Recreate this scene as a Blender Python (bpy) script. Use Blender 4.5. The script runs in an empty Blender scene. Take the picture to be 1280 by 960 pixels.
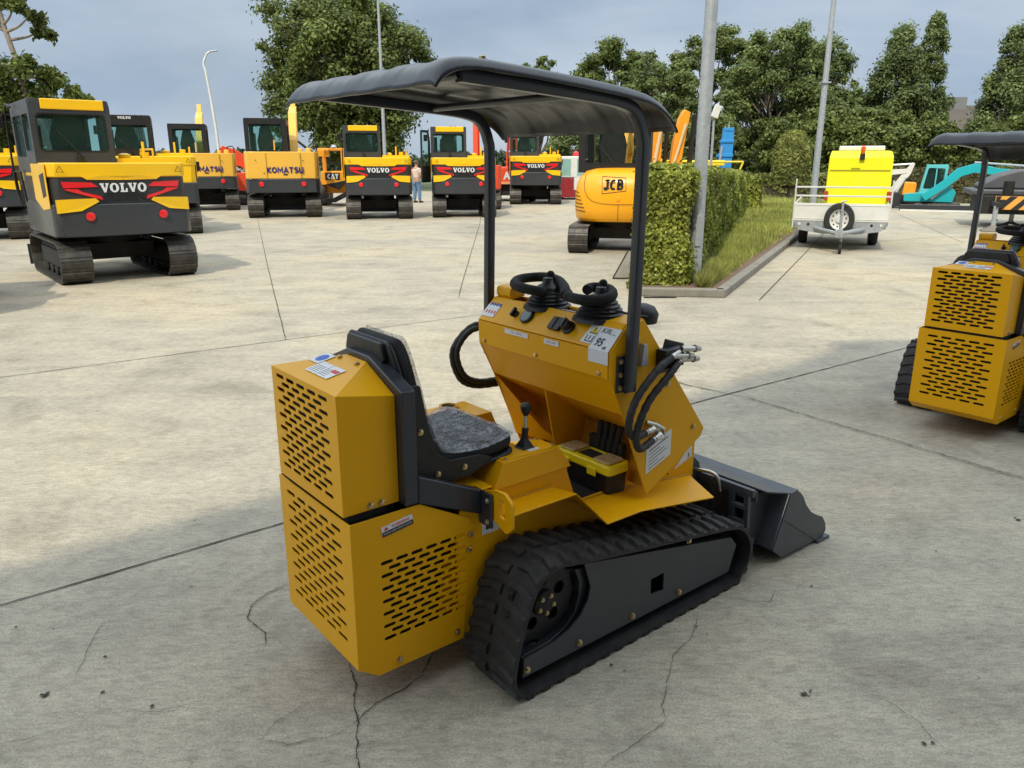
import bpy, bmesh, math, random
import numpy as np
from mathutils import Vector, Matrix
from mathutils.geometry import tessellate_polygon
R = math.radians
rnd = random.Random(7)
scene = bpy.context.scene
COL = scene.collection

# ------------------------------------------------------------------ materials
def new_mat(name):
    m = bpy.data.materials.new(name); m.use_nodes = True
    nt = m.node_tree; nt.nodes.clear()
    out = nt.nodes.new('ShaderNodeOutputMaterial')
    b = nt.nodes.new('ShaderNodeBsdfPrincipled')
    nt.links.new(b.outputs[0], out.inputs[0])
    return m, nt, b, out
def node(nt, typ, **kw):
    n = nt.nodes.new(typ)
    for k, v in kw.items():
        if k.startswith('i_'): n.inputs[k[2:].replace('_', ' ')].default_value = v
        else: setattr(n, k, v)
    return n
def ramp(nt, fac, stops):
    r = nt.nodes.new('ShaderNodeValToRGB')
    e = r.color_ramp.elements
    while len(e) < len(stops): e.new(0.5)
    for i, (p, c) in enumerate(stops):
        e[i].position = p; e[i].color = (c[0], c[1], c[2], 1) if not isinstance(c, (int, float)) else (c, c, c, 1)
    nt.links.new(fac, r.inputs[0]); return r
def noise(nt, scale, detail=4, rough=.6, vec=None, dist=0):
    n = nt.nodes.new('ShaderNodeTexNoise')
    n.inputs['Scale'].default_value = scale; n.inputs['Detail'].default_value = detail
    n.inputs['Roughness'].default_value = rough; n.inputs['Distortion'].default_value = dist
    if vec is not None: nt.links.new(vec, n.inputs['Vector'])
    return n
def mixc(nt, fac, a, b, mode='MIX'):
    m = nt.nodes.new('ShaderNodeMix'); m.data_type = 'RGBA'; m.blend_type = mode
    for i, x in ((0, fac), (6, a), (7, b)):
        if isinstance(x, (int, float)): m.inputs[i].default_value = x
        elif isinstance(x, tuple): m.inputs[i].default_value = (x[0], x[1], x[2], 1)
        else: nt.links.new(x, m.inputs[i])
    return m.outputs[2]
def bump(nt, b, height, strength=.3, dist=.01):
    n = nt.nodes.new('ShaderNodeBump'); n.inputs['Strength'].default_value = strength
    n.inputs['Distance'].default_value = dist
    nt.links.new(height, n.inputs['Height']); nt.links.new(n.outputs[0], b.inputs['Normal']); return n
def surf(name, col, rough=.45, metal=0, coat=0, dirt=.25, dirtcol=(.2, .17, .13), scale=4, bmp=.05, spec=.5, peel=60):
    """painted / moulded surface with uneven dust and a faint orange peel"""
    m, nt, b, out = new_mat(name)
    tc = nt.nodes.new('ShaderNodeTexCoord')
    n1 = noise(nt, scale, 6, .65, tc.outputs['Object'])
    r1 = ramp(nt, n1.outputs[0], [(.42, 0), (.75, 1)])
    f = node(nt, 'ShaderNodeMath', operation='MULTIPLY'); nt.links.new(r1.outputs[0], f.inputs[0]); f.inputs[1].default_value = dirt
    c = mixc(nt, f.outputs[0], col, dirtcol)
    nt.links.new(c, b.inputs['Base Color'])
    n2 = noise(nt, scale * 3.1, 5, .6, tc.outputs['Object'])
    mr = node(nt, 'ShaderNodeMapRange'); nt.links.new(n2.outputs[0], mr.inputs[0])
    mr.inputs[3].default_value = max(.03, rough - .1); mr.inputs[4].default_value = min(1, rough + .18)
    nt.links.new(mr.outputs[0], b.inputs['Roughness'])
    b.inputs['Metallic'].default_value = metal; b.inputs['Coat Weight'].default_value = coat
    b.inputs['Coat Roughness'].default_value = .12
    b.inputs['Specular IOR Level'].default_value = spec
    if bmp:
        n3 = noise(nt, peel, 3, .5, tc.outputs['Object']); bump(nt, b, n3.outputs[0], bmp, .004)
    return m
def glass(name, col, alpha=.35, rough=.02, tint=(.62, .82, .80)):
    m, nt, b, out = new_mat(name)
    b.inputs['Base Color'].default_value = (*col, 1); b.inputs['Roughness'].default_value = rough
    tr = nt.nodes.new('ShaderNodeBsdfTransparent'); tr.inputs[0].default_value = (*tint, 1)
    mx = nt.nodes.new('ShaderNodeMixShader'); mx.inputs[0].default_value = alpha
    nt.links.new(tr.outputs[0], mx.inputs[1]); nt.links.new(b.outputs[0], mx.inputs[2]); nt.links.new(mx.outputs[0], out.inputs[0])
    return m
def leafmat(name, c1, c2, c3, trans=.35, scale=1.2):
    m, nt, b, out = new_mat(name)
    ge = nt.nodes.new('ShaderNodeNewGeometry'); tc = nt.nodes.new('ShaderNodeTexCoord')
    r = ramp(nt, ge.outputs['Random Per Island'], [(0, c1), (.55, c2), (1, c3)])
    n = noise(nt, scale, 3, .5, tc.outputs['Object'])
    nr = ramp(nt, n.outputs[0], [(.35, .65), (.65, 1.25)])
    c = mixc(nt, 1.0, r.outputs[0], nr.outputs[0], 'MULTIPLY')
    nt.links.new(c, b.inputs['Base Color']); b.inputs['Roughness'].default_value = .5
    b.inputs['Specular IOR Level'].default_value = .35
    tl = nt.nodes.new('ShaderNodeBsdfTranslucent'); nt.links.new(c, tl.inputs[0])
    mx = nt.nodes.new('ShaderNodeMixShader'); mx.inputs[0].default_value = trans
    nt.links.new(b.outputs[0], mx.inputs[1]); nt.links.new(tl.outputs[0], mx.inputs[2]); nt.links.new(mx.outputs[0], out.inputs[0])
    return m
MT = {}
MT['ochre'] = surf('ochre_paint', (.79, .385, .001), .36, coat=.05, dirt=.07, scale=7, bmp=.05, dirtcol=(.60, .36, .06), spec=.22)
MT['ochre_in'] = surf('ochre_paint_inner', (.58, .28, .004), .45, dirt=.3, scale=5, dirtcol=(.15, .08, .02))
MT['navy'] = surf('navy_steel_paint', (.020, .024, .034), .33, coat=.2, dirt=.15, dirtcol=(.09, .085, .08), scale=6)
MT['canopy'] = surf('canopy_plastic', (.007, .010, .017), .27, coat=.1, dirt=.08, dirtcol=(.03, .032, .035), scale=5, bmp=.05, peel=30)
MT['gunmetal'] = surf('grey_steel_paint', (.036, .040, .050), .38, coat=.15, dirt=.3, dirtcol=(.075, .072, .068), scale=7)
MT['bucketgrey'] = surf('bucket_paint', (.050, .056, .072), .38, coat=.1, dirt=.3, dirtcol=(.14, .13, .12), scale=8)
MT['rubber'] = surf('black_rubber', (.014, .014, .0145), .58, dirt=.5, dirtcol=(.055, .051, .045), scale=14, bmp=.35, peel=90)
MT['blackplastic'] = surf('black_plastic', (.007, .007, .008), .42, dirt=.15, dirtcol=(.06, .06, .06), scale=9)
MT['foam'] = surf('black_foam', (.006, .006, .006), .85, dirt=.1, scale=20, bmp=.3, peel=200)
MT['dark'] = surf('dark_machinery', (.012, .012, .012), .7, dirt=.4, dirtcol=(.05, .045, .04))
MT['zinc'] = surf('zinc_plated', (.55, .53, .48), .32, metal=1, dirt=.3, dirtcol=(.3, .28, .22), scale=20)
MT['brass'] = surf('yellow_zinc', (.60, .47, .25), .3, metal=1, dirt=.2, scale=20)
MT['white'] = surf('white_vinyl', (.72, .73, .75), .4, dirt=.1, dirtcol=(.5, .5, .5))
MT['ink'] = surf('black_ink', (.015, .015, .02), .5, dirt=0)
MT['inkblue'] = surf('blue_ink', (.03, .12, .5), .5, dirt=0)
MT['inkred'] = surf('red_ink', (.6, .03, .03), .5, dirt=0)
MT['inkyellow'] = surf('yellow_ink', (.8, .55, .02), .5, dirt=0)
MT['toolyellow'] = surf('yellow_toolbox_plastic', (.92, .73, .006), .38, dirt=.15, dirtcol=(.4, .3, .1), scale=8)
MT['tray'] = surf('clear_lid_plastic', (.46, .34, .16), .25, dirt=.2, dirtcol=(.6, .55, .45), scale=10)
MT['exyellow'] = surf('machine_yellow', (.90, .53, .006), .30, coat=.2, dirt=.12, dirtcol=(.5, .33, .08), scale=2)
MT['komyellow'] = surf('mustard_yellow', (.82, .46, .060), .35, coat=.3, dirt=.2, dirtcol=(.5, .33, .1), scale=2)
MT['jcbyellow'] = surf('orange_yellow', (.92, .395, .003), .32, coat=.15, dirt=.12, dirtcol=(.5, .3, .05), scale=2)
MT['exgrey'] = surf('machine_dark_grey', (.022, .026, .032), .36, coat=.25, dirt=.2, dirtcol=(.07, .07, .07), scale=2)
MT['exgrey2'] = surf('counterweight_grey', (.033, .038, .045), .36, coat=.25, dirt=.2, dirtcol=(.085, .085, .085), scale=2)
MT['cabgrey'] = surf('cab_frame_grey', (.034, .039, .047), .38, dirt=.15, dirtcol=(.12, .12, .12), scale=3)
MT['cabblack'] = surf('cab_frame_black', (.014, .014, .015), .35, dirt=.15, dirtcol=(.07, .07, .07), scale=3)
MT['shoe'] = surf('track_steel', (.045, .042, .040), .45, metal=.4, dirt=.6, dirtcol=(.16, .145, .12), scale=9, bmp=.25, peel=25)
MT['red'] = surf('red_lamp', (.75, .015, .02), .2, coat=.5, dirt=.05)
MT['orange'] = surf('orange_red_paint', (.78, .075, .02), .4, dirt=.25, dirtcol=(.3, .1, .05), scale=3)
MT['redpaint'] = surf('dark_red_paint', (.28, .012, .02), .4, dirt=.2)
MT['orangemach'] = surf('orange_paint', (.82, .33, .012), .4, dirt=.3, dirtcol=(.3, .15, .04), scale=3)
MT['lemon'] = surf('lemon_yellow', (.84, .80, .006), .42, dirt=.12, dirtcol=(.5, .5, .1), scale=1.5)
MT['boomyellow'] = surf('pale_yellow_paint', (.82, .62, .03), .4, dirt=.25, dirtcol=(.4, .3, .1), scale=3)
MT['blue'] = surf('blue_paint', (.03, .28, .66), .4, dirt=.2, dirtcol=(.1, .2, .3), scale=3)
MT['teal'] = surf('teal_paint', (.012, .40, .46), .35, dirt=.2, dirtcol=(.05, .2, .22), scale=3)
MT['lightteal'] = surf('light_teal_paint', (.12, .50, .54), .35, dirt=.2, dirtcol=(.1, .3, .3), scale=3)
MT['whitepaint'] = surf('white_paint', (.72, .72, .70), .4, dirt=.3, dirtcol=(.4, .38, .33), scale=3)
MT['alu'] = surf('aluminium_sheet', (.70, .71, .72), .38, metal=.25, dirt=.25, dirtcol=(.45, .43, .4), scale=3)
MT['galv'] = surf('galvanised_steel', (.42, .45, .48), .5, metal=.45, dirt=.8, dirtcol=(.27, .30, .33), scale=12, bmp=.2, peel=40)
MT['glassg'] = glass('tinted_green_glass', (.05, .12, .11), .09, tint=(.84, .96, .94))
MT['glassc'] = glass('clear_cab_glass', (.05, .07, .07), .07, tint=(.93, .97, .96))
MT['glassd'] = glass('dark_cab_glass', (.03, .05, .055), .4)
MT['seatfab'] = surf('black_seat_fabric', (.012, .012, .014), .75, dirt=.1)
MT['cream'] = surf('cream_paint', (.60, .50, .32), .5)
MT['skin'] = surf('skin', (.50, .27, .18), .5, dirt=.1, dirtcol=(.4, .18, .1))
MT['tshirt'] = surf('pale_cotton', (.66, .52, .46), .9, dirt=.15, dirtcol=(.5, .38, .33), scale=5)
MT['denim'] = surf('blue_denim', (.12, .22, .38), .9, dirt=.3, dirtcol=(.2, .3, .45), scale=5)
MT['hair'] = surf('grey_brown_hair', (.12, .08, .06), .8)
MT['bark'] = surf('bark', (.16, .13, .10), .9, dirt=.7, dirtcol=(.07, .06, .05), scale=3, bmp=.8, peel=8)
MT['barkpale'] = surf('pale_bark', (.30, .26, .21), .9, dirt=.6, dirtcol=(.12, .10, .08), scale=3, bmp=.8, peel=8)
MT['kerb'] = surf('kerb_concrete', (.24, .225, .195), .9, dirt=.8, dirtcol=(.14, .13, .11), scale=6, bmp=.5, peel=50)
MT['joint'] = surf('joint_dirt', (.035, .031, .026), .95, dirt=.6, dirtcol=(.10, .09, .075), scale=25)
MT['roof'] = surf('roof_tiles', (.10, .085, .075), .8, dirt=.5, dirtcol=(.1, .09, .08), scale=2)
MT['render'] = surf('grey_wall', (.20, .20, .21), .85, dirt=.3)
MT['hall'] = surf('hall_cladding', (.13, .125, .12), .8, dirt=.3, dirtcol=(.09, .09, .085), scale=.3)
MT['soil'] = surf('reddish_soil', (.17, .105, .075), .95, dirt=.7, dirtcol=(.10, .075, .055), scale=5, bmp=.8, peel=40)
MT['leafoak'] = leafmat('oak_leaves', (.065, .095, .02), (.13, .175, .04), (.27, .30, .09), .35, .5)
MT['leafmid'] = leafmat('broad_leaves', (.09, .13, .035), (.17, .225, .07), (.30, .35, .12), .42, .35)
MT['leafpoplar'] = leafmat('poplar_leaves', (.09, .13, .04), (.17, .225, .08), (.30, .35, .14), .42, .35)
MT['leafhedge'] = leafmat('hedge_leaves', (.12, .15, .018), (.27, .31, .045), (.48, .50, .11), .3, 1.5)
MT['leaftopi'] = leafmat('clipped_leaves', (.10, .12, .025), (.20, .23, .05), (.34, .34, .09), .25, 1.2)
MT['leaffar'] = leafmat('far_leaves', (.05, .075, .04), (.07, .10, .05), (.10, .13, .07), .2, .3)
MT['beech'] = leafmat('brown_green_hedge', (.07, .07, .02), (.12, .12, .035), (.17, .14, .05), .25, 1.2)
MT['grass'] = leafmat('dry_grass', (.20, .26, .05), (.36, .40, .09), (.58, .52, .20), .3, .6)
MT['hedgecore'] = surf('hedge_twigs', (.035, .035, .015), .95, dirt=.4, scale=10)

# plastic film over the seat: crinkled, semi clear, crease highlights painted as paler streaks
m, nt, b, out = new_mat('crinkled_plastic_film')
tc = nt.nodes.new('ShaderNodeTexCoord')
vo = nt.nodes.new('ShaderNodeTexNoise'); vo.inputs['Scale'].default_value = 15; vo.inputs['Detail'].default_value = 4; vo.inputs['Distortion'].default_value = 1.3
nt.links.new(tc.outputs['Object'], vo.inputs['Vector'])
rr = ramp(nt, vo.outputs[0], [(.43, 0), (.485, .9), (.51, 1), (.56, .05)])
b.inputs['Base Color'].default_value = (.50, .53, .58, 1); b.inputs['Roughness'].default_value = .07; b.inputs['Specular IOR Level'].default_value = .9
bump(nt, b, vo.outputs[0], 1.0, .06)
tr = nt.nodes.new('ShaderNodeBsdfTransparent')
mr = node(nt, 'ShaderNodeMapRange'); nt.links.new(rr.outputs[0], mr.inputs[0]); mr.inputs[3].default_value = .30; mr.inputs[4].default_value = .50
mx = nt.nodes.new('ShaderNodeMixShader'); nt.links.new(mr.outputs[0], mx.inputs[0])
nt.links.new(tr.outputs[0], mx.inputs[1]); nt.links.new(b.outputs[0], mx.inputs[2]); nt.links.new(mx.outputs[0], out.inputs[0])
MT['film'] = m

# old yard concrete
m, nt, b, out = new_mat('yard_concrete')
tc = nt.nodes.new('ShaderNodeTexCoord'); P = tc.outputs['Object']
mp = node(nt, 'ShaderNodeMapping'); mp.inputs['Rotation'].default_value = (0, 0, R(-37)); mp.inputs['Scale'].default_value = (.40, 1.2, 1); nt.links.new(P, mp.inputs[0])
mp2 = node(nt, 'ShaderNodeMapping'); mp2.inputs['Rotation'].default_value = (0, 0, R(12)); mp2.inputs['Scale'].default_value = (.35, 2.2, 1); nt.links.new(P, mp2.inputs[0])
st = noise(nt, 3.2, 9, .68, mp.outputs[0], .4)
st2 = noise(nt, 7.0, 8, .7, mp2.outputs[0], .6)
big = noise(nt, .28, 6, .6, P, .3)
med = noise(nt, 1.7, 7, .65, P, .5)
fine = noise(nt, 130, 5, .75, P)
c0 = ramp(nt, st.outputs[0], [(.28, (.305, .280, .235)), (.50, (.385, .352, .292)), (.74, (.475, .430, .350))])
c1 = mixc(nt, .4, c0.outputs[0], ramp(nt, st2.outputs[0], [(.3, (.29, .27, .228)), (.7, (.46, .42, .335))]).outputs[0])
bg = ramp(nt, big.outputs[0], [(.32, (.80, .81, .82)), (.5, (1, .99, .97)), (.68, (1.16, 1.08, .94))])
c2 = mixc(nt, 1.0, c1, bg.outputs[0], 'MULTIPLY')
mdr = ramp(nt, med.outputs[0], [(.30, (.68, .67, .66)), (.47, (1, 1, 1)), (.66, (1.13, 1.12, 1.10))])
c3 = mixc(nt, .8, c2, mdr.outputs[0], 'MULTIPLY')
fr = ramp(nt, fine.outputs[0], [(.30, (.50, .50, .48)), (.5, (1, 1, 1)), (.72, (1.42, 1.40, 1.36))])
c4a = mixc(nt, .8, c3, fr.outputs[0], 'MULTIPLY')
mp3 = node(nt, 'ShaderNodeMapping'); mp3.inputs['Rotation'].default_value = (0, 0, R(-37)); mp3.inputs['Scale'].default_value = (.30, 1.0, 1); nt.links.new(P, mp3.inputs[0])
br = noise(nt, 60, 5, .7, mp3.outputs[0], .3)
brr = ramp(nt, br.outputs[0], [(.32, (.72, .72, .71)), (.5, (1, 1, 1)), (.68, (1.22, 1.21, 1.18))])
mid = noise(nt, 14, 6, .7, P, .6); midr = ramp(nt, mid.outputs[0], [(.30, (.80, .80, .79)), (.5, (1, 1, 1)), (.70, (1.13, 1.12, 1.10))])
c4b = mixc(nt, .8, c4a, brr.outputs[0], 'MULTIPLY')
c4 = mixc(nt, .75, c4b, midr.outputs[0], 'MULTIPLY')
vs = node(nt, 'ShaderNodeTexVoronoi'); vs.inputs['Scale'].default_value = 2.3; vs.inputs['Randomness'].default_value = 1; nt.links.new(P, vs.inputs['Vector'])
vn = noise(nt, 30, 3, .6, P)
ad = node(nt, 'ShaderNodeMath', operation='MULTIPLY_ADD'); nt.links.new(vn.outputs[0], ad.inputs[0]); ad.inputs[1].default_value = .05; nt.links.new(vs.outputs['Distance'], ad.inputs[2])
pit = ramp(nt, ad.outputs[0], [(.034, 1), (.046, 0)])
c5 = mixc(nt, pit.outputs[0], c4, (.06, .055, .048))
# soft round oil stains
vo = node(nt, 'ShaderNodeTexVoronoi'); vo.inputs['Scale'].default_value = .62; nt.links.new(P, vo.inputs['Vector'])
ad2 = node(nt, 'ShaderNodeMath', operation='MULTIPLY_ADD'); nt.links.new(med.outputs[0], ad2.inputs[0]); ad2.inputs[1].default_value = .35; nt.links.new(vo.outputs['Distance'], ad2.inputs[2])
oil = ramp(nt, ad2.outputs[0], [(.16, .55), (.30, 0)])
c6 = mixc(nt, oil.outputs[0], c5, (.13, .115, .095))
nt.links.new(c6, b.inputs['Base Color'])
rg = node(nt, 'ShaderNodeMapRange'); nt.links.new(med.outputs[0], rg.inputs[0]); rg.inputs[3].default_value = .72; rg.inputs[4].default_value = .95
nt.links.new(rg.outputs[0], b.inputs['Roughness']); b.inputs['Specular IOR Level'].default_value = .3
hs = node(nt, 'ShaderNodeMath', operation='ADD'); nt.links.new(st.outputs[0], hs.inputs[0])
hm = node(nt, 'ShaderNodeMath', operation='MULTIPLY'); nt.links.new(fine.outputs[0], hm.inputs[0]); hm.inputs[1].default_value = .5; nt.links.new(hm.outputs[0], hs.inputs[1])
bump(nt, b, hs.outputs[0], .45, .012)
MT['concrete'] = m

# ------------------------------------------------------------------ mesh tools
def rnd_poly(pts, r, seg=4):
    """round every corner of a 2-D polygon; r a number or one per corner"""
    n = len(pts); out = []
    for i in range(n):
        p0, p1, p2 = (Vector(pts[(i - 1) % n]), Vector(pts[i]), Vector(pts[(i + 1) % n]))
        ri = r[i] if isinstance(r, (list, tuple)) else r
        a = p0 - p1; c = p2 - p1
        if ri <= 0 or a.length < 1e-6 or c.length < 1e-6: out.append(tuple(p1)); continue
        ang = a.angle(c)
        if ang > 3.05: out.append(tuple(p1)); continue
        d = min(ri / math.tan(ang / 2), a.length * .45, c.length * .45)
        s, e = p1 + a.normalized() * d, p1 + c.normalized() * d
        for k in range(seg + 1):
            t = k / seg
            q = s * (1 - t) ** 2 + p1 * 2 * t * (1 - t) + e * t * t
            out.append((q.x, q.y))
    return out
def slot(cx, cy, l, h, ang=0, seg=4):
    r = h / 2; out = []
    for side in (1, -1):
        for k in range(seg + 1):
            a = -math.pi / 2 + math.pi * k / seg
            x, y = (l / 2 - r) + r * math.cos(a), r * math.sin(a)
            if side < 0: x, y = -x, -y
            out.append((x, y))
    c, s = math.cos(ang), math.sin(ang)
    return [(cx + x * c - y * s, cy + x * s + y * c) for x, y in out]
def circ(cx, cy, r, n=20, ry=None):
    ry = ry or r
    return [(cx + r * math.cos(2 * math.pi * k / n), cy + ry * math.sin(2 * math.pi * k / n)) for k in range(n)]
class MB:
    def __init__(s): s.v = []; s.f = []
    def add(s, vs, fs):
        o = len(s.v); s.v += [tuple(v) for v in vs]; s.f += [tuple(o + i for i in f) for f in fs]; return s
    def box(s, c, sz, rot=None, taper=None):
        x, y, z = (d / 2 for d in sz); vs = []
        for k in (-1, 1):
            tx, ty = (taper if (taper and k > 0) else (1, 1))
            for a, bb in ((-1, -1), (1, -1), (1, 1), (-1, 1)): vs.append(Vector((a * x * tx, bb * y * ty, k * z)))
        if rot is not None:
            M = rot if isinstance(rot, Matrix) else Matrix.Rotation(rot, 3, 'Z')
            vs = [M @ v for v in vs]
        c = Vector(c); vs = [v + c for v in vs]
        return s.add(vs, [(0, 3, 2, 1), (4, 5, 6, 7), (0, 1, 5, 4), (1, 2, 6, 5), (2, 3, 7, 6), (3, 0, 4, 7)])
    def bx(s, x0, x1, y0, y1, z0, z1): return s.box(((x0 + x1) / 2, (y0 + y1) / 2, (z0 + z1) / 2), (abs(x1 - x0), abs(y1 - y0), abs(z1 - z0)))
    def plate(s, pts, fn, w0, w1, holes=()):
        loops = [list(pts)] + [list(h) for h in holes]
        flat = [p for l in loops for p in l]
        tris = []
        if len(loops) > 1:
            def ar(l): return abs(sum(l[k - 1][0] * l[k][1] - l[k][0] * l[k - 1][1] for k in range(len(l)))) / 2
            want = ar(loops[0]) - sum(ar(l) for l in loops[1:])
            tris = tessellate_polygon([[Vector((p[0], p[1], 0)) for p in l] for l in loops])
            got = sum(ar([flat[i] for i in t]) for t in tris)
            if abs(got - want) > .002 * want:
                bm = bmesh.new(); bv = [bm.verts.new((p[0], p[1], 0)) for p in flat]; o = 0; es = []
                for l in loops:
                    es += [bm.edges.new((bv[o + k], bv[o + (k + 1) % len(l)])) for k in range(len(l))]; o += len(l)
                bm.verts.index_update(); bmesh.ops.triangle_fill(bm, use_beauty=True, use_dissolve=False, edges=es, normal=(0, 0, 1))
                tris = [tuple(v.index for v in f.verts) for f in bm.faces]
                g2 = sum(ar([flat[i] for i in t]) for t in tris); bm.free()
                if abs(g2 - want) > .002 * want: print('PLATE', len(loops), want, got, g2)
        n = len(flat)
        vs = [fn(p[0], p[1], w0) for p in flat] + [fn(p[0], p[1], w1) for p in flat]
        fs = []
        if len(loops) == 1: fs = [tuple(range(n))[::-1], tuple(range(n, 2 * n))]
        else:
            for t in tris: fs.append(tuple(t)[::-1]); fs.append(tuple(i + n for i in t))
        o = 0
        for l in loops:
            m = len(l)
            for k in range(m):
                a, c = o + k, o + (k + 1) % m
                fs.append((a, c, c + n, a + n))
            o += m
        return s.add(vs, fs)
    def xz(s, pts, y0, y1, holes=()): return s.plate(pts, lambda a, c, w: (a, w, c), y0, y1, holes)
    def yz(s, pts, x0, x1, holes=()): return s.plate(pts, lambda a, c, w: (w, a, c), x0, x1, holes)
    def xy(s, pts, z0, z1, holes=()): return s.plate(pts, lambda a, c, w: (a, c, w), z0, z1, holes)
    def fr(s, pts, O, U, V, w0, w1, holes=()):
        O, U, V = Vector(O), Vector(U).normalized(), Vector(V).normalized(); N = U.cross(V).normalized()
        return s.plate(pts, lambda a, c, w: tuple(O + U * a + V * c + N * w), w0, w1, holes)
    def tube(s, path, r, seg=10, closed=False, caps=True):
        P = [Vector(p) for p in path]; n = len(P); rings = []
        rr = r if isinstance(r, (list, tuple)) else [r] * n
        prev = None
        for i in range(n):
            if closed: t = P[(i + 1) % n] - P[i - 1]
            else: t = P[min(i + 1, n - 1)] - P[max(i - 1, 0)]
            t.normalize()
            if prev is None:
                u = t.orthogonal().normalized()
            else:
                u = (prev - t * prev.dot(t))
                u = u.normalized() if u.length > 1e-6 else t.orthogonal().normalized()
            prev = u; w = t.cross(u)
            rings.append([P[i] + (u * math.cos(2 * math.pi * k / seg) + w * math.sin(2 * math.pi * k / seg)) * rr[i] for k in range(seg)])
        vs = [v for g in rings for v in g]; fs = []
        for i in range(n if closed else n - 1):
            j = (i + 1) % n
            for k in range(seg):
                l = (k + 1) % seg
                fs.append((i * seg + k, i * seg + l, j * seg + l, j * seg + k))
        if caps and not closed:
            fs.append(tuple(range(seg))[::-1]); fs.append(tuple((n - 1) * seg + k for k in range(seg)))
        return s.add(vs, fs)
    def cyl(s, p0, p1, r0, r1=None, seg=16): return s.tube([p0, p1], [r0, r0 if r1 is None else r1], seg)
    def lathe(s, prof, O=(0, 0, 0), axis=(0, 0, 1), seg=20, ring=False):
        """prof: (radius, height) list"""
        O = Vector(O); A = Vector(axis).normalized(); u = A.orthogonal().normalized(); w = A.cross(u)
        vs = []; n = len(prof); fs = []
        for r, h in prof:
            for k in range(seg):
                a = 2 * math.pi * k / seg
                vs.append(O + A * h + (u * math.cos(a) + w * math.sin(a)) * max(r, 1e-4))
        for i in range(n - 1):
            for k in range(seg):
                l = (k + 1) % seg
                fs.append((i * seg + k, i * seg + l, (i + 1) * seg + l, (i + 1) * seg + k))
        if ring: fs += [((n - 1) * seg + k, (n - 1) * seg + (k + 1) % seg, (k + 1) % seg, k) for k in range(seg)]
        else: fs.append(tuple(range(seg))[::-1]); fs.append(tuple((n - 1) * seg + k for k in range(seg)))
        return s.add(vs, fs)
    def mirror(s, axis):
        vs = [tuple((-c if i == axis else c) for i, c in enumerate(v)) for v in s.v]
        return MB().add(vs, [f[::-1] for f in s.f])
    def build(s, name, mat, parent=None, smooth=35, bevel=0, seg=2):
        me = bpy.data.meshes.new(name)
        me.from_pydata([tuple(v) for v in s.v], [], s.f); 
        bm = bmesh.new(); bm.from_mesh(me); bmesh.ops.recalc_face_normals(bm, faces=bm.faces); bm.to_mesh(me); bm.free()
        me.materials.append(MT[mat] if isinstance(mat, str) else mat)
        if smooth:
            me.polygons.foreach_set('use_smooth', [True] * len(me.polygons)); me.set_sharp_from_angle(angle=R(smooth))
        o = bpy.data.objects.new(name, me); COL.objects.link(o); o.parent = parent
        if bevel:
            b = o.modifiers.new('bevel', 'BEVEL'); b.width = bevel; b.segments = seg; b.limit_method = 'ANGLE'; b.angle_limit = R(30)
            b.harden_normals = False
        return o
def tag(o, label=None, cat=None, group=None, kind=None):
    if label: o['label'] = label
    if cat: o['category'] = cat
    if group: o['group'] = group
    if kind: o['kind'] = kind
    return o
def empty(name, loc=(0, 0, 0), rz=0, scale=1):
    o = bpy.data.objects.new(name, None); COL.objects.link(o)
    o.location = loc; o.rotation_euler = (0, 0, rz); o.scale = (scale,) * 3; o.empty_display_size = .1
    return o
def kids(o): return [c for c in bpy.data.objects if c.parent == o]
def copy_tree(o, parent=None):
    c = o.copy(); COL.objects.link(c); c.parent = parent
    for ch in kids(o): copy_tree(ch, c)
    return c
# ---- lettering
SLAB = {
 'V': (.92, [[(-.02, 1), (.42, 1), (.42, .86), (.345, .86), (.50, .36), (.65, .86), (.575, .86), (.575, 1), (.92, 1), (.92, .86), (.86, .86), (.58, 0), (.36, 0), (.05, .86), (-.02, .86)]]),
 'L': (.80, [[(0, 1), (.48, 1), (.48, .86), (.36, .86), (.36, .15), (.56, .15), (.62, .42), (.78, .42), (.76, 0), (0, 0), (0, .14), (.10, .14), (.10, .86), (0, .86)]]),
 'O': (1.0, [circ(.48, .5, .48, 28, .52), circ(.48, .5, .20, 22, .36)]),
}
def slab_text(mb, txt, O, U, V, h, th, gap=.08):
    x = 0; W = sum(SLAB[c][0] + gap for c in txt) - gap
    for c in txt:
        w, loops = SLAB[c]
        ls = [[((px + x - W / 2) * h, (py - .5) * h) for px, py in l] for l in loops]
        if len(ls) > 1: mb.fr(ls[0], O, U, V, 0, th, [ls[1]])
        else: mb.fr(ls[0], O, U, V, 0, th)
        x += w + gap
_tc = {}
def text(mb, txt, O, U, V, h, th=.002, bold=0, shear=0, stretch=1):
    key = (txt, bold, shear)
    if key not in _tc:
        c = bpy.data.curves.new('t', 'FONT'); c.body = txt; c.size = 1; c.offset = bold; c.shear = shear
        c.align_x = 'CENTER'; c.align_y = 'CENTER'; c.resolution_u = 3; c.fill_mode = 'FRONT'
        o = bpy.data.objects.new('t', c); me = bpy.data.meshes.new_from_object(o)
        _tc[key] = ([v.co.copy() for v in me.vertices], [tuple(p.vertices) for p in me.polygons])
        bpy.data.objects.remove(o); bpy.data.curves.remove(c); bpy.data.meshes.remove(me)
    vs, fs = _tc[key]
    O, U, V = Vector(O), Vector(U).normalized(), Vector(V).normalized(); N = U.cross(V)
    s = h / .72
    return mb.add([O + U * v.x * s * stretch + V * v.y * s + N * th for v in vs], fs)

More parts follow.
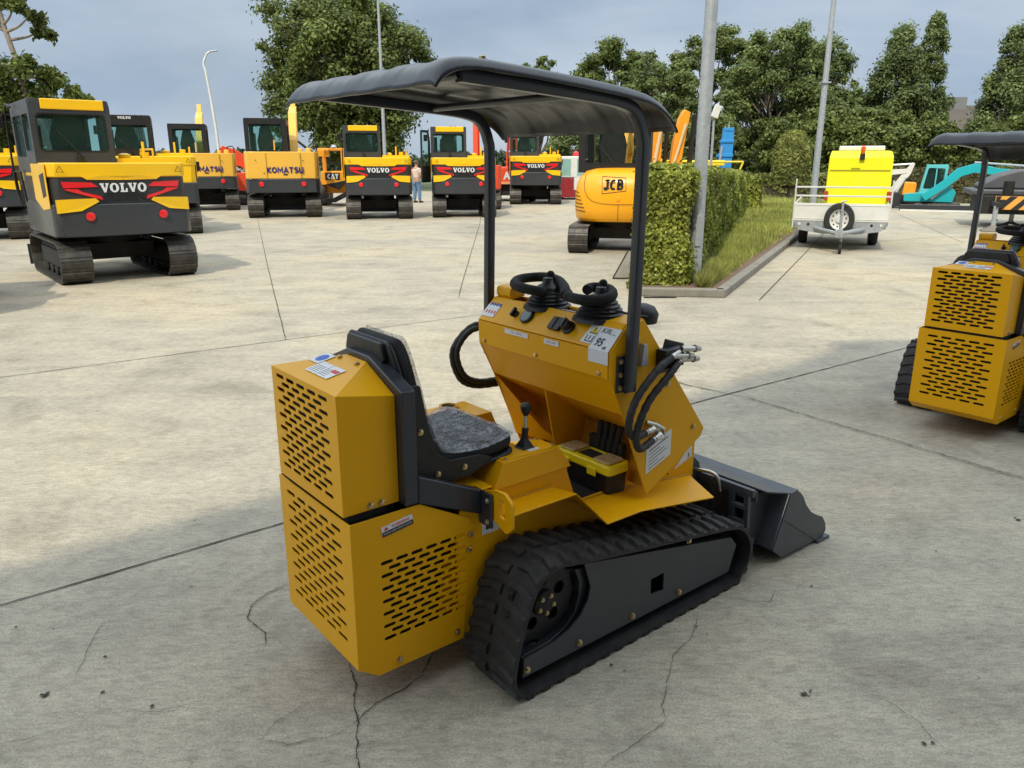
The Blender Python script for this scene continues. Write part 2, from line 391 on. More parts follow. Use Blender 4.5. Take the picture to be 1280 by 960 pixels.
# heavy block letters drawn as joined strokes
def _arc(cx, cy, rx, ry, a0, a1, n=8): return [(cx + rx * math.cos(R(a0 + (a1 - a0) * k / n)), cy + ry * math.sin(R(a0 + (a1 - a0) * k / n))) for k in range(n + 1)]
STK = {
 'K': (.74, [[(.1, 0), (.1, 1)], [(.66, .98), (.20, .50), (.68, .02)]]),
 'O': (.86, [_arc(.43, .5, .33, .40, 0, 360, 20)]),
 'M': (.92, [[(.1, 0), (.1, .92), (.46, .30), (.82, .92), (.82, 0)]]),
 'A': (.82, [[(.06, 0), (.41, .94), (.76, 0)], [(.2, .30), (.62, .30)]]),
 'T': (.74, [[(.02, .90), (.72, .90)], [(.37, 0), (.37, .88)]]),
 'S': (.70, [_arc(.36, .70, .24, .20, 30, 180, 6) + _arc(.36, .30, .25, .21, 90, -150, 9)[0:]]),
 'U': (.80, [[(.1, 1), (.1, .38)] + _arc(.40, .38, .30, .30, 180, 360, 8) + [(.70, 1)]]),
 'J': (.56, [[(.20, .92), (.52, .92)], [(.38, .92), (.38, .25)] + _arc(.22, .25, .16, .17, 0, -190, 6)]),
 'C': (.70, [_arc(.38, .5, .27, .40, 50, 310, 12)]),
 'B': (.72, [[(.12, 0), (.12, 1)], [(.1, .91)] + _arc(.36, .71, .20, .20, 90, -90, 6) + [(.1, .51)] + [(.36, .51)] + _arc(.38, .30, .22, .21, 90, -90, 6) + [(.1, .09)]]),
 'L': (.62, [[(.1, 1), (.1, .09), (.58, .09)]]),
}
def stroke_text(mb, txt, O, U, V, h, th=.003, w=.19, gap=.10, shear=0, stretch=1):
    tot = sum(STK[c][0] + gap for c in txt) - gap; x = -tot / 2
    for c in txt:
        for ln in STK[c][1]:
            P_ = [Vector(((px + x + (py - .5) * shear) * h * stretch, (py - .5) * h)) for px, py in ln]; n = len(P_); closed = (P_[0] - P_[-1]).length < 1e-5
            if closed: P_ = P_[:-1]; n -= 1
            L_, R__ = [], []
            for i in range(n):
                a = P_[(i - 1) % n] if (closed or i > 0) else None; b = P_[(i + 1) % n] if (closed or i < n - 1) else None
                d0 = (P_[i] - a).normalized() if a is not None else (b - P_[i]).normalized(); d1 = (b - P_[i]).normalized() if b is not None else d0
                t_ = (d0 + d1); t_ = t_.normalized() if t_.length > .2 else d1
                nn = Vector((-t_.y, t_.x)); k = min(2.2, 1 / max(.3, nn.dot(Vector((-d0.y, d0.x))))); L_.append(P_[i] + nn * w * h / 2 * k); R__.append(P_[i] - nn * w * h / 2 * k)
            for i in range(n if closed else n - 1):
                j = (i + 1) % n
                mb.fr([tuple(L_[i]), tuple(L_[j]), tuple(R__[j]), tuple(R__[i])], O, U, V, 0, th)
        x += STK[c][0] + gap
# ------------------------------------------------------------------ the ride-on compact track loader (x forward, y left)
LD = tag(empty('compact_loader'), 'nearest yellow ride-on track loader, black canopy overhead, yellow toolbox wedged in front of its seat', 'loader', 'yellow mini track loaders with canopies')
YW, ZW = Vector((0, 1, 0)), Vector((0, 0, 1))
BOLT = []
def bolt(p, ax, r=.009, par=None, mat='brass'):
    key = (mat, round(r, 4), tuple(round(c, 3) for c in ax)); hit = [b for k, b in BOLT if k == key]
    if hit:
        o = hit[0].copy(); COL.objects.link(o)
    else:
        mb = MB(); mb.lathe([(r * 1.35, 0), (r * 1.35, r * .25), (r, r * .25), (r, r * .9), (r * .75, r * 1.05)], (0, 0, 0), ax, 6 if r > .006 else 8)
        o = mb.build('bolt', mat, None, 30); BOLT.append((key, o))
    o.parent = par or LD; o.location = p; return o
def brick_slots(u0, u1, v0, v1, rows, n, l, h, ang=0, skip=None):
    out = []
    for r in range(rows):
        v = v0 + (v1 - v0) * r / (rows - 1)
        for c in range(n if r % 2 == 0 else n - 1):
            p = (u1 - u0 - l) / (n - 1)
            u = u0 + l / 2 + p * (c + (0 if r % 2 == 0 else .5))
            if skip and skip(u, v): continue
            out.append(slot(u, v, l, h, ang, 3))
    return out
# lower cover
t = MB(); t.yz(rnd_poly([(-.242, .163), (.242, .163), (.242, .632), (-.242, .632)], .004), -.418, -.4145, brick_slots(-.182, .187, .235, .592, 15, 5, .060, .0135))
lower = t.build('rear_grille_panel', 'ochre', LD, 35)
def side_panel(s):
    t = MB()
    pts = [(-.4145, .163), (-.353, .118), (-.041, .116), (.0, .50), (-.01, .532), (-.190, .632), (-.4145, .632)]
    t.xz(pts, s * .242, s * .2385, brick_slots(-.328, -.028, .232, .482, 13, 6, .042, .0128, 0, lambda u, v: u > -.06 and v < .40 and False))
    
    return t.build('side_cover', 'ochre', LD, 35)
side_panel(-1); side_panel(1)
t = MB(); t.bx(-.412, -.19, -.236, .236, .612, .618); t.build('top_ledge', 'dark', LD)  # coloured dark to paint the shaded gap under the hood
t = MB(); t.xz([(-.418, .163), (-.354, .1185), (-.06, .1165), (-.06, .1195), (-.353, .1215), (-.4145, .1645)], -.2384, .2384); t.build('bottom_pan', 'ochre', LD, 20)
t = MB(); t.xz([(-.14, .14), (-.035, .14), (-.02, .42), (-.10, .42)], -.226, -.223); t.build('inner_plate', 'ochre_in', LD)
for s in (-1, 1):
    for x, z in ((-.067, .150), (-.279, .144), (-.016, .428), (-.009, .478)): bolt((x, s * .243, z), (0, s, 0), .0085)
# engine as dark fill behind the grilles; a black strip paints the hood gap's shade
t = MB(); t.bx(-.385, -.05, -.215, .215, .175, .615); t.bx(-.39, -.26, -.195, .195, .665, .965); t.bx(-.405, -.25, -.207, .207, .6185, .664)
t.build('engine', 'dark', LD, 35, .006)
# upper hood
t = MB(); t.yz([(-.215, .648), (.215, .648), (.215, 1.001), (-.215, 1.001)], -.422, -.4185, brick_slots(-.162, .182, .690, .978, 15, 5, .056, .0130))
t.build('hood_grille_panel', 'ochre', LD, 35)
t = MB()
for s in (-1, 1): t.xz([(-.4185, .648), (-.243, .648), (-.243, .970), (-.4185, 1.001)], s * .215, s * .2115)
A, B_, C1, C2 = (-.4215, .215, 1.001), (-.4215, -.215, 1.001), (-.243, -.060, 1.038), (-.243, .060, 1.038)
D1, D2 = (-.243, -.215, .970), (-.243, .215, .970)
top = [A, B_, C1, C2, D1, D2]; low = [(x, y, z - .0035) for x, y, z in top]
t.add(top + low, [(0, 1, 2, 3), (1, 4, 2), (0, 3, 5), (6, 9, 8, 7), (7, 8, 10), (6, 11, 9)])
t.add([C1, C2, D2, D1, (-.243, -.215, .65), (-.243, .215, .65)], [(0, 1, 2, 3), (3, 2, 5, 4)])
hood = t.build('hood', 'ochre', LD, 30)
for s in (-1, 1):
    bolt((-.30, s * .216, .662), (0, s, 0), .0085); bolt((-.335, s * .216, .662), (0, s, 0), .0085)
    bolt((-.270, s * .054, 1.033), (0, 0, 1), .007)
# stickers on hood top
t = MB(); n_ = Vector((-.2, 0, .98)).normalized()
hO = Vector((-.335, -.004, 1.0207)); hU = Vector((0, -1, 0)); hV = Vector((.1785, 0, .037)).normalized()
t.fr([(-.07, -.045), (.07, -.045), (.07, .02), (-.07, .02)], hO, hU, hV, 0, .001)
t.fr([(-.135, .0), (-.075, .0), (-.075, .062), (-.135, .062)], hO, hU, hV, 0, .001)
st = t.build('sticker', 'white', LD, 0)
t = MB(); t.fr(circ(-.105, .031, .022, 16), hO, hU, hV, .001, .0016); t.build('symbol', 'inkblue', st, 0)
t = MB(); t.fr([(.03, -.012), (.066, -.012), (.066, .004), (.03, .004)], hO, hU, hV, .001, .0016); t.build('symbol', 'inkred', st, 0)
t = MB()
for k in range(5):
    for j in range(2): t.fr([(-.062 + j * .065, -.036 + k * .008), (-.012 + j * .055, -.036 + k * .008), (-.012 + j * .055, -.0345 + k * .008), (-.062 + j * .065, -.0345 + k * .008)], hO, hU, hV, .001, .0015)
t.fr([(-.0005, -.045), (.0005, -.045), (.0005, .02), (-.0005, .02)], hO, hU, hV, .001, .0014)
t.build('print', 'ink', st, 0)
# warning label on lower side cover
def label(pts_c, U, V, N_off, w, h, par, kind='warn'):
    O = Vector(pts_c); t = MB(); t.fr(rnd_poly([(-w / 2, -h / 2), (w / 2, -h / 2), (w / 2, h / 2), (-w / 2, h / 2)], .002), O, U, V, 0, .0012)
    return t.build('sticker', 'white', par, 0), O
W, O = label((-.268, -.2432, .588), (1, 0, .13), (-.13, 0, 1), 0, .105, .032, LD)
t = MB(); t.fr([(-.052, -.0155), (.052, -.0155), (.052, -.001), (-.052, -.001)], O, (1, 0, .13), (-.13, 0, 1), .0012, .0018); t.build('print', 'ink', W, 0)
t = MB(); text(t, 'WARNING', O + Vector((.01, 0, .008)), (1, 0, .13), (-.13, 0, 1), .009, .0016, .02)
t.fr([(-.045, .002), (-.030, .002), (-.0375, .0145)], O, (1, 0, .13), (-.13, 0, 1), .0012, .0017); t.build('print', 'inkred', W, 0)
t = MB(); text(t, 'PLEASE KEEP HANDS CLEAR', O + Vector((0, 0, -.008)), (1, 0, .13), (-.13, 0, 1), .0055, .002, .0); t.build('print', 'white', W, 0)

# seat support frame
t = MB(); t.yz([(-.25, .64), (-.25, .985), (-.068, 1.055), (.068, 1.055), (.25, .985), (.25, .64)], -.241, -.195)
for s in (-1, 1):
    t.xz([(-.1945, .645), (-.1945, .722), (0, .632), (.03, .618), (.03, .535), (-.195, .637)], s * .249, s * .21)
    t.yz([(s * .205, .503), (s * .302, .503), (s * .302, .618), (s * .205, .618)], .0303, .0385)
seatframe = t.build('seat_frame', 'navy', LD, 30, .004)
for y in (-.232, -.284):
    for z in (.523, .595): bolt((.0385, y, z), (-1, 0, 0), .0075, seatframe, 'zinc').location.x = .029
# tie-down loops
for s in (-1, 1):
    t = MB(); P_ = rnd_poly([(.22, .60), (.30, .632), (.352, .637), (.388, .612), (.388, .530), (.362, .506), (.30, .530), (.22, .56)], [0, .01, .03, .02, .015, .015, 0, 0])
    t.yz([(s * a, b) for a, b in P_], .041, .053, [[(s * a, b) for a, b in rnd_poly([(.328, .553), (.356, .548), (.356, .612), (.328, .612)], .006)]])
    t.build('tie_down_loop', 'ochre', LD, 40, .002)
# chassis
t = MB()
CH = [(-.06, .13), (.10, .12), (1.02, .16), (1.107, .24), (1.107, .545), (.78, .57), (.70, .475), (.60, .452), (.455, .452), (.40, .60), (-.02, .60), (-.06, .53)]
for s in (-1, 1): t.xz(CH, s * .238, s * .230)
t.bx(.0, .40, -.2299, .2299, .592, .5975); t.bx(1.098, 1.105, -.2299, .2299, .25, .52); t.bx(-.04, 1.05, -.2299, .2299, .15, .156)
t.bx(.41, .415, -.2299, .2299, .17, .59)
chassis = t.build('chassis', 'ochre', LD, 30)
for x, z in ((.044, .307), (.30, .50), (.92, .43), (.95, .425)):
    t = MB(); t.lathe([(.004, 0), (.004, .001)], (x, -.2382, z), (0, -1, 0), 10); t.build('bolt_hole', 'dark', chassis, 0)
t = MB(); t.fr([(-.035, -.035), (.03, -.035), (.06, .01), (-.035, .02)], (.075, -.2385, .490), (1, 0, 0), (0, 0, 1), 0, .001); s_ = t.build('sticker', 'white', chassis, 0)
t = MB(); t.fr([(-.02, -.02), (.01, -.02), (.01, -.012), (-.012, -.012), (-.012, .008), (-.02, .008)], (.075, -.2395, .490), (1, 0, 0), (0, 0, 1), 0, .0006); t.build('print', 'ink', s_, 0)
t = MB(); t.fr([(-.06, -.02), (.045, .012), (.045, .075)], (1.045, -.2385, .455), (1, 0, 0), (0, 0, 1), 0, .001); s_ = t.build('sticker', 'white', chassis, 0)
t = MB(); text(t, '3', (1.07, -.2397, .475), (1, 0, 0), (0, 0, 1), .02, .0006, .01); t.build('print', 'ink', s_, 0)
# fenders, one bent strip each side
for s in (-1, 1):
    t = MB(); prof = [(.068, .545, .335), (.363, .543, .335), (.420, .450, .425), (.590, .447, .425), (1.00, .380, .425)]
    inn = [(.068, .547), (.330, .545), (.462, .448), (.610, .447), (1.085, .388)]
    vs = []; th = .006
    for (x, z, yo), (xi, zi) in zip(prof, inn): vs += [(x, s * yo, z), (xi, s * .2385, zi), (x, s * yo, z - th), (xi, s * .2385, zi - th)]
    fs = []
    for k in range(4):
        a = 4 * k; c = a + 4
        fs += [(a, a + 1, c + 1, c), (a + 2, c + 2, c + 3, a + 3), (a, c, c + 2, a + 2), (a + 1, a + 3, c + 3, c + 1)]
    fs += [(0, 2, 3, 1), (16, 17, 19, 18)]
    t.add(vs, fs); t.build('fender', 'ochre', LD, 20, .0025)
    t = MB(); wb_ = [(x, s * .2415, z + .002 + .0012 * math.sin(k * 2.3)) for k, (x, z) in enumerate([(inn[q][0] + (inn[q + 1][0] - inn[q][0]) * u / 12, inn[q][1] + (inn[q + 1][1] - inn[q][1]) * u / 12) for q in (0, 2, 3) for u in range(13) if q != 2 or u < 12])]
    t.tube(wb_[:13], [.0028 + .0010 * (k % 2) for k in range(13)], 6); t.tube(wb_[13:], [.0028 + .0010 * (k % 2) for k in range(len(wb_) - 13)], 6); t.build('weld_bead', 'ochre_in', LD, 60)
    # triangular web under the front part and inner side wall
    pass
# lever console (right) and tank console (left)
def frustum(b0, b1, z0, z1):
    (x0, x1, y0, y1), (a0, a1, c0, c1) = b0, b1
    t = MB(); t.add([(x0, y0, z0), (x1, y0, z0), (x1, y1, z0), (x0, y1, z0), (a0, c0, z1), (a1, c0, z1), (a1, c1, z1), (a0, c1, z1)],
                    [(0, 3, 2, 1), (4, 5, 6, 7), (0, 1, 5, 4), (1, 2, 6, 5), (2, 3, 7, 6), (3, 0, 4, 7)]); return t
t = frustum((.082, .419, -.247, -.105), (.130, .363, -.240, -.132), .5985, .6810)
t.bx(-.12, .080, -.243, .20, .612, .6165)
lc = t.build('lever_console', 'ochre', LD, 20, .003)
t = MB(); t.bx(.138, .356, -.234, -.138, .6812, .6842); lid = t.build('cover_plate', 'ochre', lc, 0, .001)
for x, y in ((.148, -.226), (.148, -.146), (.346, -.226), (.346, -.146)): bolt((x, y, .684), (0, 0, 1), .005, lid)
t = MB(); t.lathe([(.036, 0), (.030, .004), (.012, .030), (.009, .036)], (.265, -.18, .686), (0, 0, 1), 4); lev = t.build('lever', 'blackplastic', LD, 20)
t = MB(); t.cyl((.265, -.18, .715), (.267, -.18, .745), .011); t.cyl((.267, -.18, .742), (.269, -.18, .752), .013, .013, 6); t.build('lever_joint', 'blackplastic', lev, 35)
t = MB(); t.cyl((.267, -.18, .745), (.270, -.18, .812), .0062); t.build('lever_rod', 'zinc', lev, 35)
t = MB(); t.lathe([(.008, .795), (.014, .805), (.0185, .818), (.019, .830), (.013, .838), (.005, .841)], (.270, -.18, 0), (0, 0, 1), 8); t.build('lever_knob', 'blackplastic', lev, 20)
t = MB(); t.fr([(-.022, -.009), (.022, -.009), (.022, .009), (-.022, .009)], (.275, -.214, .6845), (1, 0, 0), (0, 1, 0), 0, .001); t.build('sticker', 'white', lc, 0)
t = frustum((.040, .400, .105, .335), (.110, .360, .125, .300), .60, .712); tc_ = t.build('tank_console', 'ochre', LD, 20, .003)
t = MB(); t.lathe([(.036, .712), (.036, .722), (.027, .722), (.027, .714)], (.262, .262, 0), (0, 0, 1), 24); t.build('filler_neck', 'ochre_in', tc_, 35)
t = MB(); t.lathe([(.0265, .7145), (.0265, .7155)], (.262, .262, 0), (0, 0, 1), 24); t.build('filler_opening', 'dark', tc_, 35)
# seat
def seat_prof(off):
    c = [(-.158, 1.108), (-.152, 1.04), (-.138, .94), (-.118, .84), (-.100, .77), (-.073, .737), (-.02, .722), (.07, .716), (.15, .722), (.205, .735), (.222, .728)]
    return c
def seat_shell(th0, th1, w_top, w_bot, name, mat, par, puff=0, rr=.035, bv=.008, x_end=.222):
    c = seat_prof(0); n = len(c); V_ = []; F_ = []; J = 12
    for layer, off in ((0, th0), (1, th1)):
        for i, (x, z) in enumerate(c):
            a = Vector((c[min(i + 1, n - 1)][0] - c[max(i - 1, 0)][0], c[min(i + 1, n - 1)][1] - c[max(i - 1, 0)][1])).normalized()
            nx, nz = a.y, -a.x   # away from the sitter
            f = i / (n - 1); w = w_top + (w_bot - w_top) * min(1, f * 2.2)
            e = (1 - (1 - min(i, n - 1 - i) / 1.6) ** 2) ** .5 if min(i, n - 1 - i) < 1.6 else 1
            w *= (.80 + .20 * e)
            for j in range(J + 1):
                v = -1 + 2 * j / J
                q = off - (puff * (1 - abs(v) ** 4) * min(1, min(i, n - 1 - i) / 1.2) if layer == 1 else 0)
                V_.append((x + nx * q, v * w, z + nz * q))
    L = n * (J + 1)
    for i in range(n - 1):
        for j in range(J):
            a = i * (J + 1) + j; F_ += [(a, a + 1, a + J + 2, a + J + 1), (L + a, L + a + J + 1, L + a + J + 2, L + a + 1)]
    for i in range(n - 1):
        for j in (0, J):
            a = i * (J + 1) + j; F_.append((a, a + J + 1, L + a + J + 1, L + a))
    for j in range(J):
        for i in (0, n - 1):
            a = i * (J + 1) + j; F_.append((a, a + 1, L + a + 1, L + a))
    t = MB(); t.add(V_, F_); o = t.build(name, mat, par, 50)
    sb = o.modifiers.new('s', 'SUBSURF'); sb.levels = sb.render_levels = 2
    return o
seat = seat_shell(.050, .030, .150, .205, 'seat', 'blackplastic', LD)
seat_shell(.030, -.012, .142, .194, 'cushion', 'seatfab', seat, .012)
fl = seat_shell(-.014, -.016, .148, .201, 'plastic_film', 'film', seat, .016)
tx = bpy.data.textures.new('crinkle', 'CLOUDS'); tx.noise_scale = .055; tx.noise_depth = 3
dm = fl.modifiers.new('d', 'DISPLACE'); dm.texture = tx; dm.strength = .018; dm.mid_level = .5; fl.modifiers['s'].levels = fl.modifiers['s'].render_levels = 3
t = MB()  # side flanges of the seat pan
for s in (-1, 1): t.xz(rnd_poly([(-.192, .985), (-.188, .70), (-.155, .655), (.02, .655), (.125, .690), (.06, .716), (-.05, .724), (-.095, .755), (-.125, .85), (-.150, .98)], [.01, .03, .05, .03, .01, 0, .02, .03, 0, .01]), s * .196, s * .204)
sidef = t.build('seat_side_plate', 'blackplastic', seat, 30, .002)
for x, z in ((-.155, .838), (-.098, .691), (.001, .690)):
    for s in (-1, 1): bolt((x, s * .2045, z), (0, s, 0), .008, seat)
t = MB(); t.yz(rnd_poly([(-.12, 1.04), (.12, 1.04), (.10, 1.095), (-.10, 1.095)], .012), -.218, -.204); t.build('back_pad', 'blackplastic', seat, 30, .003)
# tool box resting in the recess: a thing of its own, at machine coordinates
TB = tag(empty('toolbox'), 'black toolbox with yellow lid wedged before the control column of the nearest loader', 'toolbox')
lidp = rnd_poly([(.578, -.275), (.690, -.275), (.690, .02), (.578, .02)], .022)
t = MB(); t.xy(rnd_poly([(.585, -.266), (.683, -.266), (.683, .012), (.585, .012)], .018), .4425, .520); t.build('toolbox_body', 'blackplastic', TB, 30, .004)
t = MB(); t.xy(lidp, .520, .556); tl = t.build('toolbox_lid', 'toolyellow', TB, 30, .006)
t = MB(); t.xy(rnd_poly([(.591, -.258), (.677, -.258), (.677, -.175), (.591, -.175)], .015), .5562, .565); t.build('lid_tray', 'tray', tl, 30, .003)
t = MB(); t.xy(rnd_poly([(.591, -.08), (.677, -.08), (.677, .003), (.591, .003)], .015), .5562, .565); t.build('lid_tray', 'tray', tl, 30, .003)
t = MB(); t.xy([(.603, -.165), (.663, -.165), (.663, -.09), (.603, -.09)], .5562, .5585); t.build('handle_recess', 'dark', tl, 0)
for y in (-.19, -.05):
    t = MB(); t.bx(.571, .5775, y - .022, y + .022, .506, .536); t.build('latch', 'toolyellow', TB, 30, .002)

# control column
CO = [(.478, .919), (.475, 1.01), (.555, 1.090), (.632, 1.100), (.998, .641), (.985, .612), (.690, .452), (.547, .783)]
t = MB()
for s in (-1, 1): t.xz(CO, s * .356, s * .349)
column = t.build('control_column', 'ochre', LD, 20, .0015)
bw = .3489
def sheet(p, q, y0, y1, th=.004, name='panel', mat='ochre', par=None, bev=0):
    a, c = Vector((p[0], 0, p[1])), Vector((q[0], 0, q[1])); d = c - a
    t = MB(); t.fr([(y0, 0), (y1, 0), (y1, d.length), (y0, d.length)], a, (0, 1, 0), d, 0, th); return t.build(name, mat, par or column, 0, bev)
sheet((.4785, .919), (.4755, 1.0095), -bw, bw, -.004, 'front_lip')
sheet((.4765, 1.0105), (.5560, 1.0905), -bw, bw, -.004, 'dash_panel')
sheet((.5575, 1.0888), (.6320, 1.0985), -bw, -.262, -.004, 'deck_panel'); sheet((.5575, 1.0888), (.6320, 1.0985), .262, bw, -.004, 'deck_panel')
sheet((.5565, 1.0890), (.70, 1.055), -.26, .26, -.004, 'lever_deck', 'ochre')
sheet((.636, 1.094), (.996, .642), -bw, bw, .004, 'nose_panel')
sheet((.4815, .918), (.5475, .785), -bw, bw, -.004, 'knee_panel')
sheet((.5475, .784), (.78, .62), -bw, bw, -.004, 'knee_panel', 'ochre')
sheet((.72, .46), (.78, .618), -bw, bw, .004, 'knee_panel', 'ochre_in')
for y0, y1 in ((.04, .056),):
    t = MB(); t.xz([(.552, .776), (.775, .622), (.72, .47), (.62, .47)], y0, y0 + .006); t.build('gusset', 'ochre', column, 0)
t = MB(); t.add([(.56, .348, .77), (.60, .12, .60), (.72, .13, .50), (.66, .348, .50)], [(0, 1, 2, 3)]); t.build('gusset', 'ochre', column, 0)
t = MB()
for k in range(4): t.tube([(.715, -.20 + k * .035, .66), (.705, -.19 + k * .03, .60), (.703, -.18 + k * .03, .50), (.700, -.15 + k * .03, .46)], .012, 8)
t.bx(.70, .722, -.22, -.05, .45, .60); t.build('hose_bundle', 'dark', column, 35)
t = MB(); t.bx(.42, 1.09, -.2299, .2299, .16, .44); t.build('engine_bay', 'dark', LD, 0)
for y in (.315, .009, -.31): bolt((.4742, y, .933), (-1, 0, 0), .0075, column)
for x, z in ((.773, .852), (.60, 1.04), (.93, .66)): bolt((x, -.3565, z), (0, -1, 0), .0085, column)
t = MB(); t.tube([(.575, .34, 1.09), (.575, .34, 1.125), (.580, .335, 1.15)], .004); 
t = MB(); pr = rnd_poly([(.560, 1.092), (.560, 1.135), (.625, 1.140), (.640, 1.098)], .018); t.xz(pr, .348, .262); t.build('end_bracket', 'ochre', column, 35, .002)
# things on the dash panel: pan(y, t) -> point, t along the slope
dO = Vector((.475, 0, 1.01)); dV = Vector((.08, 0, .08)); dVn = dV.normalized(); dN = Vector((-1, 0, 1)).normalized()
def pan(y, t_, h=.002): return dO + dV * t_ + Vector((0, y, 0)) + dN * h
DU = Vector((0, -1, 0))
L_ = dV.length
def panpoly(pts, h0, h1): return [((-y), t_ * L_) for y, t_ in pts]
t = MB(); t.fr(panpoly([(.352, .18), (.348, .66), (.275, .66), (.277, .18)], 0, 0), dO, DU, dVn, .0045, .0055); s_ = t.build('sticker', 'white', column, 0)
t = MB()
for k, w in enumerate((.012, .012, .012, .012)): t.fr([(-.340 + k * .018, .072), (-.330 + k * .018, .072), (-.330 + k * .018, .086), (-.340 + k * .018, .086)], dO + Vector((0, 0, 0)), DU, dVn, .0056, .0060)
t.build('print', 'inkblue', s_, 0)
t = MB()
for k in range(4): t.fr([(-.338 + k * .016, .036 - 0), (-.330 + k * .016, .036), (-.330 + k * .016, .05), (-.338 + k * .016, .05)], dO, DU, dVn, .0056, .0060)
t.build('print', 'inkred', s_, 0)
p = pan(.169, .5); t = MB(); t.lathe([(.014, .002), (.014, .010), (.008, .012)], p, dN, 16); t.fr([(-.004, -.018), (.004, -.018), (.004, .018), (-.004, .018)], p, DU, dVn, .012, .026); t.build('ignition_key', 'blackplastic', column, 30)
p = pan(.102, .5); t = MB(); t.lathe([(.030, .002), (.030, .010), (.026, .013)], p, dN, 28); g_ = t.build('gauge', 'blackplastic', column, 35)
t = MB(); t.lathe([(.025, .0132), (.022, .0142)], p, dN, 28); t.build('gauge_glass', surf('gauge_glass', (.10, .16, .16), .08, dirt=.1), g_, 35)
t = MB(); t.fr(rnd_poly([(.035, .028), (.092, .028), (.092, .080), (.035, .080)], .006), dO, DU, dVn, .004, .016); t.fr([(.060, .03), (.0625, .03), (.0625, .078), (.060, .078)], dO, DU, dVn, .016, .019); t.build('switch_panel', 'blackplastic', column, 30, .002)
p = pan(-.125, .45); t = MB(); t.lathe([(.026, .004), (.026, .010), (.019, .014), (.019, .034), (.014, .037)], p, dN, 20); t.fr([(-.004, -.017), (.004, -.017), (.004, .017), (-.004, .017)], p, DU, dVn, .036, .042); t.build('throttle_knob', 'blackplastic', column, 30)
# price and warning sheet that hangs over the edge
t = MB(); t.fr([(.210, .012), (.352, .012), (.352, .088), (.217, .086)], dO, DU, dVn, .0045, .0055)
t.fr([(.262, -.004), (.352, -.004), (.352, .0125), (.262, .0125)], dO, DU, dVn, .0045, .0055)
sg = t.build('price_sheet', 'white', column, 0)
t = MB(); t.fr([(.262, 0), (.352, 0), (.352, .044), (.262, .044)], (.4700, 0, .967), DU, (0, 0, 1), 0, .001); t.build('sheet_flap', 'white', sg, 0)
t = MB(); t.fr([(.228, .055), (.262, .055), (.245, .084)], dO, DU, dVn, .0056, .0061); t.build('warning_triangle', 'inkyellow', sg, 0)
def pt(a, b, h=.0066): return dO + DU * a + dVn * b + dN * h
t = MB()
for a, b_, c, d in ((.228, .052, .262, .055), (.228, .055, .231, .0555), (.225, .018, .258, .021), (.225, .018, .228, .043), (.255, .018, .258, .043), (.240, .025, .243, .043), (.262, .012, .2632, .088)):
    t.fr([(a, b_), (c, b_), (c, d), (a, d)], dO, DU, dVn, .0058, .0064)
text(t, '!', pt(.245, .066), DU, dVn, .016, 0, .03)
text(t, 'KIIL', pt(.296, .071), DU, dVn, .020, 0, .0, .2); text(t, 'max', pt(.334, .062), DU, dVn, .007)
text(t, '95', pt(.292, .024), DU, dVn, .032, 0, .018, .2, .8); text(t, 'dB', pt(.326, .008), DU, dVn, .011, 0, .02)
t.build('print', 'ink', sg, 0)
for y, w in ((.116, .134), (-.078, .076)):
    t = MB(); t.fr([(-w / 2, -.009), (w / 2, -.009), (w / 2, .009), (-w / 2, .009)], (.4702, y, .995), DU, (0, 0, 1), 0, .001)
    s_ = t.build('sticker', 'white', column, 0)
    t = MB(); text(t, 'FUEL   ENGINE' if w > .1 else 'AUX  LIGHT', (.4690, y, .995), DU, (0, 0, 1), .007, .0); t.build('print', 'ink', s_, 0)
# white boards under the levers
t = MB(); t.fr([(.02, .104), (.10, .104), (.10, .128), (.02, .128)], dO + Vector((.004, 0, -.005)), DU, Vector((.14, 0, -.03)), 0, .003); 
t = MB(); t.add([(.575, .04, 1.0915), (.575, -.09, 1.0915), (.64, -.09, 1.077), (.64, .04, 1.077)], [(0, 1, 2, 3)]); t.build('lever_guide', 'white', column, 0)
def spline(pts, n=8):
    P_ = [Vector(p) for p in pts]; out = []
    for i in range(len(P_) - 1):
        a = P_[max(i - 1, 0)]; b0 = P_[i]; c0 = P_[i + 1]; d0 = P_[min(i + 2, len(P_) - 1)]
        for k in range(n):
            u = k / n; out.append(.5 * ((2 * b0) + (-a + c0) * u + (2 * a - 5 * b0 + 4 * c0 - d0) * u * u + (-a + 3 * b0 - 3 * c0 + d0) * u ** 3))
    out.append(P_[-1]); return out
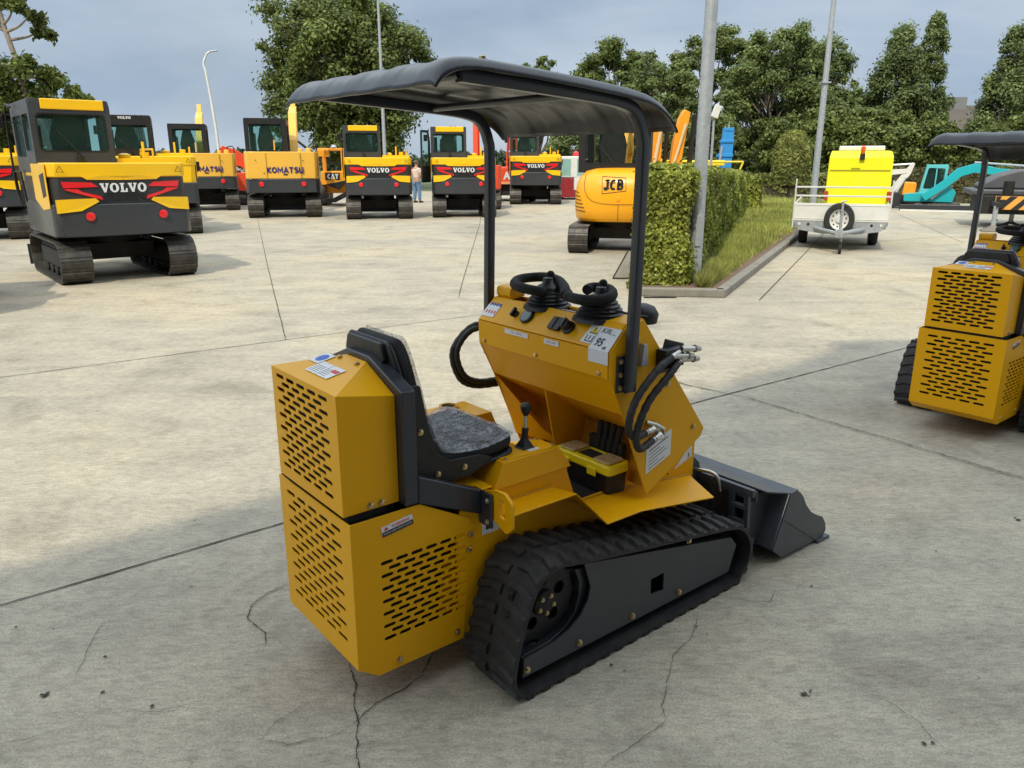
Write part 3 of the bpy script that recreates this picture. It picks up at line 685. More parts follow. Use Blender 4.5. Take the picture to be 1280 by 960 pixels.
# joysticks
for cx, cy, r0 in ((.605, .095, .088), (.600, -.185, .094)):
    prof = [(r0 * 1.05, 1.078), (r0, 1.088)]
    for k in range(6):
        f = k / 6; rr_ = r0 * (1 - .55 * f); prof += [(rr_, 1.09 + .075 * f), (rr_ * .86, 1.097 + .075 * f)]
    prof += [(.022, 1.17), (.018, 1.19)]
    t = MB(); t.lathe(prof, (cx, cy, 0), (0, 0, 1), 20); j = t.build('joystick', 'blackplastic', LD, 50)
    t = MB(); t.cyl((cx + .03, cy + .02, 1.14), (cx + .04, cy + .03, 1.182), .011); t.lathe([(.010, 1.177), (.0145, 1.184), (.0145, 1.202), (.007, 1.209)], (cx + .04, cy + .03, 0), (0, 0, 1), 12); t.build('grip', 'foam', j, 50)
    if cy > 0: pts = [(.590, .085, 1.135), (.535, .075, 1.150), (.520, .135, 1.155), (.535, .205, 1.160), (.590, .245, 1.168), (.650, .235, 1.172), (.682, .185, 1.175), (.670, .110, 1.172), (.628, .035, 1.166), (.575, -.035, 1.158), (.550, -.060, 1.150)]
    else: pts = [(.585, -.035, 1.150), (.548, -.075, 1.150), (.532, -.135, 1.150), (.534, -.190, 1.152), (.565, -.228, 1.156), (.615, -.222, 1.163), (.660, -.175, 1.170), (.672, -.125, 1.173), (.648, -.092, 1.172), (.615, -.100, 1.168)]
    t = MB(); t.tube(spline(pts, 5), .0185, 12); t.build('handle_bar', 'foam', j, 50)
t = MB(); t.lathe([(.05, 1.07), (.055, 1.10), (.04, 1.125), (.015, 1.135)], (.705, -.285, 0), (0, 0, 1), 16); t.tube([(.60, -.20, 1.12), (.56, -.28, 1.13), (.60, -.34, 1.115), (.68, -.33, 1.10)], .004, 6); t.build('valve_cap', 'blackplastic', column, 50)
# column side fittings
def hose(pts, r, par, mat='rubber'):
    P_ = spline(pts, 14); rr_ = [r * (1.09 if (i // 2) % 2 else 1.0) for i in range(len(P_))]
    t = MB(); t.tube(P_, rr_, 12); h = t.build('hydraulic_hose', mat, par, 60)
    for a, c in ((P_[0], P_[4]), (P_[-1], P_[-5])):
        d = (a - c).normalized(); t = MB(); t.cyl(a - d * .012, a + d * .030, r * 1.05, r * .9, 12); t.cyl(a + d * .028, a + d * .042, r * .95, r * .95, 6); t.build('fitting', 'zinc', h, 35)
    return h
hose([(.735, -.40, .965), (.65, -.41, .935), (.558, -.405, .85), (.530, -.40, .76), (.565, -.395, .712), (.640, -.385, .710)], .0125, LD)
hose([(.770, -.40, .942), (.71, -.415, .912), (.612, -.41, .83), (.560, -.41, .73), (.585, -.405, .668), (.680, -.385, .676)], .0125, LD)
hose([(.545, .37, .97), (.470, .405, .955), (.408, .41, .88), (.430, .40, .785), (.50, .39, .745), (.60, .37, .745)], .0115, LD)
hose([(.545, .37, .985), (.480, .42, .965), (.398, .425, .88), (.420, .415, .770), (.49, .40, .727), (.60, .37, .725)], .0115, LD)
t = MB(); t.cyl((.69, -.357, .705), (.705, -.385, .700), .012, .012, 6); t.cyl((.72, -.357, .695), (.72, -.388, .672), .011, .011, 6); t.tube([(.675, -.385, .68), (.725, -.388, .672), (.735, -.380, .70), (.70, -.372, .722), (.665, -.36, .735)], .0075, 8); t.build('pipe_elbow', 'zinc', column, 40)
t = MB(); t.bx(.70, .80, -.40, -.357, .925, .99); t.xz([(.70, .90), (.82, .90), (.84, .99), (.74, 1.02)], -.357, -.365); t.build('coupling_bracket', 'blackplastic', column, 30, .003)
t = MB()
for x, z in ((.765, .965), (.795, .950), (.80, .985)): t.cyl((x - .02, -.40, z), (x + .05, -.405, z - .008), .011, .010, 10); t.cyl((x + .045, -.405, z - .007), (x + .075, -.405, z - .012), .014, .009, 10)
t.build('quick_coupler', 'zinc', column, 40)
t = MB(); t.fr(rnd_poly([(-.016, -.04), (.016, -.04), (.012, .03), (-.006, .04)], .006), (.622, -.357, .985), (1, 0, 0), (0, 0, 1), .0005, .02); t.build('latch_hook', 'galv', column, 30, .002)
t = MB(); t.fr(rnd_poly([(-.066, -.048), (.066, -.002), (.066, .098), (-.066, .052)], .003), (.742, -.3566, .582), (1, 0, 0), (0, 0, 1), 0, .0012); s_ = t.build('sticker', 'white', column, 0)
t = MB(); U_ = Vector((1, 0, .35))
for k in range(6):
    w = (.105, .06, .085, .10, .05, .09)[k]; t.fr([(0, 0), (w, 0), (w, .0035 if k == 0 else .002), (0, .0035 if k == 0 else .002)], (.690, -.3580, .617 - k * .0135), U_, (0, 0, 1), 0, .0005)
t.build('print', 'ink', s_, 0)
# canopy hoop and brackets
for s in (-1, 1):
    t = MB(); t.bx(.505, .548, s * .3562, s * .364, .868, .992); br = t.build('hoop_bracket', 'navy', LD, 30, .002)
    for z in (.885, .93, .975): bolt((.519, s * .3642, z), (0, s, 0), .008, br)
    t = MB(); t.bx(.5485, .572, s * .3562, s * .3625, .86, 1.0); t.build('hoop_foot', 'navy', br, 0)
hp = spline([(-.12, 0, 1.806), (.30, 0, 1.782), (.46, 0, 1.766), (.520, 0, 1.738), (.550, 0, 1.680), (.558, 0, 1.60), (.552, 0, 1.2), (.545, 0, .875)], 8)
for s in (-1, 1):
    t = MB(); vs = []; n = len(hp); sec = rnd_poly([(-.017, -.016), (.017, -.016), (.017, .016), (-.017, .016)], .006, 3); m_ = len(sec)
    for i, p in enumerate(hp):
        tg = (hp[min(i + 1, n - 1)] - hp[max(i - 1, 0)]).normalized(); nn = Vector((tg.z, 0, -tg.x))
        vs += [(p.x + nn.x * a, s * .383 + c, p.z + nn.z * a) for a, c in sec]
    fs = [(i * m_ + k, i * m_ + (k + 1) % m_, (i + 1) * m_ + (k + 1) % m_, (i + 1) * m_ + k) for i in range(n - 1) for k in range(m_)]
    fs += [tuple(range(m_)), tuple((n - 1) * m_ + k for k in range(m_))]
    t.add(vs, fs); t.build('canopy_post', 'navy', LD, 40)
t = MB(); t.tube([(-.115, -.38, 1.806), (-.115, .38, 1.806)], .012); t.tube([(.30, -.38, 1.782), (.30, .38, 1.782)], .012); t.build('roof_crossbar', 'navy', LD, 40)
# canopy shell
prof = [(-.222, 1.776, 0), (-.212, 1.800, .5), (-.195, 1.823, .9), (-.165, 1.840, 1), (-.11, 1.848, 1), (.0, 1.842, 1), (.15, 1.832, 1), (.30, 1.821, 1), (.45, 1.807, 1), (.53, 1.796, 1), (.585, 1.778, 1), (.625, 1.750, .8), (.648, 1.722, .5), (.662, 1.693, 0)]
NY = 72; grid = []
for x, z, a in prof:
    row = []
    for j in range(NY + 1):
        v = -1 + 2 * j / NY; y = v * .432
        e = abs(v); drop = 0
        e0, dm_ = (.84, .040) if v > 0 else (.90, .030)
        if e > e0: q = (e - e0) / (1 - e0); drop = dm_ * (1 - math.sqrt(max(0, 1 - q * q)))
        rib = 0
        ph = (v * 2.25 + .5) % 1.0
        rib = .0042 * (lambda q: q * q * (3 - 2 * q))(min(1, max(0, (abs(ph - .5) - .16) * 7))) * (1 if e < .86 else 0)
        row.append((x - (.006 if a < .4 else 0) * rib / .011, y * (1 if e < .99 else 1.0), z - drop * (.35 + .65 * a) - rib * (.35 + .65 * a)))
    grid.append(row)
vs = [p for r_ in grid for p in r_]; fs = [(i * (NY + 1) + j, i * (NY + 1) + j + 1, (i + 1) * (NY + 1) + j + 1, (i + 1) * (NY + 1) + j) for i in range(len(grid) - 1) for j in range(NY)]
t = MB(); t.add(vs, fs); can = t.build('canopy', 'canopy', LD, 60)
sb = can.modifiers.new('s', 'SUBSURF'); sb.levels = sb.render_levels = 1
so = can.modifiers.new('t', 'SOLIDIFY'); so.thickness = .005; so.offset = 0
t = MB(); t.cyl((-.16, -.36, 1.838), (-.16, -.36, 1.862), .009, .009, 6); t.lathe([(.016, 1.841), (.016, 1.845)], (-.16, -.36, 0), (0, 0, 1), 12)
bolt((-.05, -.385, 1.845), (0, 0, 1), .009); bolt((.30, -.385, 1.814), (0, 0, 1), .009)

# rubber tracks
raw = [(.03, 0), (-.02, .018), (-.045, .055), (-.052, .10), (-.040, .17), (-.018, .25), (.008, .325), (.045, .390), (.095, .428), (.155, .436), (.22, .424), (.48, .378), (.80, .325), (1.04, .283), (1.11, .255), (1.155, .215), (1.182, .165), (1.186, .115), (1.168, .062), (1.13, .022), (1.08, 0), (.8, 0), (.5, 0), (.25, 0)]
def closed_spline(pts, n):
    out = []; N = len(pts)
    for i in range(N):
        a, b0, c0, d0 = (Vector(pts[(i + k) % N]) for k in (-1, 0, 1, 2))
        for k in range(n):
            u = k / n; q = .5 * ((2 * b0) + (-a + c0) * u + (2 * a - 5 * b0 + 4 * c0 - d0) * u * u + (-a + 3 * b0 - 3 * c0 + d0) * u ** 3)
            out.append(Vector((q.x, max(q.y, 0))))
    return out
lp = closed_spline(raw, 6)
seglen = [(lp[(i + 1) % len(lp)] - lp[i]).length for i in range(len(lp))]; TOT = sum(seglen)
def at_len(pts, sl, tot, s):
    s %= tot
    for i, l in enumerate(sl):
        if s <= l:
            p = pts[i].lerp(pts[(i + 1) % len(pts)], s / max(l, 1e-9)); d = (pts[(i + 1) % len(pts)] - pts[i]).normalized(); return p, d
        s -= l
    return pts[0], (pts[1] - pts[0]).normalized()
def offs(pts, d):
    out = []; n = len(pts)
    for i in range(n):
        t_ = (pts[(i + 1) % n] - pts[i - 1]).normalized(); out.append(pts[i] + Vector((t_.y, -t_.x)) * d)
    return out
# orientation: find inward sign
cen = Vector((.55, .2)); sgn = 1 if (offs(lp, .01)[0] - cen).length < (lp[0] - cen).length else -1
LUG = .012
def track(s):
    root = None
    y0, y1 = s * .498, s * .262
    b0 = offs(lp, sgn * LUG); b1 = offs(lp, sgn * (LUG + .012)); b2 = offs(lp, sgn * (LUG + .036)); n = len(lp)
    t = MB(); vs = []
    ye = (y0, y0 - s * .012, y1 + s * .012, y1)
    for i in range(n):
        vs += [(b0[i].x, y0, b0[i].y), (b0[i].x, y1, b0[i].y), (b1[i].x, y1, b1[i].y), (b1[i].x, y1 + s * .02, b2[i].y if 0 else b1[i].y), (b1[i].x, y0 - s * .02, b1[i].y), (b1[i].x, y0, b1[i].y)]
    fs = [(i * 6 + k, i * 6 + (k + 1) % 6, ((i + 1) % n) * 6 + (k + 1) % 6, ((i + 1) % n) * 6 + k) for i in range(n) for k in range(6)]
    t.add(vs, fs)
    NL = 44; mid = (y0 + y1) / 2; pitch = TOT / NL
    def P3(s_, y, h):
        p, d = at_len(lp, seglen, TOT, s_); nn = Vector((d.y, -d.x)) * sgn
        q = p + nn * (LUG - h); return (q.x, y, q.y)
    for k in range(NL):
        for half in (0, 1):
            base = pitch * (k + .5 * half)
            ya, yb = (y0, mid + s * .012) if half == 0 else (y1, mid - s * .012)
            sk = .020
            for (yp, yq, sp, sq, wp, wq) in ((ya, ya + (yb - ya) * .55, 0, sk, .030, .024), (ya + (yb - ya) * .55, yb, sk, sk * 1.1, .024, .034)):
                v8 = []
                for (yy, so_, w) in ((yp, sp, wp), (yq, sq, wq)):
                    for (off, h) in ((-w / 2 - .004, -.001), (-w / 2 + .004, LUG), (w / 2 - .004, LUG), (w / 2 + .004, -.001)): v8.append(P3(base + so_ + off, yy, h))
                t.add(v8, [(0, 1, 2, 3), (7, 6, 5, 4), (0, 4, 5, 1), (1, 5, 6, 2), (2, 6, 7, 3), (3, 7, 4, 0)])
    # guide lugs inside
    for k in range(NL):
        p, d = at_len(b1, [(b1[(i + 1) % n] - b1[i]).length for i in range(n)], TOT * .95, TOT * .95 * k / NL)
        nn = Vector((d.y, -d.x)) * sgn
        q = p + nn * .012; t.box((q.x, mid, q.y), (.018, .05, .03), Matrix.Rotation(-math.atan2(d.y, d.x), 3, 'Y'))
    tr_ = t.build('rubber_track', 'rubber', LD, 30)
    inner = offs(lp, sgn * .052)
    # recessed frame and bowed outer plate
    t = MB(); t.xz([(.03, .072), (.40, .068), (.40, .325), (.25, .352), (.272, .30), (.274, .25), (.255, .195), (.215, .155), (.15, .132), (.03, .125)], s * .450, s * .36); t.xz([(.401, .068), (1.07, .062), (1.09, .15), (1.05, .190), (.401, .325)], s * .38, s * .36)
    fr_ = t.build('track_frame', 'navy', LD, 30, .003)
    t = MB()
    O_ = [(.273, .372), (1.067, .206), (1.106, .162), (1.068, .058), (.019, .067), (.024, .131), (.15, .140), (.215, .158), (.265, .190), (.295, .235), (.305, .280)]
    win = rnd_poly([(.602, .194), (.673, .196), (.675, .124), (.605, .132)], .006)
    t.xz([(.273, .372), (.64, .2954), (.64, .1952), (.603, .194), (.606, .132), (.64, .1308), (.64, .0625), (.019, .067), (.024, .131)] + O_[6:], s * .470, s * .463)
    t.xz([(.64, .2954), (1.067, .206), (1.106, .162), (1.068, .058), (.64, .0625), (.64, .1308), (.675, .126), (.673, .196), (.64, .1952)], s * .470, s * .463)
    pl = t.build('track_side_plate', 'gunmetal', LD, 25)
    t = MB(); t.xz([(.024, .066), (1.07, .057), (1.06, .075), (.03, .085)], s * .4627, s * .401); t.xz([(.30, .355), (1.05, .195), (1.05, .19), (.30, .35)], s * .4627, s * .401); t.build('plate_flange', 'gunmetal', pl, 0)
    t = MB(); t.xz([(.26, .374), (1.05, .212), (1.04, .19), (.30, .34)], s * .46, s * .30); t.build('carrier_beam', 'dark', fr_, 0)
    t = MB(); t.lathe([(.003, 0), (.012, .002)], (.185, s * .4005, .165), (0, s, 0), 14)
    for x, z in ((.015 + .02, .090), (.258, .090), (.512, .086), (.762, .085), (.80, .282)): bolt((x, s * .4705, z), (0, s, 0), .0095, pl)
    # drive sprocket
    sp = Vector((.135, .268)); t = MB()
    outer = []
    for k in range(36):
        a = 2 * math.pi * k / 36; rr_ = .128 if k % 3 else .142; outer.append((sp.x + rr_ * math.cos(a), sp.y + rr_ * math.sin(a)))
    holes = [circ(sp.x + .075 * math.cos(R(72 * k + 20)), sp.y + .075 * math.sin(R(72 * k + 20)), .022, 14) for k in range(5)]
    t.xz(outer, s * .425, s * .405, holes); spk = t.build('sprocket', 'blackplastic', LD, 30, .002)
    t = MB(); t.lathe([(.045, 0), (.042, .015), (.026, .022), (.010, .024)], (sp.x, s * .425, sp.y), (0, s, 0), 20); t.build('sprocket_hub', 'dark', spk, 35)
    t = MB(); t.lathe([(.11, 0), (.11, .04)], (sp.x, s * .36, sp.y), (0, s, 0), 24); t.build('drive_motor', 'dark', spk, 35)
    for k in range(5):
        a = R(72 * k + 56); bolt((sp.x + .03 * math.cos(a), s * .447, sp.y + .03 * math.sin(a)), (0, s, 0), .006, spk)
    for x in (.10, .25, .40, .55, .70, .85, 1.0):
        t = MB(); t.lathe([(.040, 0), (.044, .01), (.044, .05), (.040, .06)], (x, s * .375, .088), (0, s, 0), 18); t.build('track_roller', 'dark', LD, 35)
    t = MB(); t.lathe([(.095, 0), (.10, .01), (.10, .05), (.095, .06)], (1.06, s * .345, .152), (0, s, 0), 24); t.build('front_idler', 'dark', LD, 35)
track(-1); track(1)
# loader arms, attachment plate, bucket
t = MB()
for s in (-1, 1):
    t.xz([(.86, .66), (.98, .60), (1.20, .40), (1.26, .22), (1.18, .16), (1.05, .36), (.84, .52)], s * .20, s * .18)
t.bx(.93, .99, -.179, .179, .50, .56); t.build('lift_arm', 'gunmetal', LD, 20, .003)
t = MB(); t.cyl((.95, -.10, .50), (1.20, -.10, .22), .028); t.cyl((.95, .10, .50), (1.20, .10, .22), .028); ra = t.build('tilt_cylinder', 'blackplastic', LD, 35)
t = MB()
t.bx(1.205, 1.225, -.47, .47, .085, .15); t.bx(1.19, 1.21, -.47, .47, .335, .365)
for y in (-.44, -.37, -.27, .27, .37, .44): t.box((1.205, y, .25), (.018, .022, .21), Matrix.Rotation(R(-4), 3, 'Y'))
t.bx(1.19, 1.212, -.44, -.37, .27, .287); t.bx(1.19, 1.212, -.44, -.37, .205, .222)
t.build('attachment_plate', 'bucketgrey', LD, 0, .002)
t = MB(); t.tube(spline([(1.16, -.20, .38), (1.165, -.28, .392), (1.17, -.315, .375), (1.18, -.325, .32)], 5), .008); t.build('locking_handle', 'zinc', LD, 40)
SB = [(1.321, .076), (1.389, .022), (1.713, .012), (1.735, .04), (1.724, .078), (1.693, .115), (1.640, .140), (1.590, .170), (1.545, .215), (1.515, .260), (1.482, .292), (1.450, .306), (1.416, .303)]
t = MB(); t.xz(SB, -.503, -.495)
bk = t.build('bucket', 'bucketgrey', LD, 20, .0015)
t = MB(); t.xz(SB, .503, .495); t.build('bucket_side', 'bucketgrey', bk, 20, .0015)
def bsheet(p, q, name, th=.008, y=.4945):
    a, c = Vector((p[0], 0, p[1])), Vector((q[0], 0, q[1])); d = c - a
    t = MB(); t.fr([(-y, 0), (y, 0), (y, d.length), (-y, d.length)], a, (0, 1, 0), d, 0, th); return t.build(name, 'bucketgrey', bk, 0, .001)
bsheet((1.324, .076), (1.412, .300), 'bucket_back', -.008); bsheet((1.330, .074), (1.392, .026), 'bucket_heel', -.008)
bsheet((1.394, .022), (1.70, .012), 'bucket_floor', -.008); bsheet((1.405, .303), (1.485, .298), 'bucket_rim', .006)
bsheet((1.255, .352), (1.402, .306), 'bucket_rim', .006, .49)
t = MB(); t.bx(1.655, 1.752, -.515, .515, .001, .014); t.build('cutting_edge', 'bucketgrey', bk, 0, .002)
t = MB(); t.xz([(1.366, .205), (1.37, .215), (1.665, .022), (1.655, .016)], -.5035, -.5075); t.build('weld_rib', 'bucketgrey', bk, 0)
t = MB()
for y in (-.42, -.33, .33, .42): t.xz([(1.235, .32), (1.24, .10), (1.335, .09), (1.395, .29)], y, y + .01)
t.bx(1.232, 1.239, -.46, .46, .30, .345); t.build('bucket_bracket', 'bucketgrey', bk, 0)

hd = R(39); OL = Vector((-.277 , 2.384, 0))
# calibrated pose of both loaders
LD.location = (-.2772, 2.3839, 0); LD.rotation_euler = (0, 0, hd)
TB.location = LD.location; TB.rotation_euler = LD.rotation_euler
L2 = copy_tree(LD); L2.location = (2.969, 4.687, 0); L2.rotation_euler = (0, 0, R(39.2))
L2['label'] = 'second yellow ride-on track loader, cut off by the right edge of the picture'
for c in kids(L2):
    if c.name.split('.')[0] in ('canopy', 'canopy_post', 'roof_crossbar'): c.location.z -= .075
# move toolbox origin to its own base
for c in kids(TB): c.location = (-.634, .127, -.4425)
TB.location = TB.location + Matrix.Rotation(hd, 3, 'Z') @ Vector((.634, -.127, .4425))
# ------------------------------------------------------------------ crawler excavators (x right, y forward, rear towards -y)
def track_unit(par, xc, w, L, H, shoe='shoe', ns=38):
    r = H / 2
    def pt(s_):
        st_ = L - H; tot = 2 * st_ + 2 * math.pi * r; s_ %= tot
        if s_ < st_: return Vector((-st_ / 2 + s_, 0)), Vector((1, 0)), Vector((0, -1))
        s_ -= st_
        if s_ < math.pi * r:
            a = -math.pi / 2 + s_ / r; return Vector((st_ / 2 + r * math.cos(a), r + r * math.sin(a))), Vector((-math.sin(a), math.cos(a))), Vector((math.cos(a), math.sin(a)))
        s_ -= math.pi * r
        if s_ < st_: return Vector((st_ / 2 - s_, H)), Vector((-1, 0)), Vector((0, 1))
        s_ -= st_
        a = math.pi / 2 + s_ / r; return Vector((-st_ / 2 + r * math.cos(a), r + r * math.sin(a))), Vector((-math.sin(a), math.cos(a))), Vector((math.cos(a), math.sin(a)))
    tot = 2 * (L - H) + 2 * math.pi * r; t = MB()
    for k in range(ns):
        p, d, n = pt(tot * k / ns); wd = tot / ns * .94
        sec = [(-wd / 2, -.030), (wd / 2, -.030), (wd / 2, -.012), (wd * .2, -.012), (wd * .16, 0), (-wd * .30, 0), (-wd * .34, -.012), (-wd / 2, -.012)]
        vs = []
        for x in (xc - w / 2, xc + w / 2):
            vs += [(x, p.x + d.x * a + n.x * b_, max(.001, p.y + d.y * a + n.y * b_)) for a, b_ in sec]
        t.add(vs, [tuple(range(8)), tuple(range(8, 16))[::-1]] + [(k2, (k2 + 1) % 8, (k2 + 1) % 8 + 8, k2 + 8) for k2 in range(8)])
        # chain link
        q = p - n * .055; t.box((xc, q.x, q.y), (.09, wd * .9, .05), Matrix.Rotation(math.atan2(d.y, d.x), 3, 'X'))
    tr_ = t.build('crawler_track', shoe, par, 25)
    t = MB()
    t.box((xc, 0, r + .0), (w * .42, L - H * .9, r * .85)); t.box((xc, 0, r + r * .45), (w * .30, L - H * 1.3, r * .3))
    t.build('track_frame', 'dark', tr_, 0, .01)
    for yy in (-(L - H) / 2, (L - H) / 2):
        t = MB(); t.lathe([(r * .5, -w * .16), (r * .80, -w * .12), (r * .80, w * .12), (r * .5, w * .16)], (xc, yy, r), (1, 0, 0), 20); t.build('track_wheel', 'dark', tr_, 30)
    for k in range(5):
        yy = -(L - H) / 2 + (L - H) * (k + .5) / 5
        t = MB(); t.lathe([(.07, -w * .2), (.085, -w * .18), (.085, w * .18), (.07, w * .2)], (xc, yy, .10), (1, 0, 0), 14); t.build('track_roller', 'dark', tr_, 30)
    return tr_
def undercarriage(par, W, w, L, H):
    for s in (-1, 1): track_unit(par, s * (W - w) / 2, w, L, H)
    t = MB(); t.bx(-(W / 2 - w), W / 2 - w, -.45, .45, H * .45, H * .85); t.lathe([(.46, H * .8), (.46, H + .12)], (0, 0, 0), (0, 0, 1), 24); t.build('undercarriage', 'dark', par, 30, .01)
    t = MB(); y = L / 2 + .28
    t.fr([(-W / 2, .06), (W / 2, .06), (W / 2, .40), (-W / 2, .40)], (0, y, 0), (1, 0, 0), (0, .12, 1), 0, .03)
    for s in (-1, 1): t.bx(s * .42 - .05, s * .42 + .05, .4, y, .24, .34)
    t.build('dozer_blade', 'exgrey', par, 0, .005)
def seat_in_cab(cab, x, y, z, mat='seatfab'):
    t = MB(); t.fr(rnd_poly([(-.20, 0), (.20, 0), (.25, .45), (.17, .74), (.12, .92), (-.12, .92), (-.17, .74), (-.25, .45)], .06), (x, y, z), (1, 0, 0), (0, -.18, 1), -.06, .06)
    t.box((x, y + .22, z + .02), (.48, .48, .14)); t.build('driver_seat', mat, cab, 40, .015)
def cab_body(par, x0, x1, y0, y1, z0, z1, mat, roof=None, post=.085, sill=.36, top=.10, lean=.0, gl='glassg', winR=.05):
    """frame of posts, sill and roof rails round tinted panes"""
    t = MB(); c = empty('cab'); c.parent = par
    # rear frame plate with a rounded window
    def plate_y(y, th):
        o = rnd_poly([(x0, z0), (x1, z0), (x1, z1), (x0, z1)], [0, 0, .10, .10])
        h = rnd_poly([(x0 + post, z0 + sill), (x1 - post, z0 + sill), (x1 - post - lean, z1 - top), (x0 + post + lean * .3, z1 - top)], .06)
        t.xz(o, y, y + th, [h])
    plate_y(y0, .05); plate_y(y1 - .05, .05)
    for x in (x0, x1 - .05):
        ym = y0 + (y1 - y0) * .42
        o = rnd_poly([(y0 + .05, z0), (y1 - .05, z0), (y1 - .05, z1), (y0 + .05, z1)], [0, 0, .03, .03])
        h1 = rnd_poly([(y0 + .12, z0 + sill), (ym - .03, z0 + sill), (ym - .03, z1 - top), (y0 + .12, z1 - top)], .04)
        h2 = rnd_poly([(ym + .04, z0 + .22), (y1 - .12, z0 + .22), (y1 - .14, z1 - top), (ym + .04, z1 - top)], .04)
        t.yz(o, x, x + .05, [h1, h2])
    t.bx(x0 + .02, x1 - .02, y0 + .03, y1 - .03, z1 - .05, z1 + .005)
    f = t.build('cab_frame', mat, c, 30, .006)
    def gasket(lo, hi, fn, w0, w1):
        t = MB(); inner_ = rnd_poly([(lo[0], lo[1]), (hi[0], lo[1]), (hi[0], hi[1]), (lo[0], hi[1])], .06); outer_ = rnd_poly([(lo[0] - .022, lo[1] - .022), (hi[0] + .022, lo[1] - .022), (hi[0] + .022, hi[1] + .022), (lo[0] - .022, hi[1] + .022)], .075)
        getattr(t, fn)(outer_, w0, w1, [inner_]); t.build('window_seal', 'blackplastic', c, 0)
    gasket((x0 + post + .01, z0 + sill + .01), (x1 - post - lean - .01, z1 - top - .01), 'xz', y0 - .004, y0 + .02)
    t = MB(); t.cyl(((x0 + x1) / 2 + .05, y0 - .02, z0 + sill - .04), ((x0 + x1) / 2 - .22, y0 - .022, z0 + sill + .30), .008, .006, 6); t.build('wiper', 'blackplastic', c, 0)
    for q in ((x0 + .03, x1 - .03, y0 + .022, y0 + .030, z0 + sill - .03, z1 - top + .03), (x0 + .03, x1 - .03, y1 - .03, y1 - .022, z0 + sill - .03, z1 - top + .03), (x0 + .022, x0 + .03, y0 + .08, y1 - .08, z0 + .2, z1 - top + .03), (x1 - .03, x1 - .022, y0 + .08, y1 - .08, z0 + .2, z1 - top + .03)):
        t = MB(); t.bx(*q); t.build('window', gl, c, 0)
    seat_in_cab(c, (x0 + x1) / 2 - .02, y0 + .34, z0 + .05)
    t = MB(); t.bx(x0 + .1, x0 + .2, y0 + .75, y1 - .2, z0, z0 + .75); t.tube([(x0 + .3, y1 - .25, z0), (x0 + .32, y1 - .28, z0 + .7)], .03, 8); t.build('control_lever', 'blackplastic', c, 0)
    return c
def beam(mb, pts, h, x0, x1):
    """side-view boom: centre line with heights -> extruded between x0, x1"""
    up_, dn = [], []
    n = len(pts)
    for i, (y, z) in enumerate(pts):
        a = Vector(pts[max(i - 1, 0)]); c = Vector(pts[min(i + 1, n - 1)]); d = (c - a).normalized(); nn = Vector((-d.y, d.x))
        up_.append((y + nn.x * h[i] / 2, z + nn.y * h[i] / 2)); dn.append((y - nn.x * h[i] / 2, z - nn.y * h[i] / 2))
    mb.yz(up_ + dn[::-1], x0, x1)
def boom_set(par, x, col, y0=1.0, z0=1.1, H=3.0, reach=3.0, w=.24, hoses=True, fold=.75):
    t = MB(); P_ = [(y0, z0), (y0 + reach * .16, z0 + (H - z0) * .55), (y0 + reach * .42, H - .1), (y0 + reach, H - .55)]
    beam(t, P_, [.30, .40, .44, .22], x - w / 2, x + w / 2); bm_ = t.build('boom', col, par, 20, .01)
    t = MB(); q = P_[-1]; beam(t, [(q[0] + .25, q[1] + .40), (q[0], q[1]), (q[0] - .35, q[1] - .85), (q[0] - .62, q[1] - 1.55)], [.14, .30, .24, .16], x - w * .38, x + w * .38); t.build('dipper_arm', col, par, 20, .01)
    t = MB(); e = (q[0] - .62, q[1] - 1.55)
    bp = [(e[0] + .10, e[1] + .06), (e[0] - .12, e[1] + .1), (e[0] - .42, e[1] - .15), (e[0] - .48, e[1] - .48), (e[0] - .25, e[1] - .70), (e[0] - .05, e[1] - .74), (e[0] - .28, e[1] - .42)]
    bp = [(a, max(.02, c)) for a, c in bp]
    t.yz(bp, x - .30, x + .30); t.build('digging_bucket', 'exgrey', par, 20, .005)
    t = MB(); t.cyl((x, y0 - .05, z0 - .1), (x, y0 + reach * .22, z0 + (H - z0) * .52), .06); t.cyl((x, P_[2][0] - .1, P_[2][1] + .27), (x, q[0] + .2, q[1] + .40), .05); t.build('hydraulic_cylinder', 'galv', bm_, 35)
    if hoses:
        t = MB()
        for k in range(6):
            xx = x - .12 + k * .048; t.tube(spline([(xx, y0 + .05, z0 + .6), (xx, y0 + reach * .16, z0 + (H - z0) * .85), (xx, y0 + reach * .36, H + .16 + .02 * (k % 3)), (xx, y0 + reach * .62, H + .03)], 6), .017, 6)
        t.build('hose_bundle', 'blackplastic', bm_, 50)
def rear_curve(hw, y, n=10, bul=.14, r=.22):
    """plan of the rounded tail, left to right"""
    pts = []
    for k in range(n + 1):
        v = -1 + 2 * k / n; pts.append((v * hw, y + bul * v * v * .5))
    return pts
def tail(mb, hw, yb, yf, z0, z1, bul=.14, r=.16):
    pl = rnd_poly([(-hw, yf), (-hw, yb + bul)] + [(x, y) for x, y in [(v * hw * .9, yb + bul * .35 * v * v) for v in (-1, -.5, 0, .5, 1)]] + [(hw, yb + bul), (hw, yf)], [.02, r] + [0] * 5 + [r, .02], 4)
    mb.xy(pl, z0, z1); return pl
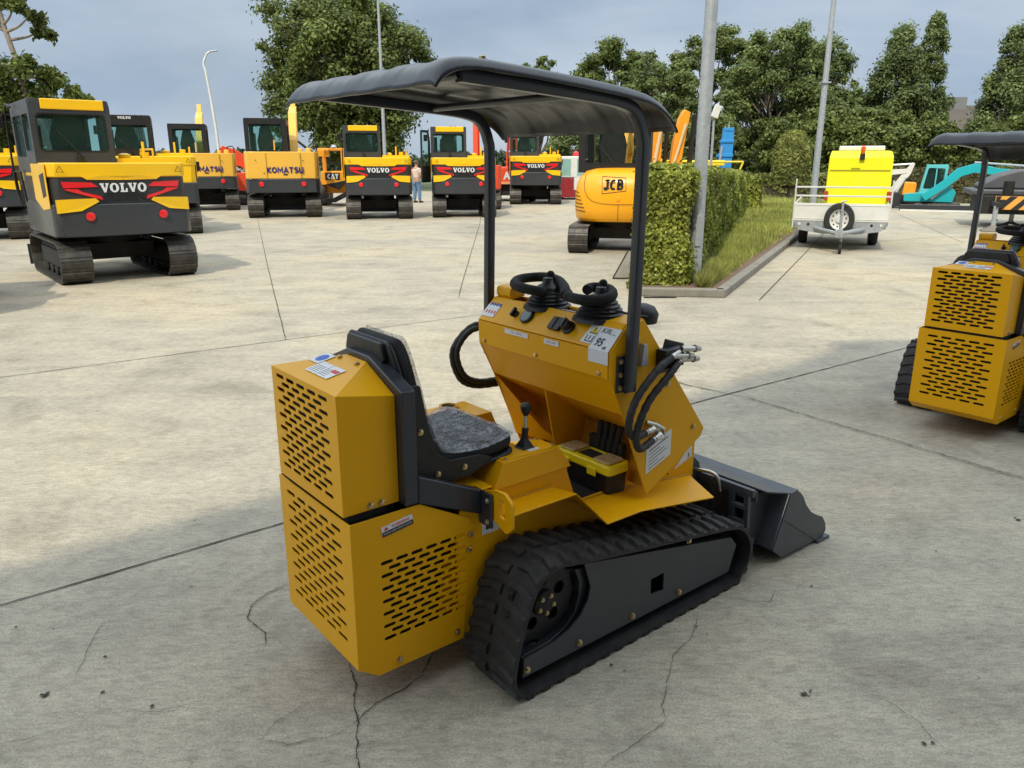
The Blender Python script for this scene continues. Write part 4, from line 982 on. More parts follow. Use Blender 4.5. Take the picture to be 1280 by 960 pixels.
def volvo(name='crawler_excavator'):
    e = empty(name); undercarriage(e, 1.92, .42, 2.55, .62)
    hw = .955; yb = -1.36
    t = MB(); tail(t, hw, yb, .95, .70, 1.16, .20, .26); cw = t.build('counterweight', 'exgrey2', e, 35, .05, 3)
    t = MB(); tail(t, hw - .025, yb + .05, .95, 1.15, 1.60, .20, .20); pn = t.build('tail_panel', 'exgrey', e, 35, .015)
    t = MB(); tail(t, hw - .005, yb + .035, .55, 1.535, 1.735, .20, .24); t.build('hood', 'exyellow', e, 35, .045, 3)
    # yellow lower edge of the hood dropping in the middle
    yy = yb + .0385 - .004
    t = MB()
    def ys(x): return yb + .05 + .16 * .35 * (x / (hw * .9)) ** 2
    def strip(pts, off, name_, mat, par):
        tt = MB()
        for poly in pts:
            # subdivide across x so that the panel follows the curve
            f = [(x, ys(x) - off, z) for x, z in poly]; bk_ = [(x, ys(x) + .02, z) for x, z in poly]; n = len(poly)
            tt.add(f + bk_, [tuple(range(n)), tuple(range(n, 2 * n))[::-1]] + [(k, (k + 1) % n, (k + 1) % n + n, k + n) for k in range(n)])
        return tt.build(name_, mat, par, 0)
    strip([[(-.55, 1.55), (-.47, 1.50), (0, 1.495), (.47, 1.50), (.55, 1.55), (.3, 1.56), (-.3, 1.56)]], .016, 'hood_edge', 'exyellow', pn)
    for s in (-1, 1):
        strip([[(s * .80, 1.475), (s * .42, 1.46), (s * .34, 1.40), (s * .78, 1.385)], [(s * .77, 1.360), (s * .30, 1.215), (s * .31, 1.265), (s * .55, 1.33), (s * .60, 1.372), (s * .76, 1.375)]][::1], .012, 'tail_light', 'red', e)
        strip([[(s * .90, 1.225), (s * .62, 1.235), (s * .40, 1.238), (s * .36, 1.195), (s * .60, 1.07), (s * .90, 1.04)]], .060, 'corner_trim', 'exyellow', e)
        t = MB(); t.lathe([(.062, 0), (.062, .012), (.05, .018)], (s * .50, yb + .012 + .0, .985), (0, -1, 0), 18); t.build('reflector', 'red', e, 35)
        t = MB(); text(t, '!', (s * .80, ys(.8) - .04, 1.64), (1, 0, 0), (0, 0, 1), .03, .001, .01)
        t.fr([(-.05, -.035), (.05, -.035), (.05, -.028), (-.05, -.028)], (s * .80, ys(.8) - .04, 1.64), (1, 0, 0), (0, 0, 1), 0, .002)
        t.fr([(-.05, -.035), (-.042, -.035), (.004, .05), (-.004, .05)], (s * .80, ys(.8) - .04, 1.64), (1, 0, 0), (0, 0, 1), 0, .002); t.fr([(.042, -.035), (.05, -.035), (.004, .05), (-.004, .05)], (s * .80, ys(.8) - .04, 1.64), (1, 0, 0), (0, 0, 1), 0, .002)
        t.build('warning_mark', 'ink', e, 0)
    t = MB(); slab_text(t, 'VOLVO', (0, yb + .042, 1.385), (1, 0, 0), (0, 0, 1), .128, .006); t.build('lettering', 'white', pn, 0)
    strip([[(-.20, 1.20), (.20, 1.20), (.15, 1.30), (-.15, 1.30)]], .006, 'handle_recess', 'blackplastic', pn)
    strip([[(-.55, 1.215), (-.25, 1.215), (-.16, 1.315), (.16, 1.315), (.25, 1.215), (.55, 1.215), (.55, 1.205), (.26, 1.205), (.17, 1.300), (-.17, 1.300), (-.26, 1.205), (-.55, 1.205)]], .010, 'panel_groove', 'blackplastic', pn)
    # yellow left flank with dark opening, engine hood on the right side
    t = MB(); t.yz([(-1.14, 1.10), (-.62, 1.06), (-.10, 1.20), (-.10, 1.72), (-1.14, 1.72)], -hw + .001, -hw - .012); t.build('flank_panel', 'exyellow', e, 0, .006)
    t = MB(); t.yz([(-.95, 1.25), (.30, 1.17), (.9, 1.17), (.9, 1.70), (-.95, 1.70)], hw - .001, hw + .012)
    t.build('flank_panel', 'exyellow', e, 0, .006)
    t = MB(); t.yz([(-1.05, 1.28), (-.78, 1.24), (-.70, 1.56), (-1.05, 1.60)], -hw - .0125, -hw - .016); t.build('vent_panel', 'blackplastic', e, 0)
    # cab
    c = cab_body(e, -.96, .11, -.62, 1.02, 1.60, 2.62, 'cabgrey', sill=.30, top=.20)
    t = MB(); t.bx(-.80, .03, -.640, -.30, 2.48, 2.625); t.build('roof_strip', 'exyellow', c, 0, .012)
    t = MB(); t.lathe([(.03, 0), (.045, .05), (.04, .1)], (-.38, -.66, 1.74), (0, 0, 1), 12); t.build('knob', 'blackplastic', c, 30)
    # grab rail, mirror, open rail on the left
    t = MB(); t.tube(spline([(-1.02, .95, 1.2), (-1.05, .95, 1.4), (-1.04, .90, 2.5), (-1.02, .5, 2.55)], 5), .016, 8); t.tube([(-1.02, .35, 1.15), (-1.04, .35, 1.6), (-1.04, .95, 1.6), (-1.02, .95, 1.15)], .014, 8); t.build('grab_rail', 'blackplastic', c, 40)
    t = MB(); t.bx(-1.19, -1.07, .98, 1.02, 2.25, 2.45); t.bx(-1.07, -.95, .99, 1.01, 2.34, 2.36); t.build('mirror', 'blackplastic', c, 0, .01)
    # service boxes right of the cab
    t = MB(); t.bx(.14, .93, -.55, .60, 1.735, 1.80); t.bx(.60, .92, .60, .95, 1.2, 1.62); t.lathe([(.09, 1.80), (.09, 1.86), (.04, 1.88)], (.35, -.15, 0), (0, 0, 1), 14); t.lathe([(.07, 1.80), (.07, 1.90)], (.72, .1, 0), (0, 0, 1), 14); t.tube([(.55, -.5, 1.8), (.55, -.5, 2.05)], .022, 8)
    t.tube([(.88, .9, 1.62), (.88, .9, 1.95), (.88, .2, 1.95), (.88, .2, 1.8)], .016, 8); t.build('service_box', 'exyellow', e, 35, .01)
    t = MB(); t.bx(.94, 1.08, .55, .75, 1.40, 1.62); t.build('mirror', 'blackplastic', e, 0, .01)
    t = MB(); t.bx(-.9, .9, -.9, .9, .66, .72); t.build('belly_plate', 'dark', e, 0)
    boom_set(e, -.26, 'exgrey', H=2.56, reach=3.1)
    return e
def place(e, mid, az, off=1.28, sc=1):
    """mid: ground point under the middle of the track rears"""
    f = Vector((math.cos(az), math.sin(az), 0)); e.location = Vector((mid[0], mid[1], 0)) + f * off * sc
    e.rotation_euler = (0, 0, az - math.pi / 2); e.scale = (sc,) * 3
GV = 'dark grey and yellow crawler excavators parked in the row'
V1 = volvo(); tag(V1, 'nearest grey and yellow excavator on the left, whole rear and left track in view', 'excavator', GV); place(V1, (-5.28, 10.76), R(129.5), 1.28, .92)
def more(mid, az, label, sc=1):
    c = copy_tree(V1); c['label'] = label; place(c, mid, az, 1.28, sc); return c
V0 = more((-11.2, 16.35), R(120), 'grey and yellow excavator cut off by the left edge, behind the nearest one')
VB = more((-8.05, 17.75), R(113), 'excavator half hidden behind the nearest one, black cab beside an all yellow tail')
VC = more((-3.83, 22.81), R(100), 'grey and yellow excavator under the big oak, person standing at its right')
VD = more((-1.42, 23.55), R(95.5), 'grey and yellow excavator with its cab door open, just left of the canopy post')
VE = more((.93, 31.0), R(89.5), 'farthest grey and yellow excavator, seen between the two canopy posts', 1.06)
# the one behind the nearest has a yellow tail and a plain black cab
for c in kids(VB):
    n_ = c.name.split('.')[0]
    if n_ in ('tail_panel', 'flank_panel'):
        c.data = c.data.copy(); c.data.materials.clear(); c.data.materials.append(MT['exyellow'])
    if n_ in ('tail_light', 'corner_trim'): bpy.data.objects.remove(c)
for c in kids(VB):
    if c.name.split('.')[0] == 'cab':
        for g in kids(c):
            if g.name.split('.')[0] == 'roof_strip': bpy.data.objects.remove(g)
            elif g.name.split('.')[0] == 'cab_frame': g.data = g.data.copy(); g.data.materials.clear(); g.data.materials.append(MT['cabblack'])
        t = MB(); slab_text(t, 'VOLVO', (-.42, -.628, 2.565), (1, 0, 0), (0, 0, 1), .055, .004); t.build('lettering', 'white', c, 0)
# open door on the one left of the canopy post
dd = MB(); dd.fr(rnd_poly([(0, 0), (.62, 0), (.62, 1.55), (.1, 1.55), (0, 1.2)], .05), (-.98, .30, 1.0), (-.42, -.9, 0), (0, 0, 1), 0, .04, [rnd_poly([(.07, .5), (.56, .5), (.56, 1.48), (.13, 1.48), (.07, 1.2)], .04)])
dr = dd.build('cab_door', 'cabgrey', VD, 0); dd = MB(); dd.fr([(.05, .48), (.58, .48), (.58, 1.5), (.05, 1.5)], (-.98, .30, 1.0), (-.42, -.9, 0), (0, 0, 1), .015, .022); dd.build('door_glass', 'glassg', dr, 0)

def komatsu():
    e = empty('crawler_excavator'); undercarriage(e, 2.12, .45, 2.7, .66)
    hw = 1.05; yb = -1.50
    t = MB(); tail(t, hw + .01, yb, 1.0, .74, 1.13, .2, .2); t.build('counterweight', 'exgrey2', e, 35, .05, 3)
    t = MB(); tail(t, hw, yb + .03, .7, 1.135, 1.90, .2, .2); h = t.build('hood', 'komyellow', e, 35, .07, 3)
    t = MB(); stroke_text(t, 'KOMATSU', (.10, yb + .026, 1.385), (1, 0, 0), (0, 0, 1), .165, .004, .23, .10, 0, 1.02); t.build('lettering', surf('navy_lettering', (.01, .012, .16), .4, dirt=0), h, 0)
    t = MB(); t.bx(-.42, -.414, yb + .028, yb + .04, 1.15, 1.86); t.bx(.55, .556, yb + .028, yb + .05, 1.15, 1.86); t.bx(.04, .16, yb + .02, yb + .03, 1.24, 1.28); t.bx(-1.0, 1.0, yb + .035, yb + .05, 1.128, 1.140)
    t.build('panel_gap', 'dark', h, 0)
    t = MB()
    for k in range(9): t.bx(.90, 1.052, yb + .16 + .004 * k, yb + .36, 1.25 + k * .055, 1.262 + k * .055)
    t.build('vent_slot', 'dark', h, 0)
    for s in (-1, 1):
        t = MB(); t.lathe([(.07, 0), (.07, .012), (.055, .018)], (s * .60 + .0, yb + .014, .985), (0, -1, 0), 18); t.build('reflector', 'red', e, 35)
    for x, z in ((.60, 1.30), (.62, 1.65), (-.50, 1.30), (-.72, 1.66)):
        t = MB(); t.lathe([(.018, 0), (.012, .01)], (x, yb + .03, z), (0, -1, 0), 8); t.build('bolt', 'dark', h, 0)
    c = cab_body(e, -1.03, .18, -.72, 1.0, 1.72, 2.86, 'cabblack', sill=.20, top=.16, post=.12, lean=.02)
    t = MB(); t.tube([(-.2, -.74, 1.95), (-.2, -.74, 2.25)], .02, 8); t.build('grab_rail', 'komyellow', c, 30)
    t = MB(); t.lathe([(.07, 1.89), (.07, 1.98), (.05, 2.0)], (.55, -1.1, 0), (0, 0, 1), 14); t.lathe([(.09, 1.88), (.08, 2.0), (.05, 2.02)], (.78, -.95, 0), (0, 0, 1), 14); t.build('exhaust_stub', 'komyellow', e, 35)
    t = MB(); t.tube(spline([(.80, -.3, 1.85), (.80, -.3, 2.1), (1.0, -.3, 2.12), (1.02, -.3, 1.8)], 5), .018, 8); t.build('grab_rail', 'blackplastic', e, 40)
    # boom rises high in front of the cab
    t = MB(); beam(t, [(1.0, 1.2), (1.35, 2.2), (2.0, 3.0), (3.2, 3.35)], [.34, .40, .42, .22], .16, .40)
    t.tube([(.38, 1.2, 1.5), (.40, 1.5, 2.6), (.40, 2.1, 3.2)], .03, 8); t.build('boom', 'komyellow', e, 20, .01)
    t = MB(); t.tube([(.20, 1.15, 1.6), (.20, 1.45, 2.5)], .045, 8); t.build('hydraulic_cylinder', 'galv', e, 40)
    t = MB(); beam(t, [(3.35, 3.7), (3.2, 3.3), (2.85, 2.2), (2.6, 1.2)], [.2, .34, .26, .18], .20, .36); t.build('dipper_arm', 'komyellow', e, 20, .01)
    t = MB(); t.yz([(2.7, 1.2), (2.45, 1.2), (2.1, .8), (2.1, .4), (2.4, .15), (2.6, .2), (2.3, .55)], -.05, .6); t.build('digging_bucket', 'exgrey', e, 20, .005)
    return e
KB = komatsu(); tag(KB, 'mustard yellow excavator with black cab, its whole rear in view', 'excavator', 'mustard yellow crawler excavators'); place(KB, (-6.78, 23.5), R(103), 1.35)
KA = copy_tree(KB); KA['label'] = 'mustard yellow excavator with part of its tail hidden behind the nearer machines'; place(KA, (-10.45, 27.0), R(108.5), 1.35, 1.0)
# its boom stands behind the cab, in the middle
for c in kids(KA):
    if c.name.split('.')[0] in ('boom', 'dipper_arm', 'hydraulic_cylinder'): c.location = (-.42, .1, .02)

# rounded orange-yellow excavator
J = tag(empty('crawler_excavator'), 'rounded orange yellow excavator with black cab, left of the clipped hedge', 'excavator')
undercarriage(J, 1.75, .36, 2.3, .50)
def rr_plan(hw, y0, y1, r, k=1.0): return rnd_poly([(-hw * k, y1), (-hw * k, y0), (hw * k, y0), (hw * k, y1)], [.05, r, r, .05], 8)
hwJ = .86
zs = [(.56, .93), (.62, .98), (.80, 1.0), (1.05, 1.0), (1.22, .97), (1.36, .90), (1.45, .78), (1.495, .60), (1.51, .36)]
plan0 = []
for k in range(29):
    a = math.pi + math.pi * k / 28; plan0.append((math.copysign(abs(math.cos(a)) ** .62, math.cos(a)) * hwJ, -abs(math.sin(a)) ** .62 * .95))
plan0 = plan0 + [(hwJ, .7), (-hwJ, .7)]
vs = []; fs = []; n = len(plan0)
for z, k in zs: vs += [(x * k, y * (k if y < 0 else 1), z) for x, y in plan0]
for i in range(len(zs) - 1):
    for j in range(n): fs.append((i * n + j, i * n + (j + 1) % n, (i + 1) * n + (j + 1) % n, (i + 1) * n + j))
fs += [tuple(range(n))[::-1], tuple((len(zs) - 1) * n + k for k in range(n))]
t = MB(); t.add(vs, fs); jb = t.build('tail_shell', 'jcbyellow', J, 50)
def jy(x, z):
    k = np.interp(z, [a for a, _ in zs], [b for _, b in zs]); u = min(.999, abs(x) / (hwJ * k))
    a = math.acos(u ** (1 / .62)); return -(math.sin(a) ** .62) * .95 * k
def jstrip(path, w, name, mat, off=.012):
    t = MB()
    fine_ = []
    for (xa, za), (xb, zb) in zip(path[:-1], path[1:]): fine_ += [(xa + (xb - xa) * k / 8, za + (zb - za) * k / 8) for k in range(8)]
    path = fine_ + [path[-1]]
    for (xa, za), (xb, zb) in zip(path[:-1], path[1:]):
        d = Vector((xb - xa, zb - za)).normalized(); nn = Vector((-d.y, d.x)) * w / 2
        q = [(xa + nn.x, za + nn.y), (xb + nn.x, zb + nn.y), (xb - nn.x, zb - nn.y), (xa - nn.x, za - nn.y)]
        t.add([(x, jy(x, z) - off, z) for x, z in q], [(0, 1, 2, 3)])
    t.build(name, mat, jb, 0)
door = [(-.62, 1.40), (-.64, 1.25), (-.62, 1.10), (-.56, .99), (-.46, .92), (-.30, .885), (-.05, .875), (.25, .875), (.46, .91), (.58, .99)]
jstrip(door, .008, 'panel_gap', 'dark'); jstrip([(.0, .875), (.0, .75), (.0, .58)], .008, 'panel_gap', 'dark')
for k in range(6):
    jstrip([(-.84 + .004 * k, .86 + k * .065 - .10), (-.76 + (-.02 if k else .0) , .86 + k * .065 - .11), (-.60 - .028 * k, .85 + k * .065 - .11)], .014, 'vent_slot', 'dark', .014)
for k in range(3): jstrip([(.36 - .05 * k, 1.235 - .055 * k), (.55, 1.232 - .055 * k), (.70, 1.23 - .055 * k)], .014, 'vent_slot', 'dark', .014)
def jplate(pts, name, mat, off):
    t = MB(); t.add([(x, jy(0, 1.2) - off + (jy(x, z) - jy(0, 1.2)) * 1.0, z) for x, z in pts], [tuple(range(len(pts)))]); return t.build(name, mat, jb, 0)
jstrip([(-.295, 1.06), (.13, 1.11), (.115, 1.335), (-.305, 1.36), (-.295, 1.06)], .010, 'badge_border', 'ink', .006)
yj = jy(.04, 1.2) - .013
t = MB(); stroke_text(t, 'JCB', (-.09, yj, 1.215), (1, 0, .02), (0, 0, 1), .185, .004, .22, .10, .06, .85)
t.fr([(-.05, -.01), (.05, -.01), (.05, .012), (-.05, .012)], (-.20, yj, 1.288), (1, 0, 0), (0, 0, 1), 0, .004)
t.build('lettering', 'ink', jb, 0)
t = MB(); t.bx(-.03, .03, jy(0, .95) - .01, jy(0, .95) + .01, .93, 1.0); t.build('hood_catch', 'jcbyellow', jb, 0, .004)
cj = cab_body(J, -.80, .46, -.42, .80, 1.42, 2.52, 'cabblack', sill=.16, top=.12, post=.12, gl='glassc')
t = MB(); t.bx(.45, .50, -.30, .75, 1.5, 2.4); t.build('cab_guard', 'cabblack', cj, 0)
boom_set(J, -.15, 'jcbyellow', y0=1.0, H=2.4, reach=2.6, hoses=False)
place(J, (2.02, 14.25), R(77), 1.12)
J.location = (2.10, 15.05, 0); J.rotation_euler = (0, 0, R(78 - 90))

# ------------------------------------------------------------------ far machines
def simple_digger(x, y, az, body, label, sc=1, boom=True):
    e = tag(empty('crawler_excavator'), label, 'excavator'); undercarriage(e, 1.7, .35, 2.2, .5)
    t = MB(); tail(t, .84, -1.1, .8, .60, 1.25, .2, .25); t.build('hood', body, e, 35, .05, 3)
    cab_body(e, -.80, .15, -.45, .75, 1.25, 2.35, 'cabblack', sill=.12, top=.1)
    e.location = (x, y, 0); e.rotation_euler = (0, 0, az - math.pi / 2); e.scale = (sc,) * 3; return e
rd = tag(empty('crawler_excavator'), 'orange red mini excavator with lowered boom, in the gap between the mustard yellow excavators', 'excavator')
undercarriage(rd, 1.5, .3, 2.0, .45)
t = MB(); tail(t, .78, -1.0, .7, .55, 1.22, .2, .25); hb = t.build('hood', 'orange', rd, 35, .05, 3)
t = MB(); text(t, 'KUBOTA', (0, -1.008, .92), (1, 0, 0), (0, 0, 1), .12, .002, .03); t.lathe([(.09, 0), (.07, .01)], (0, -1.0, 1.08), (0, -1, 0), 10); t.build('lettering', 'white', hb, 0)
t = MB(); t.xz([(-1.5, 1.9), (-1.2, 2.22), (-.75, 2.08), (-.35, 1.85), (.25, 1.20), (.05, 1.0), (-.6, 1.45), (-1.1, 1.55)], -.3, -.1); t.build('boom', 'orange', rd, 20, .01)
t = MB(); t.tube([(-.8, -.35, 1.4), (-.35, -.35, 1.0), (.2, -.35, .7)], .08, 8); t.xz([(-.9, .4), (-.3, .4), (-.45, 1.1), (-.7, 1.2)], -.45, -.35); t.build('hydraulic_cylinder', 'galv', rd, 30)
t = MB(); t.bx(-.95, -.6, -.9, -.3, .9, 1.3); t.build('exhaust_box', 'blackplastic', rd, 0, .02)
rd.location = (-10.1, 31.6, 0); rd.rotation_euler = (0, 0, R(16))
# thin red machine right of the second mustard excavator
rm = tag(empty('forklift_mast'), 'narrow red lifting mast standing just right of the second mustard yellow excavator', 'mast')
t = MB(); t.bx(-.16, -.08, -.05, .05, 0, 1.75); t.bx(.08, .16, -.05, .05, 0, 1.75); t.bx(-.15, .15, -.04, .04, 1.2, 1.3); t.bx(-.15, .15, -.04, .04, .4, .6); t.build('mast_rail', 'orange', rm, 0, .01)
t = MB(); t.bx(-.2, .4, .1, .9, .05, .5); t.build('chassis', 'orange', rm, 0, .02); rm.location = (-7.55, 30.2, 0)
# yellow backhoe loader with black bucket arm
ct = tag(empty('wheel_loader'), 'yellow wheel loader with open cab frame and curved black arm, between two excavators', 'wheel loader')
t = MB(); t.bx(-.9, .9, -.3, 1.6, .55, 1.15); t.bx(-.8, .35, -.6, -.3, .9, 1.5); cb = t.build('body', 'orangemach', ct, 0, .05, 3)
t = MB(); t.bx(-.62, .02, -.612, -.602, 1.12, 1.42); pl = t.build('badge', 'ink', cb, 0)
t = MB(); stroke_text(t, 'CAT', (-.28, -.616, 1.27), (1, 0, 0), (0, 0, 1), .2, .003, .24, .06); t.build('lettering', 'white', pl, 0)
t = MB(); t.fr([(-.1, -.06), (.1, -.06), (0, .05)], (-.28, -.617, 1.2), (1, 0, 0), (0, 0, 1), .001, .002); t.build('emblem', 'inkyellow', pl, 0)
t = MB(); t.bx(-.62, -.40, -.62, -.45, 2.12, 2.42); t.bx(-.95, -.40, -.62, -.3, 2.10, 2.38); t.bx(.10, .38, -.55, -.3, 1.4, 2.40); t.bx(-.9, .38, -.5, 1.0, 2.36, 2.46); t.bx(-.9, -.75, .8, 1.0, 1.1, 2.4); t.build('cab_frame', 'orangemach', ct, 0, .02)
t = MB(); t.lathe([(.12, 2.46), (.14, 2.5), (.08, 2.6)], (-.2, -.4, 0), (0, 0, 1), 10); t.build('work_light', 'galv', ct, 30)
for x, y in ((-.8, -.1), (.8, -.1), (-.8, 1.3), (.8, 1.3)):
    t = MB(); t.lathe([(.28, -.16), (.50, -.16), (.55, -.08), (.55, .08), (.50, .16), (.28, .16)], (x, y, .55), (1, 0, 0), 24); w_ = t.build('wheel', 'rubber', ct, 35)
    t = MB(); t.lathe([(.28, -.12), (.28, .12)], (x, y, .55), (1, 0, 0), 20); t.build('rim', 'orangemach', w_, 35)
t = MB(); beam(t, [(-.8, .25), (-.2, .28), (.35, .55), (.75, 1.05), (1.1, 1.10)], [.12, .2, .22, .2, .14], -1.10, -.95); ar = MB().add([(v[1], v[0], v[2]) for v in t.v], t.f); ar.xz([(-.55, .95), (.35, 1.12), (.3, 1.0), (0, .72)], -1.12, -.7); ar.build('loader_arm', 'blackplastic', ct, 30, .01)
ct.location = (-6.55, 30.5, 0); ct.rotation_euler = (0, 0, R(5)); ct.scale = (.86,) * 3
# red boom behind the excavator left of the post
rb = tag(empty('crawler_excavator'), 'excavator hidden behind the row with only its raised red boom showing', 'excavator')
undercarriage(rb, 1.9, .4, 2.4, .6)
t = MB(); tail(t, .95, -1.2, .9, .7, 1.5, .2, .2); t.build('hood', 'orange', rb, 35, .05)
t = MB(); beam(t, [(.9, 1.2), (1.0, 2.2), (1.1, 3.05), (1.6, 3.3)], [.35, .3, .28, .2], -.09, .09); t.build('boom', 'orange', rb, 20, .01)
t = MB(); t.box((.0, 1.05, 3.10), (.34, .25, .16)); t.cyl((.13, .95, 1.5), (.12, 1.05, 2.9), .03); t.build('boom_head', 'orange', rb, 30, .03)
rb.location = (-1.35, 28.8, 0)
# orange material handler with lettering behind the post
at_ = tag(empty('crane_truck'), 'orange red crane carrier with white lettering, seen right of the left canopy post', 'crane')
t = MB(); t.bx(-.95, .95, -1.2, 1.2, .72, 1.42); hb = t.build('tail_body', 'orange', at_, 0, .06, 3)
t = MB(); text(t, 'ATLAS', (.08, -1.21, 1.05), (1, 0, 0), (0, 0, 1), .30, .003, .05, 0, .9); t.build('lettering', 'white', hb, 0)
t = MB(); t.bx(-.95, .95, -1.23, -1.205, .72, .82); t.build('lower_trim', surf('pale_orange_paint', (.85, .38, .18), .5), hb, 0)
t = MB(); t.bx(-.8, .8, -1.0, 1.2, .25, .70); t.build('chassis', 'dark', at_, 0, .02)
for x, y in ((-.75, -.8), (.75, -.8), (-.75, .9), (.75, .9)):
    t = MB(); t.lathe([(.2, -.14), (.42, -.14), (.45, 0), (.42, .14), (.2, .14)], (x, y, .45), (1, 0, 0), 20); t.build('wheel', 'rubber', at_, 35)
t = MB(); z0_ = 1.4
for x in (-.35, .15):
    for y in (-.2, .2): t.cyl((x, y, 1.4), (x * .8 - .02, y, 2.75), .035, .03, 6)
for k in range(7):
    za = 1.4 + k * .19
    for y in (-.2, .2): t.cyl((-.35 + .01 * k, y, za), (.15 - .008 * k, y, za + .19), .025, .025, 6); t.cyl((.15 - .008 * k, y, za), (-.35 + .01 * k, y, za + .19), .02, .02, 6)
t.bx(-.30, .10, -.22, .22, 2.1, 2.75); t.build('lattice_mast', 'orange', at_, 20)
at_.location = (.12, 34.6, 0)
# white and dark red small truck with red beacon
wt = tag(empty('small_truck'), 'small white truck with dark red lower panel and red beacon on its roof', 'truck')
t = MB(); t.bx(-.62, .75, -.6, 1.2, .95, 1.86); wb = t.build('cab', 'whitepaint', wt, 0, .05, 3)
t = MB(); t.bx(-.66, .0, -.63, -.60, .10, .93); t.bx(-.66, .78, -.60, 1.2, .10, .42); t.build('lower_panel', 'redpaint', wt, 0, .01)
t = MB(); t.bx(.03, .75, -.62, 1.2, .42, .95); t.build('body_panel', 'whitepaint', wt, 0, .02)
for q in ((-.55, -.12), (.15, .68)):
    t = MB(); t.bx(*q, -.612, -.602, 1.03, 1.74); t.build('window', 'glassg', wb, 0)
t = MB(); t.lathe([(.12, 1.86), (.15, 1.9), (.12, 2.02), (.04, 2.08)], (.12, -.2, 0), (0, 0, 1), 14); t.build('beacon', 'red', wt, 35)
t = MB(); t.bx(-.85, -.6, -.4, -.2, 1.55, 1.8); t.build('mirror', 'orange', wt, 0, .02)
for x in (-.5, .6):
    for y in (-.2, .9):
        t = MB(); t.lathe([(.12, -.09), (.25, -.09), (.25, .09), (.12, .09)], (x, y, .26), (1, 0, 0), 16); t.build('wheel', 'rubber', wt, 35)
wt.location = (2.72, 35.8, 0)
# excavator behind the hedge: two upright orange booms
ob = tag(empty('crawler_excavator'), 'orange excavator behind the hedge showing two steep boom sections', 'excavator')
undercarriage(ob, 2.0, .45, 2.8, .65)
t = MB(); tail(t, .98, -1.3, 1.0, .75, 1.55, .2, .2); t.build('hood', 'orangemach', ob, 35, .05)
t = MB(); t.xz([(-.42, 1.3), (-.35, 2.2), (-.25, 2.85), (.0, 2.9), (-.02, 2.2), (-.02, 1.3)], -.2, .1); t.xz([(.23, 1.3), (.30, 2.1), (.42, 2.75), (.55, 2.98), (.72, 2.9), (.64, 2.4), (.50, 1.3)], -.2, .1); t.box((.25, 0, 1.45), (1.3, .4, .25))
t.build('boom', 'orangemach', ob, 20, .015)
t = MB(); t.cyl((-.25, -.25, 1.3), (-.05, -.25, 2.6), .05); t.cyl((.28, -.25, 1.4), (.60, -.25, 2.6), .04); t.build('hydraulic_pipe', 'cream', ob, 30)
t = MB(); t.cyl((.10, 0, 1.5), (.16, 0, 2.6), .06); t.cyl((.80, 0, 1.5), (.88, 0, 2.85), .07); t.build('hydraulic_cylinder', 'blackplastic', ob, 30)
ob.location = (4.12, 22.2, 0)
yb_ = tag(empty('boom_lift'), 'yellow boom lift lying low behind the hedge, its basket right of the thick lamp post', 'boom lift')
t = MB(); t.bx(-.3, 2.3, -.12, .12, 1.48, 1.68); t.bx(1.5, 2.32, -.3, -.26, 1.30, 1.40); t.xz([(-.9, 1.35), (-.3, 1.5), (.1, 1.7), (-.3, 1.78), (-.9, 1.6)], -.14, .14); t.build('boom', 'boomyellow', yb_, 0, .02)
t = MB()
for a, c in (((.75, 1.62), (2.9, 1.62)), ((2.9, 1.62), (2.78, 1.30)), ((.75, 1.62), (.75, 1.3)), ((1.5, 1.3), (2.8, 1.3))): t.cyl((a[0], -.4, a[1]), (c[0], -.4, c[1]), .035, .035, 8)
t.build('basket', 'boomyellow', yb_, 30)
t = MB(); t.bx(-.9, 1.9, -.6, .8, .35, 1.1); t.build('chassis', 'galv', yb_, 0, .04)
for x, y in ((-.6, -.6), (1.6, -.6), (-.6, .8), (1.6, .8)):
    t = MB(); t.lathe([(.2, -.12), (.38, -.12), (.38, .12), (.2, .12)], (x, y, .38), (0, 1, 0), 18); t.build('wheel', 'rubber', yb_, 35)
yb_.location = (5.55, 29.6, 0)
bl = tag(empty('mobile_crane'), 'bright blue crane boom rising behind the hedge right of the thick lamp post', 'crane')
t = MB(); t.fr([(-.28, 0), (.28, 0), (.26, 1.0), (.22, 1.9), (-.18, 1.9), (-.24, 1.0)], (0, 0, 1.15), (1, 0, 0), (.04, 0, 1), 0, .4); t.box((.0, -.2, 1.9), (.62, .5, .14)); t.box((.05, -.2, 2.5), (.54, .5, .12)); t.box((.08, -.2, 3.0), (.40, .45, .14)); t.build('boom', 'blue', bl, 20, .015)
t = MB(); t.cyl((.1, -.2, 3.0), (.1, -.2, 3.3), .02, .02, 6); t.cyl((-.3, -.45, 1.3), (-.2, -.45, 2.3), .05, .05, 8); t.build('mast_tip', 'galv', bl, 30)
t = MB(); t.bx(-1.2, .6, -.8, 1.6, .45, .95); t.bx(-.4, .4, -.4, .4, .95, 1.2); t.build('carrier', 'blue', bl, 0, .05)
for x in (-.8, .3):
    for y in (-.6, 1.4):
        t = MB(); t.lathe([(.2, -.12), (.45, -.12), (.45, .12), (.2, .12)], (x, y, .45), (0, 1, 0), 18); t.build('wheel', 'rubber', bl, 35)
bl.location = (9.5, 36, 0)

# ------------------------------------------------------------------ trailer with yellow body
TR = tag(empty('flatbed_trailer'), 'white flatbed trailer with spare wheel on its front board and jockey wheel down', 'trailer')
